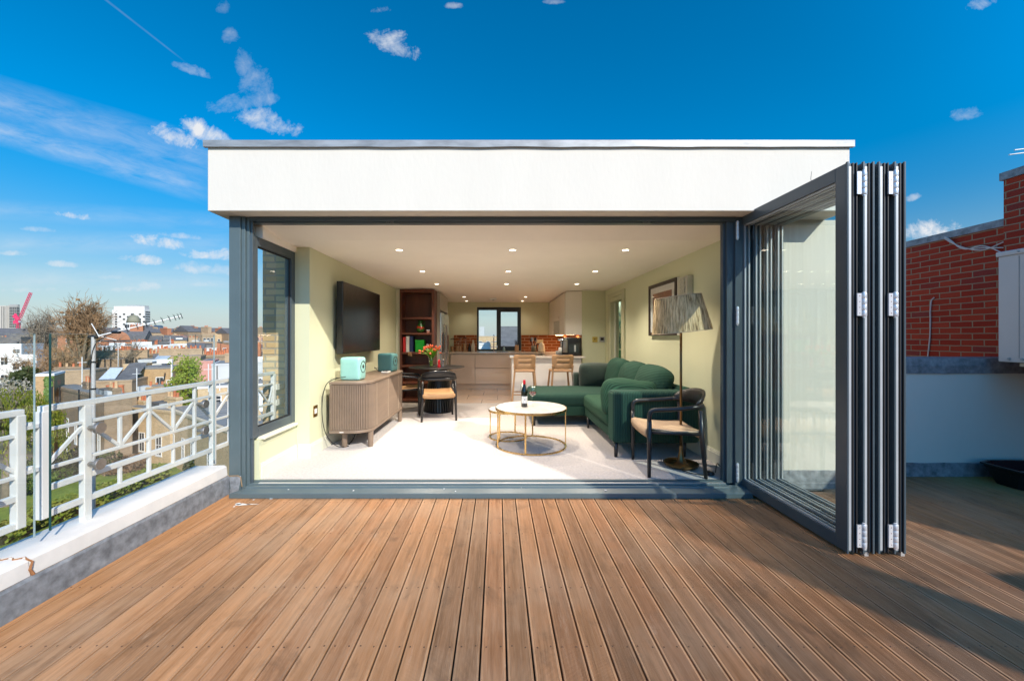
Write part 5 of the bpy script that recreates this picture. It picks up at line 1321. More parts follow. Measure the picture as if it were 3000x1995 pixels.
# ---- coffee machine
cm = thing('coffee_machine', (1.33, 7.72, KZ), 'large black bean to cup coffee machine on the white bar', 'coffee machine')
x0, x1 = UX(1293, 7.7), UX(1336, 7.7)
on(MB().rbox(((x0 + x1) / 2, 7.72, KZ + .185), (x1 - x0, .36, .355), .03, 3), 'housing', black_pl, cm, smooth=True)
on(MB().rbox((x0 + .045, 7.535, KZ + .20), (.085, .06, .26), .012, 2), 'front_column', steel, cm, smooth=True)
on(MB().rbox((x0 - .03, 7.56, KZ + .02), (.20, .24, .035), .01, 2), 'drip_tray', black_pl, cm, smooth=True)
on(MB().rbox((x0 - .01, 7.56, KZ + .315), (.16, .18, .04), .014, 2), 'spout_head', chrome, cm, smooth=True)
on(MB().box(x0 + .12, x1 - .06, 7.538, 7.5395, KZ + .07, KZ + .235), 'tank_window', M('smoky_tank', (.03, .04, .045), .15), cm)
on(MB().rbox((x0 + .235, 7.534, KZ + .15), (.035, .012, .13), .005, 2), 'handle', alu, cm, smooth=True)
on(MB().lathe([(.0001, .038), (.034, .038), (.036, .15), (.028, .17)], (x0 - .05, 7.55, KZ), 18), 'milk_jug', white_pl, cm, smooth=True)
on(MB().tube([(x0 - .03, 7.55, KZ + .2), (x0 - .03, 7.55, KZ + .32)], .012, 10), 'frother', chrome, cm, smooth=True)
mg = thing('mug', (UX(1283.5, 7.85), 7.85, KZ), 'white mug standing beside the coffee machine', 'mug')
on(MB().lathe([(.0001, .001), (.036, .001), (.040, .095), (.036, .095), (.033, .01)], (UX(1284, 7.85), 7.85, KZ), 20), 'cup', white_pl, mg, smooth=True)

# ---- bar stools
def stool(label):
    t = thing('bar_stool', (0, 0, 0), label, 'bar stool', 'oak bar stools at the breakfast bar')
    for s1 in (-1, 1):
        MB().bar((s1 * .225, -.20, 0), (s1 * .172, -.155, .655), .032, .034, (0, 1, 0)).build('leg', oak_l, t, bevel=.006)
        MB().bar((s1 * .225, .22, 0), (s1 * .165, .17, .635), .032, .034, (0, 1, 0)).build('leg', oak_l, t, bevel=.006)
        MB().bar((s1 * .172, -.155, .655), (s1 * .178, -.185, .76), .030, .030, (0, 1, 0)).build('back_post', oak_l, t, bevel=.006)
    MB().rbox((0, .01, .655), (.37, .38, .03), .013, 6, (0, 0, -.006)).build('seat', oak_l, t, smooth=True)
    for y0 in (-.175, .19): MB().bar((-.2, y0, .25), (.2, y0, .25), .028, .02).build('stretcher', oak_l, t, bevel=.004)
    for s1 in (-1, 1): MB().bar((s1 * .202, -.175, .32), (s1 * .2, .19, .32), .02, .028).build('stretcher', oak_l, t, bevel=.004)
    # curved back panel with two narrow slots
    vs = []; fs = []; nx_ = 24; zs = [.70, .712, .735, .795, .80, .88, .885, .905, .925, .936, .942]
    for i in range(nx_ + 1):
        u_ = -1 + 2 * i / nx_
        for z in zs:
            t_ = (z - .70) / .242
            hw = .178 + .016 * t_
            edge = 1.0
            if z > .90: edge = math.sqrt(max(.0, 1 - ((z - .90) / .045) ** 2)) * .30 + .70
            if z < .73: edge = .86 + .14 * math.sqrt(max(0, 1 - ((.73 - z) / .03) ** 2 * .98))
            vs.append((u_ * hw * edge, -.205 - .03 * t_ + .055 * u_ * u_, z))
    k = len(zs)
    for i in range(nx_):
        for j in range(k - 1):
            if j in (3, 5) and 5 <= i < nx_ - 5: continue
            fs.append((i * k + j, (i + 1) * k + j, (i + 1) * k + j + 1, i * k + j + 1))
    o = MB().add(vs, fs).build('backrest', oak_l, t, smooth=True)
    sd_ = o.modifiers.new('thick', 'SOLIDIFY'); sd_.thickness = .016; sd_.offset = 0
    return t
st1 = stool('oak bar stool nearer the fridge, standing clear of the sofa'); st1.location = (.475, 6.95, 0); st1.rotation_euler = (0, 0, R(-2))
st2 = copy_tree(st1); st2.location = (1.13, 6.98, 0); st2.rotation_euler = (0, 0, R(3)); st2['label'] = 'oak bar stool directly behind the sofa and below the coffee machine'

# ---- controls on the sage wall
sw = thing('light_switch', (UX(1372, 7.74), 7.745, 1.2), 'yellow brass switch plate beside the thermostat', 'switch')
on(MB().box(UX(1364, 7.74), UX(1376, 7.74), 7.738, 7.7495, 1.155, 1.262), 'plate', M('yellow_brass_plate', (.60, .44, .10), .35, metal=.4), sw, bevel=.003)
on(MB().box(UX(1368, 7.74), UX(1372.5, 7.74), 7.733, 7.7378, 1.19, 1.225), 'toggle', brass, sw, bevel=.002)
th = thing('thermostat', (UX(1387, 7.74), 7.745, 1.2), 'grey thermostat with a dark square screen on the sage wall', 'thermostat')
on(MB().box(UX(1380.5, 7.74), UX(1392.5, 7.74), 7.735, 7.7495, 1.155, 1.262), 'case', grey_pl, th, bevel=.004)
on(MB().box(UX(1383, 7.74), UX(1390, 7.74), 7.733, 7.7348, 1.19, 1.245), 'screen', black_pl, th)
hl = bpy.data.lights.new('hall_lamp', 'POINT'); hl.energy = 9; hl.color = (.85, 1, .85); hl.shadow_soft_size = .08
ho = thing('hall_light', (2.42, 8.6, 2.15), 'small lit ceiling lamp in the green hall beyond the door', 'ceiling lamp')
on(MB().lathe([(.06, -.03), (.07, 0)], (2.42, 8.6, 2.15), 20), 'shade', emis('hall_lamp_glow', (.8, 1, .85), 5), ho)
hlo = bpy.data.objects.new('hall_lamp', hl); COL.objects.link(hlo); hlo.location = (0, 0, -.12); hlo.parent = ho
# ================================================================== the town beyond the railing
GZ = -13.0
m, nt, b, out = new_mat('town_ground')
nz = noise(nt, coords(nt, (1, 1, 1), True), .05, 6, .65)
L(nt, ramp(nt, nz, [(.35, (.09, .075, .045)), (.5, (.14, .115, .075)), (.65, (.07, .09, .03))]), b.inputs['Base Color']); b.inputs['Roughness'].default_value = .95
struct('ground', MB().box(-5000, 5000, -3000, 5000, GZ - 1, GZ), m)
m, nt, b, out = new_mat('lawn_grass')
nz = noise(nt, coords(nt, (1, 1, 1), True), .45, 9, .78)
L(nt, ramp(nt, nz, [(.3, (.045, .07, .012)), (.45, (.12, .17, .02)), (.6, (.20, .25, .03)), (.75, (.20, .18, .07))]), b.inputs['Base Color']); b.inputs['Roughness'].default_value = .9
bump(nt, b, noise(nt, coords(nt, (1, 1, 1), True), 9, 4), .8, .1)
struct('lawn', MB().add([(-60, 24, GZ + .05), (-24, 24, GZ + .05), (-30, 48, GZ + .05), (-52, 50, GZ + .05)], [(0, 1, 2, 3)]), m)
struct('garden_path', MB().add([(-62, 22, GZ + .09), (-40, 22, GZ + .09), (-43, 37, GZ + .09), (-60, 38, GZ + .09)], [(0, 1, 2, 3)]), M('grey_brown_earth', (.17, .14, .11), .9, var=.3, vscale=.8))

win_w = M('white_window_frame', (.72, .71, .68), .5)
win_g = M('dark_window_glass', (.035, .04, .045), .12, var=.3, vscale=.4)
slate = M('slate_roof', (.12, .115, .115), .7, var=.25, vscale=1.2)
leadroof = M('grey_felt_roof', (.21, .205, .195), .7, var=.15, vscale=.8)
pot_m = M('terracotta_pot', (.50, .16, .07), .8, var=.2, vscale=2)
pot_y = M('buff_pot', (.55, .36, .20), .8, var=.2, vscale=2)
stucco = M('white_stucco', (.78, .77, .74), .7, var=.04, vscale=.5)
stucco_g = M('grey_stucco', (.50, .51, .50), .7, var=.06, vscale=.5)
stucco_p = M('pink_stucco', (.60, .29, .23), .8, var=.06, vscale=.5)
stone = M('portland_stone', (.62, .56, .46), .8, var=.08, vscale=.5)
pipe_b = M('black_drainpipe', (.02, .02, .022), .5)

def winmesh(u, v, w, h, y, bars=True, frame=.10):
    """white frame and dark glass standing a little proud of the wall; local x, z"""
    mb = MB(); f = min(frame, w * .16)
    mb.mi = 0
    mb.box(u - w / 2 - .06, u + w / 2 + .06, y - .07, y, v - h - .1, v - h)     # sill
    for x0, x1, z0, z1 in ((u - w / 2, u - w / 2 + f, v - h, v), (u + w / 2 - f, u + w / 2, v - h, v), (u - w / 2 + f, u + w / 2 - f, v - f, v), (u - w / 2 + f, u + w / 2 - f, v - h, v - h + f)):
        mb.box(x0, x1, y - .05, y, z0, z1)
    if bars:
        mb.box(u - w / 2 + f, u + w / 2 - f, y - .045, y, v - h / 2 - .035, v - h / 2 + .035)
        mb.box(u - .02, u + .02, y - .035, y, v - h + f, v - f)
    mb.mi = 1
    mb.box(u - w / 2 + f, u + w / 2 - f, y - .012, y + .01, v - h + f, v - f)
    return mb
def put_windows(t, y, specs, bars=True, name='window'):
    for (u, v, w, h) in specs: winmesh(u, v, w, h, y, bars).build(name, [win_w, win_g], t)
def local(t):
    """build in a thing's own axes"""
    o = wloc(t); return o
def chimney(t, u, y, z0, w, d, h, n, mat, pm=None):
    o = wloc(t)
    mb = MB().box(o.x + u - w / 2, o.x + u + w / 2, o.y + y - d / 2, o.y + y + d / 2, o.z + z0, o.z + z0 + h)
    mb.box(o.x + u - w / 2 - .06, o.x + u + w / 2 + .06, o.y + y - d / 2 - .06, o.y + y + d / 2 + .06, o.z + z0 + h - .28, o.z + z0 + h - .14)
    c = mb.build('chimney', mat, t)
    for k in range(n):
        x = o.x + u - w / 2 + w * (k + .5) / n; hh = rnd.uniform(.45, .75); r = min(.15, w / n * .36)
        MB().lathe([(r * 1.15, 0), (r, .06), (r * .85, hh - .1), (r * 1.1, hh - .09), (r * 1.1, hh), (r * .7, hh), (r * .7, hh - .15)], (x, o.y + y, o.z + z0 + h), 9).build('chimney_pot', pm or (pot_m if rnd.random() < .7 else pot_y), c)
    return c
def house(name, label, cat, px0, px1, pyt, Y, depth, mat, rot=None, roof='flat', wins=(), group=None, floor=None, parapet=.35, trim=None, line=None):
    """front corners and roof edge given where the photo shows them, at distance Y; returns (thing, width, height)"""
    z0 = GZ if floor is None else floor
    if line is None:
        C = Vector((UX((px0 + px1) / 2, Y), Y)); 
        if rot is None: rot = 30 if (px0 + px1) / 2 < 800 else 0
        d2 = Vector((math.cos(R(rot)), math.sin(R(rot))))
    else:
        (pa, Ya), (pb, Yb) = line; C = Vector((UX(pa, Ya), Ya)); d2 = (Vector((UX(pb, Yb), Yb)) - C).normalized(); rot = math.degrees(math.atan2(d2.y, d2.x))
    def cut(px):
        k = (px - CX) / F; return C + d2 * ((k * C.y - C.x) / (d2.x - k * d2.y))
    p0, p1 = cut(px0), cut(px1); mid = (p0 + p1) / 2; w = (p1 - p0).length; cx = mid.x; Y = mid.y
    zt = UZ(pyt, Y); h = zt - z0
    t = thing(name, (cx, Y, z0), label, cat, group)
    A, B = cx - w / 2, cx + w / 2
    if roof == 'flat':
        MB().box(A, B, Y, Y + depth, z0, zt - .25).build('wall', mat, t)
        MB().box(A - .05, B + .05, Y - .06, Y + depth, zt - .25, zt).build('parapet', trim or mat, t)
        MB().box(A + .3, B - .3, Y + .3, Y + depth - .3, zt - .001, zt + .04).build('roof', leadroof, t)
    elif roof == 'gable':
        rh = depth * .28
        MB().box(A, B, Y, Y + depth, z0, zt).build('wall', mat, t)
        MB().add([(A - .1, Y - .25, zt), (B + .1, Y - .25, zt), (B + .1, Y + depth / 2, zt + rh), (A - .1, Y + depth / 2, zt + rh), (A - .1, Y + depth + .25, zt), (B + .1, Y + depth + .25, zt)], [(0, 1, 2, 3), (3, 2, 5, 4), (0, 3, 4), (1, 5, 2)]).build('roof', slate, t)
    elif roof == 'butterfly':
        n = max(1, int(w / 6)); MB().box(A, B, Y + .25, Y + depth, z0, zt - .6).build('wall', mat, t)
        mb = MB(); ww = w / n
        vs = [(A, Y, zt)] ; 
        poly = [(A, z0)]
        for k in range(n): poly += [(A + ww * k, zt), (A + ww * (k + .5), zt - 1.4)]
        poly += [(B, zt), (B, z0)]
        k = len(poly); mb.add([(x, Y, z) for x, z in poly] + [(x, Y + .25, z) for x, z in poly], [tuple(range(k)), tuple(range(2 * k - 1, k - 1, -1))] + [(i, k + i, k + (i + 1) % k, (i + 1) % k) for i in range(k)])
        mb.build('facade', mat, t)
    if wins: put_windows_at(t, wins, A, w, zt, Y)
    if cat in ('house',) and Y < 135 and w > 5 and px0 < 700:
        q = random.Random(int(px0 * 7 + Y)); bm_ = stock_b if mat in (stucco, stucco_g, stucco_p) else mat
        for e in range(1 if w < 9 else 2):
            wd = q.uniform(1.2, 2.6); u = q.uniform(-.42, .42) * w
            chimney(t, u, min(depth * .6, 3), h - .4, wd, .7, q.uniform(.9, 1.9), int(wd / .42), bm_)
        for e in range(2):
            u = q.uniform(-.4, .4) * w; dd = q.uniform(.5, 1.3)
            MB().box(cx + u - dd, cx + u + dd, Y + .6, Y + min(2.2, max(1.0, depth * .8)), zt + .0, zt + q.uniform(.3, .9)).build('roof_box', q.choice([leadroof, stucco, slate, stucco_g]), t)
        MB().tube([(cx - w * .42, Y - .12, z0), (cx - w * .42, Y - .12, zt - .3)], .06, 6).build('drainpipe', pipe_b, t)
    t.rotation_euler = (0, 0, R(rot))
    return t, w, h
def put_windows_at(t, wins, A, w, zt, Y):
    for (fu, dz, ww, hh) in wins: winmesh(A + fu * w, zt - dz, ww, hh, Y).build('window', [win_w, win_g], t)
def grid(n, rows, ww, hh, u0=.0, u1=1.):
    return [(u0 + (u1 - u0) * (k + .5) / n, dz, ww, hh) for dz in rows for k in range(n)]

# ---- near left terrace: the end house with white coping, its dark brick flank, and the sunlit rear range
t, w, h = house('terrace_house', 'brown brick end house with white coping and ivy beside the drainpipes', 'house', 80, 124, 861, 46, 5, stock_o, rot=38, trim=stucco, wins=[(.12, 4.6, .5, 2.0), (.36, 4.6, .5, 2.0), (.12, 8.2, .5, 1.9)])
o = wloc(t)
mb = MB()
for k in range(900):
    q = rnd.random(); uu = rnd.gauss(.55, .12); zz = rnd.uniform(0, h - .3)
    uu = .50 + .5 * rnd.random() * (.65 + .35 * math.sin(zz * .8))
    x = o.x - w / 2 + uu * w; a = rnd.uniform(0, 6.28); s_ = rnd.uniform(.09, .17)
    c = Vector((x, o.y - rnd.uniform(.03, .22), GZ + zz)); e1 = Vector((math.cos(a), rnd.uniform(-.5, .5), math.sin(a))) * s_; e2 = Vector((-math.sin(a), rnd.uniform(-.5, .5), math.cos(a))) * s_ * .7
    mb.add([c - e1, c + e2, c + e1, c - e2], [(0, 1, 2, 3)])
iv = mb.build('ivy', M('ivy_leaf', (.10, .17, .03), .6, var=.4, vscale=2), t)
for uu in (.93,): MB().box(o.x - w / 2 + uu * w - .06, o.x - w / 2 + uu * w + .06, o.y - .16, o.y - .06, GZ, GZ + h - .6).build('drainpipe', pipe_b, t)

t, w, h = house('terrace_house', 'dark brick rear range with tall white sash windows and black drainpipes', 'house', 118, 240, 900, 44, 2.2, stock_d, line=((112, 50), (238, 40)), wins=[(.1, 2.6, .75, 2.2), (.36, 3.4, .8, 2.3), (.52, 3.6, .85, 2.4), (.72, 3.4, .85, 2.4), (.92, 3.4, .8, 2.4), (.1, 6.6, .75, 1.8), (.36, 7.0, .8, 1.8), (.72, 7.0, .8, 1.8)])
o = wloc(t)
for uu in (.22, .60): MB().box(o.x - w / 2 + uu * w - .07, o.x - w / 2 + uu * w + .07, o.y - .16, o.y - .05, GZ, GZ + h + .3).build('drainpipe', pipe_b, t)

t, w, h = house('terrace_house', 'sunlit yellow brick house with white sashes facing the lawn', 'house', 208, 392, 938, 47, 3, stock_y, line=((205, 48), (395, 43)), wins=[(.47, 2.6, 1.0, 2.1), (.67, 2.7, 1.05, 2.2), (.87, 2.7, 1.05, 2.4)])
t, w, h = house('terrace_house', 'lower brick house with cream eaves and a wide grey felt roof', 'house', 384, 600, 970, 41, 12, stock_y, line=((381, 45), (523, 34)), trim=M('cream_eaves', (.62, .50, .34), .7), wins=[(.10, 2.6, .9, 2.2), (.24, 2.6, .9, 2.2), (.36, 2.6, .9, 1.8), (.55, 2.6, .9, 1.9)])
o = wloc(t)
for k in range(7): MB().box(o.x - w / 2 + 1 + k * 1.5, o.x - w / 2 + 1.08 + k * 1.5, o.y + .5, o.y + 11.5, o.z + h + .041, o.z + h + .10).build('roof_roll', leadroof, t)
chimney(t, -2.2, 6, h, 2.6, 1.6, 2.0, 0, stucco)

# second rank
t, w, h = house('terrace_house', 'plain brown brick upper block between the coped house and the skylight roof', 'house', 118, 216, 852, 58, 4, stock_b, rot=24)
chimney(t, -w * .25, 2, h - 1.2, 3.0, 1.2, 1.6, 4, stock_d)
t, w, h = house('terrace_house', 'brown brick parapet house standing behind the sunlit yellow one', 'house', 296, 420, 902, 52, 4, stock_b, rot=18)
chimney(t, w * .05, 1, h - .4, 3.2, 1.1, 1.0, 5, stock_b)
t, w, h = house('terrace_house', 'brown brick back range with skylight roof and three large orange pots', 'house', 214, 304, 876, 54, 9, stock_b, rot=24, wins=[(.18, 2.0, 1.6, .8), (.45, 4.4, .8, 1.5)])
o = wloc(t)
MB().add([(o.x - w * .48, o.y + 1.2, o.z + h + .1), (o.x - w * .05, o.y + 1.2, o.z + h + .1), (o.x - w * .12, o.y + 4.5, o.z + h + 1.5), (o.x - w * .48, o.y + 4.5, o.z + h + 1.5)], [(0, 1, 2, 3)]).build('skylight', M('pale_skylight', (.55, .60, .64), .15), t)
MB().add([(o.x - w * .02, o.y + 1, o.z + h + .06), (o.x + w * .5, o.y + 1, o.z + h + .06), (o.x + w * .44, o.y + 6, o.z + h + 2.0), (o.x - w * .08, o.y + 6, o.z + h + 2.0)], [(0, 1, 2, 3)]).build('slate_pitch', slate, t)
t = thing('chimney_stack', (UX(268, 46), 46, GZ), 'broad brick chimney stack with three fat orange pots in front of the skylight roof', 'chimney stack', 'brick chimney stacks over the terraces')
MB().box(UX(238, 46), UX(298, 46), 46.0, 47.0, GZ, UZ(906, 46)).build('stack', stock_b, t)
for k, px in enumerate((251, 264, 277)):
    MB().lathe([(.36, 0), (.34, .1), (.27, .75), (.32, .78), (.32, .94), (.22, .94), (.22, .6)], (UX(px, 46.4), 46.45, UZ(906, 46)), 14).build('chimney_pot', pot_m, t)

t, w, h = house('terrace_house', 'golden brick house with a white door onto its roof terrace', 'house', 308, 398, 846, 60, 6, stock_o, rot=24, wins=[(.12, 1.4, .8, 2.0), (.66, 1.5, 1.0, 2.6), (.88, 2.0, .5, 1.2)], trim=leadroof)
o = wloc(t)
MB().box(o.x + w * .47, o.x + w * .505, o.y - .4, o.y - .02, GZ, o.z + h + 1.2).build('white_pier', stucco, t)
MB().box(o.x + w * .1, o.x + w * .505, o.y - .3, o.y - .02, o.z + h + .6, o.z + h + 1.25).build('white_lintel', stucco, t)
MB().rbox((o.x + w * .44, o.y - .5, o.z + h - 4.6), (1.5, .6, 1.0), .08, 2).build('condenser_box', stucco, t)
MB().tube([(o.x + w * .18, o.y - .2, o.z + h - 3.9), (o.x + w * .2, o.y - .3, o.z + h - 2.6), (o.x + w * .28, o.y - .2, o.z + h - 1.9), (o.x + w * .31, o.y - .2, o.z + h - .9)], .09, 6).build('flue_pipe', pipe_b, t)
t, w, h = house('terrace_house', 'tall blank brown gable wall rising behind the young tree', 'house', 392, 462, 820, 66, 6, stock_b)
chimney(t, -1.2, 4, h, 6.0, 1.0, 1.2, 9, stock_b)
t, w, h = house('rendered_house', 'pink rendered house flank between brown and white buildings', 'house', 460, 490, 831, 64, 8, stucco_p)
t, w, h = house('rendered_house', 'pale grey rendered house with small arched windows beside the pink one', 'house', 487, 640, 836, 58, 9, stucco_g, wins=[(.12, 2.3, .7, 1.5), (.2, 2.3, .7, 1.5), (.3, 2.3, .7, 1.5), (.55, 2.3, .8, 1.5), (.7, 2.3, .8, 1.5)])
t, w, h = house('flat_roofed_extension', 'long white edged flat roof behind the railing end', 'building', 455, 640, 886, 50, 6, stock_y, trim=stucco, wins=[(.2, 1.2, 1.4, 1.0), (.55, 1.2, 1.4, 1.0)])
t, w, h = house('terrace_house', 'brown rear range with many black waste pipes behind the aerial pole', 'house', 222, 288, 827, 70, 5, stock_d, wins=[(.25, 3, .9, 2), (.62, 2.6, .9, 2.2), (.75, 2.6, .6, 2.2)])
o = wloc(t)
for uu in (.06, .3, .5, .86): MB().box(o.x - w / 2 + uu * w - .08, o.x - w / 2 + uu * w + .08, o.y - .2, o.y - .05, GZ, GZ + h).build('drainpipe', pipe_b, t)
chimney(t, 0, 4, h, 8.5, 1.0, 1.5, 13, stock_b)
t, w, h = house('rooftop_room', 'white roof box with skylight behind the golden brick house', 'building', 318, 372, 828, 70, 6, stucco_g, wins=[(.15, .8, 1.0, 1.6), (.42, 1.0, 1.6, 1.9), (.8, 1.2, 1.2, 1.2)])
o = wloc(t); MB().add([(o.x + w * .1, o.y - .5, o.z + h - .4), (o.x + w * .75, o.y - .5, o.z + h - .2), (o.x + w * .95, o.y + 3, o.z + h + 1.4), (o.x + w * .2, o.y + 3, o.z + h + .8)], [(0, 1, 2, 3)]).build('sloping_roof', M('pale_blue_grey_roof', (.38, .44, .49), .4), t)
# chimney rows in the middle distance: long party-wall stacks
for k, (px0, px1, py, Y, n, lb) in enumerate(((262, 318, 812, 84, 14, 'long brown chimney stack crowded with orange pots, behind the pipes'), (318, 360, 816, 80, 10, 'chimney stack carrying buff and orange pots in a white roofed street'), (362, 448, 812, 82, 18, 'longest chimney stack with a close row of orange pots'), (470, 520, 818, 76, 9, 'chimney stack with short orange pots over the grey house'), (356, 400, 793, 110, 12, 'distant chimney stack with orange pots in front of the white terrace'), (300, 340, 790, 125, 9, 'distant chimney stack close to the arched gable'))):
    t = thing('chimney_stack', ((UX(px0, Y) + UX(px1, Y)) / 2, Y, GZ), lb, 'chimney stack', 'brick chimney stacks over the terraces')
    pA, pB = U(px0, py, Y * .97), U(px1, py, Y * 1.03); pB.z = pA.z; dd = (pB - pA); wq = dd.length
    up_ = Vector((0, 0, 1))
    mb = MB().bar(pA - up_ * (pA.z - GZ) * .5, pB - up_ * (pA.z - GZ) * .5, 1.0, pA.z - GZ).bar(pA - dd.normalized() * .1 - up_ * .32, pB + dd.normalized() * .1 - up_ * .32, 1.2, .25)
    mb.build('stack', stock_b, t)
    for j in range(n):
        hh = rnd.uniform(.6, 1.25); r = .20; p = pA + dd * (j + .5) / n
        MB().lathe([(r * 1.1, 0), (r * .8, hh), (r * 1.05, hh + .02), (r * 1.05, hh + .15)], p, 8).build('chimney_pot', pot_y if (k == 1 and j % 2) else pot_m, t)
# white stucco terrace further back
for k, (px0, px1, py, Y, lb) in enumerate(((272, 300, 796, 104, 'white stucco house back with grey roof slope, end of the white terrace'), (300, 322, 799, 108, 'white stucco house back with recessed bay between two white piers'), (322, 364, 796, 104, 'broad white stucco house with a railed roof'), (364, 408, 794, 112, 'white stucco house with tall parapet in the white terrace'), (408, 450, 797, 110, 'white stucco house with a long dark dormer'), (452, 505, 801, 96, 'white mansard house with two pale dormer windows'))):
    t, w, h = house('stucco_house', lb, 'house', px0, px1, py, Y, 7, stucco, line=((272, 94 + 4 * (k % 2)), (505, 118 + 4 * (k % 2))), group='white stucco terrace', wins=grid(3, (3.2, 6.6), .9, 1.8))
    o = wloc(t)
    MB().box(o.x - w * .35, o.x + w * .3, o.y + 1.0, o.y + 4, o.z + h + .05, o.z + h + rnd.uniform(.6, 1.6)).build('dormer', slate if k % 2 else stucco, t)
for k, (px0, px1, py, Y, mt, lb) in enumerate(((228, 262, 800, 96, red_far, 'small red brick house tucked between the plane tree and the white terrace'), (246, 282, 806, 90, stock_y, 'buff brick house back in front of the white terrace end'), (430, 470, 806, 92, stock_b, 'brown brick house back behind the blank gable'), (462, 500, 812, 86, stock_y, 'buff house with white sashes behind the pink flank'), (498, 560, 814, 84, stock_b, 'brown house back between the grey house and the corner post'), (350, 400, 836, 74, stock_d, 'dark brown house back above the white roof box'), (284, 326, 838, 66, stock_y, 'buff house back between the pipe hung range and golden house'), (210, 250, 842, 64, stock_b, 'brown house back beside the aerial pole foot'), (376, 430, 784, 128, stock_y, 'buff terrace back below the skyline houses'), (430, 500, 787, 124, stock_b, 'brown terrace back below the skyline houses near the post'), (500, 600, 789, 120, red_far, 'red terrace back seen past the railing end'), (300, 372, 784, 135, stock_d, 'dark terrace back beside the arched gable'))):
    house('terrace_house', lb, 'house', px0, px1, py, Y, 6, mt, rot=22 + 7 * (k % 3), roof=('flat', 'butterfly', 'gable')[k % 3], wins=grid(3, (1.6, 4.4, 7.2), .95, 1.8))
# brown terraces facing us on the skyline
names = ['nearest the dome building', 'with a tree before it', 'with a bare flank', 'with paired sashes', 'with a butterfly parapet', 'with a cream neighbour', 'under a dark slate roof', 'next to the corner post', 'seen through the side window']
mats_ = [stock_b, stock_b, stock_y, stock_d, stock_b, stock_y, stock_d, stock_b, stock_b]
for k in range(9):
    px0 = 340 + k * 31; px1 = px0 + 30.5; Y = 165
    t, w, h = house('terraced_house', 'tall brown terraced house on the skyline, ' + names[k], 'house', px0, px1, 766 + 2.5 * math.sin(k * 1.3), Y, 9, mats_[k], line=((340, 140 + 2 * (k % 3)), (640, 190 + 2 * (k % 3))), roof='butterfly' if k % 3 else 'gable', group='tall brown terraced houses on the skyline', wins=grid(2 if k % 2 else 3, (2.6, 6.0, 9.4), 1.1, 2.0, .08, .92))
    chimney(t, w * .45, 5, h - .5, 1.4, 4.5, 2.6, 5, red_far if k % 2 else stock_b)
for k in range(8):
    px0 = 344 + k * 24; Y = 215 + 9 * (k % 3)
    t, w, h = house('terraced_house', 'red brick chimney topped house far back on the skyline, ' + ('beside the grey glass block', 'over a hipped roof', 'with a tall stack', 'under a thin mast', 'in mid row', 'over the cream house', 'beside a dark roof', 'by the post')[k], 'house', px0, px0 + 25, 762.5 + (k * 37 % 5) * .8, Y, 8, red_far if k % 2 == 0 else stock_b, line=((344, 190 + 5 * (k % 3)), (560, 230 + 5 * (k % 3))), roof='gable', group='far red brick houses')
# red brick mansion block with arched gable and the dome behind
t, w, h = house('mansion_block', 'red brick mansion block with dark roof and arched white window', 'building', 232, 330, 786, 128, 14, red_far, roof='gable', wins=grid(5, (1.5, 4.6, 7.8), 1.2, 2.2, .02, .35) + [(.45, .7, 1.0, 2.2), (.50, .7, 1.0, 2.2), (.55, .7, 1.0, 2.2)])
o = wloc(t)
MB().add([(o.x - w * .12 + 3.2 * math.cos(a), o.y - .2, o.z + h + .4 + 3.0 * math.sin(a)) for a in [PI * q / 12 for q in range(13)]], [tuple(range(13))]).build('arched_gable', red_far, t)
chimney(t, w * .2, 7, h, 3.4, 2, 5.5, 5, red_far)
dm = thing('domed_building', (UX(286, 230), 230, GZ), 'lead domed turret on a white drum in front of the hotel', 'building')
cx = UX(286, 230); zb = UZ(756, 230); zd = UZ(743, 230); zt = UZ(724, 230); rr_ = 13.5 * 230 / F
MB().cyl((cx, 236, 0), rr_, GZ, zd, 28).build('drum', stucco, dm)
MB().lathe([(rr_ * .98, 0), (rr_ * .93, (zt - zd) * .25), (rr_ * .80, (zt - zd) * .62), (rr_ * .55, (zt - zd) * .9), (rr_ * .22, (zt - zd)), (.3, (zt - zd) * 1.02), (.2, (zt - zd) * 1.2), (.0001, (zt - zd) * 1.22)], (cx, 236, zd), 16).build('dome', M('weathered_dome', (.20, .19, .13), .7, var=.2, vscale=.3), dm, smooth=True)
for a in range(8): MB().box(cx + rr_ * math.sin((a - 4) * .35) - .5, cx + rr_ * math.sin((a - 4) * .35) + .5, 236 - rr_ * math.cos((a - 4) * .35) - .1, 236 - rr_ * math.cos((a - 4) * .35) + .2, zb + .3, zd - 1).build('window', win_g, dm)
# big white hotel slab
Y = 420
ht = thing('hotel_tower', (UX(300, Y), Y, GZ), 'large white hotel block with rows of dark windows on the skyline', 'tower block')
x0, x1, x2 = UX(258, Y), UX(333, Y), UX(346, Y + 10); zt = UZ(705, Y)
MB().prism([(x0, Y), (x1, Y), (x2, Y + 10), (x2 - 22, Y + 28), (x0, Y + 28)], GZ, zt - 4).build('wall', M('hotel_white', (.74, .70, .64), .7, var=.03), ht)
MB().prism([(x0 + 1, Y + 1), (x1 - 1, Y + 1), (x2 - 1.5, Y + 10.5), (x2 - 23, Y + 27), (x0 + 1, Y + 27)], zt - 4.0, zt).build('top_storey', M('hotel_white'), ht)
MB().box(x0 + 8, x0 + 22, Y + 8, Y + 20, zt, zt + 1.8).build('roof_plant', grey_pl, ht)
for r_ in range(9):
    z = zt - 8 - r_ * 2.7
    for c_ in range(8):
        if c_ == 1 and r_ > 2: continue
        u = x0 + 4.5 + c_ * 4.3
        if (r_ + c_) % 2 and 0 < c_: continue
        MB().box(u - 1.1, u + 1.1, Y - .3, Y + .05, z - 1.5, z).build('window', win_g, ht)
dv = (Vector((x2, Y + 10, 0)) - Vector((x1, Y, 0)))
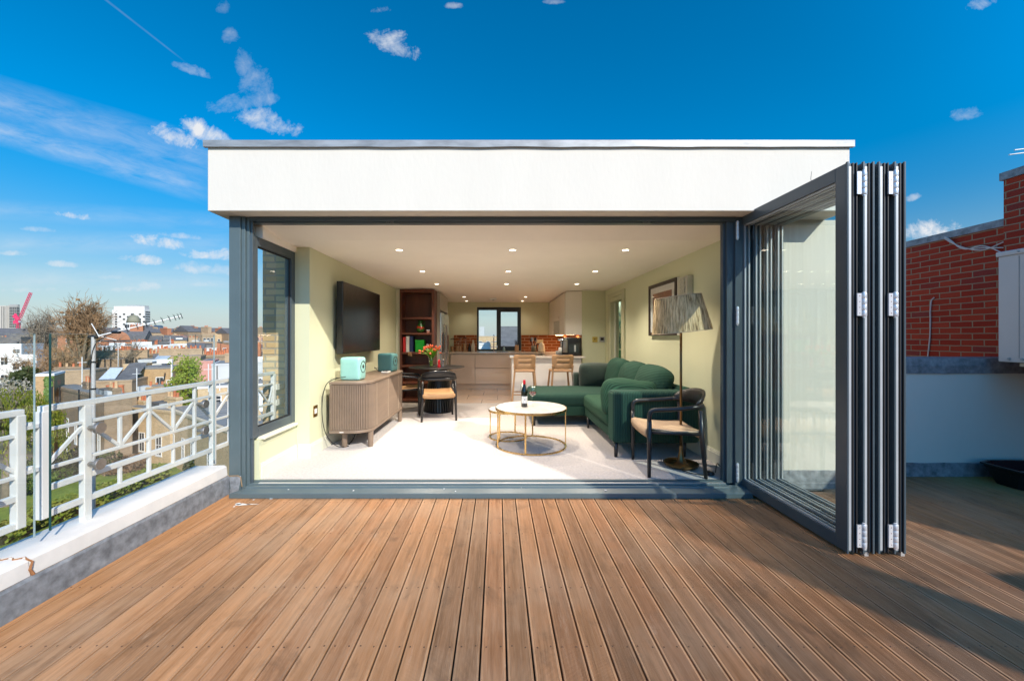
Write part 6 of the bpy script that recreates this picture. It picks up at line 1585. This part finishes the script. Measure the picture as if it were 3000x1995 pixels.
for r_ in range(11):
    z = zt - 5.5 - r_ * 2.5
    p0 = Vector((x1, Y, 0)) + dv * .12; p1 = Vector((x1, Y, 0)) + dv * .95; nn = Vector((dv.y, -dv.x, 0)).normalized() * .2
    MB().add([(p0.x + nn.x, p0.y + nn.y, z - 1.3), (p1.x + nn.x, p1.y + nn.y, z - 1.3), (p1.x + nn.x, p1.y + nn.y, z), (p0.x + nn.x, p0.y + nn.y, z)], [(0, 1, 2, 3)]).build('balcony', win_g, ht)
# grey tower
Y = 600
gt = thing('office_tower', (UX(18, Y), Y, GZ), 'grey concrete tower block with a blank pale side near the crane', 'tower block')
MB().box(UX(-25, Y), UX(14, Y), Y, Y + 6, GZ, UZ(704, Y)).build('blank_wing', M('pale_concrete', (.50, .46, .40), .8, var=.05, vscale=.2), gt)
MB().box(UX(14, Y), UX(40, Y + 3), Y + 3, Y + 6, GZ, UZ(702, Y)).build('wall', M('mid_concrete', (.36, .35, .32), .8, var=.05, vscale=.2), gt)
for r_ in range(13):
    for c_ in range(6):
        u = UX(18 + c_ * 4, Y); z = UZ(707 + r_ * 3.7, Y)
        MB().box(u - .9, u + .9, Y + 2.7, Y + 3.1, z - 1.5, z).build('window', win_g, gt)
for u in (4, 8, 11.5): MB().box(UX(u, Y) - .35, UX(u, Y) + .35, Y - .3, Y + .1, GZ, UZ(706, Y)).build('rib', M('dark_concrete', (.15, .15, .14), .8), gt)
MB().box(UX(16, Y), UX(36, Y), Y + 3.5, Y + 5, UZ(702, Y), UZ(700.5, Y)).build('roof_plant', grey_pl, gt)
# pink crane
Y = 480; pk = M('pink_red_crane_paint', (.72, .05, .14), .5, var=.05)
cr = thing('tower_crane', (UX(43, Y), Y, GZ), 'pink red luffing crane beside the grey tower', 'crane')
def lattice(a, b, wd, n, th):
    a, b = Vector(a), Vector(b); d = (b - a).normalized(); s1 = d.cross(Vector((0, 1, 0))).normalized() * wd / 2; s2 = Vector((0, wd / 2, 0)); mb = MB()
    cs = [s1 + s2, s1 - s2, -s1 - s2, -s1 + s2]
    for c in cs: mb.bar(a + c, b + c, th, th)
    for k in range(n):
        p, q = a + (b - a) * k / n, a + (b - a) * (k + 1) / n
        mb.bar(p + cs[1], q + cs[2], th * .7, th * .7); mb.bar(p + cs[0], q + cs[3], th * .7, th * .7); mb.bar(p + cs[0], q + cs[1], th * .6, th * .6)
    return mb
lattice((UX(42.5, Y), Y, GZ), U(42.5, 738, Y), 2.2, 22, .45).build('mast', pk, cr)
lattice(U(46, 733, Y), U(71, 674, Y), 1.7, 16, .4).build('jib', pk, cr)
MB().bar(U(44, 738, Y), U(33, 727, Y), 3, 2.4).bar(U(33, 742, Y), U(45, 742, Y), 2.5, 4.0).build('machinery_deck', pk, cr)
MB().bar(U(36, 741, Y), U(34, 722, Y), .9, .9).bar(U(44, 738, Y), U(36, 722, Y), .8, .8).build('back_mast', pk, cr)
MB().rbox(U(46, 741, Y - 2), (2.2, 2.0, 2.4), .3, 2).build('cab', grey_pl, cr)
gb_ = thing('glass_block', (UX(358, 500), 500, GZ), 'dark blue glass block just right of the hotel', 'office block')
MB().box(UX(350, 500), UX(369, 500), 500, 506, GZ, UZ(749, 500)).build('wall', M('blue_glass_wall', (.06, .09, .13), .2), gb_, bevel=2.0)
# white villa at the left edge
t, w, h = house('white_villa', 'white stucco villa behind the bare trees at the picture edge', 'house', -70, 49, 792, 88, 10, stucco, wins=[(.66, 3.0, 1.2, 1.8), (.9, 1.2, 1.3, 1.0), (.66, 7, 1.2, 1.8), (.9, 4.4, 1.2, 1.6), (.9, 7.6, 1.2, 1.6)], trim=stucco)
o = wloc(t); MB().box(o.x - w * .45, o.x + w * .42, o.y + 1.5, o.y + 7, o.z + h + .05, o.z + h + 1.6).build('roof_storey', slate, t)
t, w, h = house('white_villa', 'lower white wing of the villa stepping down to the garden', 'house', 49, 84, 816, 84, 9, stucco, wins=[(.3, 1.4, 1.2, 1.6), (.75, 3.4, 1.2, 1.6), (.3, 5, 1.2, 1.6)])
for k, (px0, px1, py, Y, mt, lb) in enumerate(((-60, 40, 772, 180, stucco, 'long pale house far behind the white villa'), (-40, 60, 781, 150, stock_b, 'brown brick house above the white villa roof'), (40, 110, 768, 230, stock_b, 'far brown houses glimpsed between the bare trees'), (90, 240, 772, 260, red_far, 'red brick range far behind the great bare tree'), (200, 270, 764, 300, stock_b, 'brown range below the hotel tower'), (-60, 100, 764, 420, stock_d, 'low dark range at the foot of the crane'))):
    t, w, h = house('distant_house', lb, 'house', px0, px1, py, Y, 12, mt, roof='gable', wins=grid(6, (2.5, 6.0), 1.3, 2.0))
# seen through the kitchen window
for k, (px0, px1, py, Y, mt, rf, lb) in enumerate(((1085, 1160, 790, 60, stucco, 'flat', 'pale flat roof straight beyond the kitchen window'), (1150, 1230, 797, 52, red_far, 'gable', 'red brick house seen in the kitchen window light'), (1080, 1150, 774, 120, stock_y, 'flat', 'long pale terrace seen through the kitchen window'), (1150, 1240, 776, 130, red_far, 'gable', 'red roofed terrace far beyond the kitchen window'), (1104, 1115, 752, 500, stucco_g, 'flat', 'pale grey tower far off in the kitchen window'), (1130, 1144, 788, 46, stock_y, 'flat', 'buff brick chimney block behind the kitchen tap'))):
    t, w, h = house('distant_house' if k != 4 else 'distant_tower', lb, 'house' if k != 4 else 'tower block', px0, px1, py, Y, 10, mt, roof=rf, wins=grid(4, (1.5, 4.5), 1.0, 1.6) if k in (0, 2, 3) else ())

# ------------------------------------------------------------------ trees and gardens
bark = M('grey_brown_bark', (.17, .135, .09), .9, var=.3, vscale=2)
twig_t = M('tawny_twigs', (.24, .145, .07), .9, var=.3, vscale=.6)
twig_g = M('grey_twigs', (.20, .165, .12), .9, var=.25, vscale=.6)
def leafmat(name, c1, c2, c3=None):
    m, nt, b, out = new_mat(name)
    g = nt.nodes.new('ShaderNodeNewGeometry')
    nz = noise(nt, coords(nt, (1, 1, 1), True), .9, 3)
    c = mixc(nt, g.outputs['Random Per Island'], c1, c2)
    c = mixc(nt, ramp(nt, nz, [(.4, 0), (.65, .6)]), c, c3 or c2)
    L(nt, c, b.inputs['Base Color']); b.inputs['Roughness'].default_value = .7
    tr_ = N(nt, 'ShaderNodeBsdfTranslucent'); L(nt, c, tr_.inputs[0]); mx = N(nt, 'ShaderNodeMixShader'); mx.inputs[0].default_value = .35
    L(nt, b.outputs[0], mx.inputs[1]); L(nt, tr_.outputs[0], mx.inputs[2]); L(nt, mx.outputs[0], out.inputs[0]); return m
lf_willow = leafmat('willow_leaf', (.17, .19, .008), (.30, .30, .015), (.09, .13, .012))
lf_dark = leafmat('dark_shrub_leaf', (.035, .055, .012), (.085, .10, .025))
lf_mid = leafmat('mid_green_leaf', (.08, .14, .012), (.16, .24, .02))
lf_birch = leafmat('spring_green_leaf', (.20, .28, .015), (.32, .40, .04))
lf_blossom = leafmat('pale_blossom', (.62, .55, .50), (.45, .38, .28), (.38, .36, .2))
lf_brown = leafmat('tawny_thicket', (.20, .115, .05), (.28, .17, .085), (.13, .09, .05))
lf_hedge = leafmat('hedge_leaf', (.09, .16, .012), (.24, .28, .025), (.26, .20, .04))

def bare_tree(name, x, y, h, spread, label, tm, seed, n0=5, depth=5, twig=.035, cat='tree', knob=False, lean=0):
    q = random.Random(seed); t = thing(name, (x, y, GZ), label, cat)
    trunk, crown = MB(), MB()
    def grow(p, d, ln, r, lev):
        k = 3 if lev > 2 else 4
        pts = [p]; dd = d.copy()
        for i in range(k):
            dd = (dd + Vector((q.gauss(0, .16), q.gauss(0, .16), q.gauss(.03, .10)))).normalized(); pts.append(pts[-1] + dd * ln / k)
        rs = [max(r * (1 - .42 * i / k), twig * .5) for i in range(k + 1)]
        (trunk if lev <= 1 else crown).tube(pts, rs, 6 if lev <= 1 else 3 if lev > 2 else 4, cap=False)
        if knob and lev == 3 and q.random() < .5: crown.rbox(pts[-1], (r * 5, r * 5, r * 4), r * 1.5, 1)
        if lev >= depth: return
        n = q.randint(2, 3) + (1 if lev >= depth - 2 else 0)
        for i in range(n):
            f = q.uniform(.45, 1.0) if i else 1.0
            idx = min(k, int(f * k)); a = q.uniform(0, 6.28); s_ = q.uniform(.35, .95)
            perp = dd.orthogonal().normalized(); perp = Matrix.Rotation(a, 3, dd) @ perp
            nd = (dd + perp * s_ + Vector((0, 0, .14))).normalized()
            grow(pts[idx], nd, ln * q.uniform(.62, .85), rs[idx] * q.uniform(.5, .72), lev + 1)
    p = Vector((x, y, GZ)); r0 = h * .022
    p1 = p + Vector((lean, 0, h * .28))
    trunk.tube([p, p + Vector((lean * .3, 0, h * .12)), p1], [r0 * 1.5, r0 * 1.1, r0], 9, cap=False)
    for i in range(n0):
        a = 6.28 * i / n0 + q.uniform(-.4, .4); d = Vector((math.cos(a) * spread, math.sin(a) * spread, 1)).normalized()
        grow(p1 - Vector((0, 0, q.uniform(0, h * .06))), d, h * q.uniform(.22, .29), r0 * .62, 1)
    trunk.build('trunk', bark, t, smooth=True); crown.build('crown', tm, t)
    return t
def round_tree(name, x, y, h, r, label, tm, seed, n, knob=True):
    """trunk, forking limbs, knuckles and a shell of fine upright twigs that fills a rounded crown"""
    q = random.Random(seed); t = thing(name, (x, y, GZ), label, 'tree'); trunk, crown = MB(), MB()
    cz = GZ + h - r * 1.25; c0 = Vector((x, y, cz)); fork = Vector((x, y, GZ + (h - 2.5 * r) * .75 + .5))
    trunk.tube([(x, y, GZ), (x + .1, y, GZ + 2), fork], [h * .03, h * .024, h * .022], 9, cap=False)
    tips = []
    for i in range(16):
        d = Vector((q.gauss(0, 1), q.gauss(0, 1), q.gauss(.35, .9))).normalized(); e = c0 + Vector((d.x * r * .55, d.y * r * .55, d.z * r * .75))
        m1 = fork.lerp(e, .45) + Vector((q.gauss(0, .5), q.gauss(0, .5), q.gauss(.3, .4)))
        sp_ = smooth_path([fork, m1, e], 2); trunk.tube(sp_, [h * .013 * (1 - .75 * k / len(sp_)) for k in range(len(sp_))], 6, cap=False); tips.append((m1, e))
    for i in range(n):
        m1, e = q.choice(tips); b0 = m1.lerp(e, q.uniform(.2, 1.0))
        d = Vector((q.gauss(0, 1), q.gauss(0, 1), q.gauss(.25, .9))).normalized(); s_ = q.uniform(.72, 1.06)
        e2 = c0 + Vector((d.x * r * s_, d.y * r * s_, d.z * r * 1.4 * s_))
        if (e2 - b0).length > r * 1.1: e2 = b0 + (e2 - b0).normalized() * r * q.uniform(.7, 1.1)
        m2 = b0.lerp(e2, .5) + Vector((q.gauss(0, .3), q.gauss(0, .3), q.gauss(-.1, .3)))
        crown.tube([b0, m2, e2], [.055 * h / 22, .036 * h / 22, .014], 3, cap=False)
        for j in range(3):
            p = b0.lerp(e2, q.uniform(.35, .95)); d2 = ((e2 - b0).normalized() + Vector((q.gauss(0, .5), q.gauss(0, .5), q.gauss(.35, .4)))).normalized()
            crown.tube([p, p + d2 * q.uniform(.6, 1.5) * r / 5], [.024, .010], 3, cap=False)
        if knob and i % 7 == 0: crown.rbox(m2, (.42, .42, .36), .12, 1)
    trunk.build('trunk', bark, t, smooth=True); crown.build('crown', tm, t); return t
round_tree('plane_tree', UX(193, 66), 66, 22.0, 4.3, 'great bare pollarded plane tree towering over the roofs', twig_t, 5, 620)
round_tree('plane_tree', UX(140, 62), 62, 14.0, 3.8, 'second bare pollarded tree, lower, behind the white coped house', twig_t, 9, 420)
round_tree('bare_tree', UX(96, 110), 110, 24, 5.5, 'slender grey bare tree standing between the crane and the great plane tree', twig_g, 14, 420, knob=False)
bare_tree('bare_tree', UX(62, 92), 92, 15, .8, 'low tawny bare tree in front of the white villa', twig_t, 17, 6, 6, .05)
bare_tree('bare_tree', UX(112, 84), 84, 16, .8, 'dense tawny bare tree below the grey one', twig_t, 23, 6, 6, .05)
bare_tree('bare_tree', UX(232, 72), 72, 15, .7, 'bare tree with pale limbs close to the aerial pole', twig_g, 31, 5, 6, .045)
bare_tree('pollarded_tree', UX(8, 58), 58, 12.5, .6, 'dark leafless pollard stump in front of the white villa', M('dark_wet_bark', (.05, .035, .03), .9), 41, 5, 3, .09)
bare_tree('bare_tree', UX(380, 150), 150, 17, .6, 'bare street tree before the brown skyline terrace', twig_t, 47, 5, 5, .08)

def foliage(mb, c, r, n, s0, s1, q, flat=1., shell=.45):
    for _ in range(n):
        d = Vector((q.gauss(0, 1), q.gauss(0, 1), q.gauss(0, 1))).normalized() * (shell + (1 - shell) * q.random() ** .6)
        p = Vector(c) + Vector((d.x * r[0], d.y * r[1], d.z * r[2]))
        a = Vector((q.gauss(0, 1), q.gauss(0, 1), q.gauss(0, .6))).normalized(); b_ = a.orthogonal().normalized(); b_ = Matrix.Rotation(q.uniform(0, 6.28), 3, a) @ b_
        s_ = q.uniform(s0, s1); a2, b2 = a.cross(b_) * s_ * .55, b_ * s_
        mb.add([p - b2, p + a2, p + b2, p - a2], [(0, 1, 2, 3)])
def leafy(name, x, y, z0, h, r, label, lm, seed, n=3500, clumps=16, ls=(.12, .28), cat='tree', trunk_h=.35):
    q = random.Random(seed); t = thing(name, (x, y, z0), label, cat)
    tr_ = MB().tube([(x, y, z0), (x + .1, y, z0 + h * trunk_h), (x, y, z0 + h * .75)], [h * .025, h * .018, h * .008], 7)
    cr_ = MB()
    for k in range(clumps):
        a = q.uniform(0, 6.28); u_ = q.random(); zz = z0 + h * (trunk_h + (.92 - trunk_h) * u_)
        rr = r * (1 - .55 * u_) * q.uniform(.25, .8)
        c = (x + rr * math.cos(a), y + rr * math.sin(a), zz)
        tr_.tube([(x, y, z0 + h * (trunk_h * .6 + .3 * u_)), c], [h * .007, h * .003], 4)
        k2 = r * q.uniform(.28, .5)
        foliage(cr_, c, (k2, k2, k2 * .8), n // clumps, ls[0], ls[1], q)
    tr_.build('trunk', bark, t); cr_.build('crown', lm, t); return t
leafy('young_tree', UX(428, 50), 50, GZ, 12.2, 2.7, 'young spring green tree before the blank brown gable', lf_birch, 3, 7000, 70, (.09, .19), trunk_h=.25)
leafy('evergreen_tree', UX(74, 60), 60, GZ, 10.2, 3.6, 'dark evergreen tree behind the willow', lf_dark, 6, 4200, 22, (.16, .34), trunk_h=.15)
leafy('evergreen_tree', UX(120, 60), 60, GZ, 8.8, 3.6, 'dark olive evergreen behind the white coped house', lf_dark, 7, 3600, 20, (.16, .34), trunk_h=.15)
leafy('green_tree', UX(80, 50), 50, GZ, 6.0, 2.4, 'bright green bush between willow and evergreen', lf_mid, 8, 2600, 16, (.14, .28), trunk_h=.12)
leafy('blossom_tree', UX(28, 50), 50, GZ, 9.3, 3.6, 'pale pink blossoming tree above the willow', lf_blossom, 12, 3000, 26, (.08, .20), trunk_h=.3)
leafy('blossom_tree', UX(108, 48), 48, GZ, 5.5, 1.6, 'small white blossoming tree beside the end house', lf_blossom, 13, 900, 12, (.08, .18), trunk_h=.3)
# willow
q = random.Random(77); wx_, wy_ = UX(18, 33), 33
t = thing('willow_tree', (wx_, wy_, GZ), 'yellow green weeping willow at the picture edge', 'tree')
tk = MB().tube([(wx_, wy_, GZ), (wx_ + .2, wy_, GZ + 4), (wx_, wy_, GZ + 8)], [.5, .4, .15], 8); cr_ = MB()
for k in range(240):
    a = q.uniform(0, 6.28); rr = 3.3 * math.sqrt(q.random()); z_top = GZ + 9.9 - .22 * rr * rr + q.uniform(-.5, .4)
    x, y = wx_ + rr * math.cos(a), wy_ + rr * math.sin(a); ln = q.uniform(1.6, 4.5) * (.5 + rr / 5)
    if k % 6 == 0: tk.tube([(wx_, wy_, GZ + 6.5), (x * .6 + wx_ * .4, y * .6 + wy_ * .4, z_top - .3), (x, y, z_top)], [.09, .05, .02], 4)
    n = int(ln / .09)
    for i in range(n):
        p = Vector((x + q.gauss(0, .10) + .3 * (i / n) * math.cos(a), y + q.gauss(0, .10) + .3 * (i / n) * math.sin(a), z_top - ln * i / n)); b2 = Vector((q.gauss(0, .3), q.gauss(0, .3), -1)).normalized() * q.uniform(.10, .2); a2 = Vector((q.gauss(0, 1), q.gauss(0, 1), 0)).normalized() * .045
        cr_.add([p - b2, p + a2, p + b2, p - a2], [(0, 1, 2, 3)])
tk.build('trunk', bark, t); cr_.build('crown', lf_willow, t)
# shrubs and hedges
def shrub(x, y, h, r, label, lm, seed, n, z0=GZ, name='shrub', cat='shrub', ls=(.10, .22)):
    q = random.Random(seed); t = thing(name, (x, y, z0), label, cat); cr_ = MB(); st_ = MB()
    for k in range(max(6, n // 220)):
        a = q.uniform(0, 6.28); rr = r * math.sqrt(q.random()) * .8; zz = z0 + h * q.uniform(.25, .8)
        c = (x + rr * math.cos(a), y + rr * math.sin(a), zz); st_.tube([(x, y, z0), c], [.04, .015], 4)
        foliage(cr_, c, (r * .4, r * .4, h * .26), 220, ls[0], ls[1], q)
    cr_.build('leaves', lm, t); st_.build('stems', bark, t)
SH = [(150, 1000, 40, 3.0, 3.0, lf_dark, 'dark green shrub below the white sashes, closest to the pole'), (215, 1010, 40, 2.6, 2.4, lf_dark, 'dark green shrub at the foot of the sunlit brick house'), (90, 1030, 37, 2.6, 2.6, lf_dark, 'dark shrub under the willow skirts'), (255, 1018, 41, 2.2, 2.0, lf_brown, 'brown twiggy shrub on the lawn edge'), (300, 1040, 41, 1.6, 1.8, lf_brown, 'tawny twiggy shrub in front of the sash windows'), (445, 1010, 40, 2.4, 1.8, lf_dark, 'rosemary like bush beside the white doors'), (40, 1000, 36, 3.0, 3.2, lf_mid, 'green shrub mass under the willow'), (20, 985, 34, 3.0, 3.0, lf_mid, 'green shrub beside the near railing section'), (500, 995, 39, 2.2, 2.0, lf_hedge, 'yellowing bush by the corner post'), (180, 985, 42, 3.4, 2.6, lf_dark, 'tall dark shrub in front of the dark brick range')]
for k, (px, py, Y, h, r, lm, lb) in enumerate(SH): shrub(UX(px, Y), Y, h, r, lb, lm, 100 + k, 1500)
# terrace-level planting on the neighbour's flat roof edge, seen under the bottom rail
hd = thing('clipped_hedge', (-34.2, 33, GZ), 'long clipped green hedge running beneath the railing', 'hedge'); q = random.Random(5); cr_ = MB()
for k in range(5200):
    s_ = q.random(); x = -34.2 + .3 * math.sin(s_ * 30) + q.gauss(0, .45); y = 26.5 + 13.5 * s_; z = GZ + 1.3 * math.sqrt(q.random()) + .1
    a = Vector((q.gauss(0, 1), q.gauss(0, 1), q.gauss(0, .8))).normalized() * q.uniform(.08, .2); b_ = a.orthogonal() * .6
    cr_.add([(x - a.x, y - a.y, z - a.z), (x + b_.x, y + b_.y, z + b_.z), (x + a.x, y + a.y, z + a.z), (x - b_.x, y - b_.y, z - b_.z)], [(0, 1, 2, 3)])
cr_.build('leaves', lf_hedge, hd); MB().box(-34.5, -33.9, 26.6, 39.9, GZ, GZ + .9).build('twig_core', M('dark_twig_core', (.03, .03, .012), .9), hd)
tl = MB()
q = random.Random(9)
for k in range(2600):
    x = q.uniform(-130, -20); y = q.uniform(130, 420); 
    c = Vector((x * y / 90, y, GZ + q.uniform(1, 9))); 
    a = Vector((q.gauss(0, 1), q.gauss(0, 1), q.gauss(0, .8))).normalized() * q.uniform(.6, 1.6); b_ = a.orthogonal() * .7
    tl.add([c - a, c + b_, c + a, c - b_], [(0, 1, 2, 3)])
tag(tl.build('distant_treetops', lf_brown), 'hazy brown treetops between the distant roofs', 'treetops', kind='stuff')
# television aerials over the roofs
for k, (px, py0, py1, Y) in enumerate(((189, 822, 902, 48), (315, 848, 900, 50), (480, 838, 902, 46), (506, 870, 900, 45), (272, 790, 850, 70), (392, 775, 800, 100), (450, 770, 822, 80))):
    t = thing('roof_mast', (UX(px, Y), Y, UZ(py1, Y)), ('thin white roof mast with a crossbar near the grey aerial pole', 'thin white mast before the golden brick house', 'thin white mast in front of the pink flank', 'short thin mast over the white edged flat roof', 'thin mast above the pipe hung range', 'thin far mast before the brown skyline terrace', 'tall thin dark mast over the chimney pots')[k], 'mast', 'thin aerial masts on the roofs')
    mb = MB().bar(U(px, py1, Y), U(px, py0, Y), .07, .07, (0, 1, 0))
    mb.build('pole', white_pl if k != 6 else pipe_b, t)
    MB().bar(U(px - 10 * 50 / Y, py0 + 13, Y), U(px + 10 * 50 / Y, py0 + 12, Y), .05, .05).build('crossbar', white_pl, t)
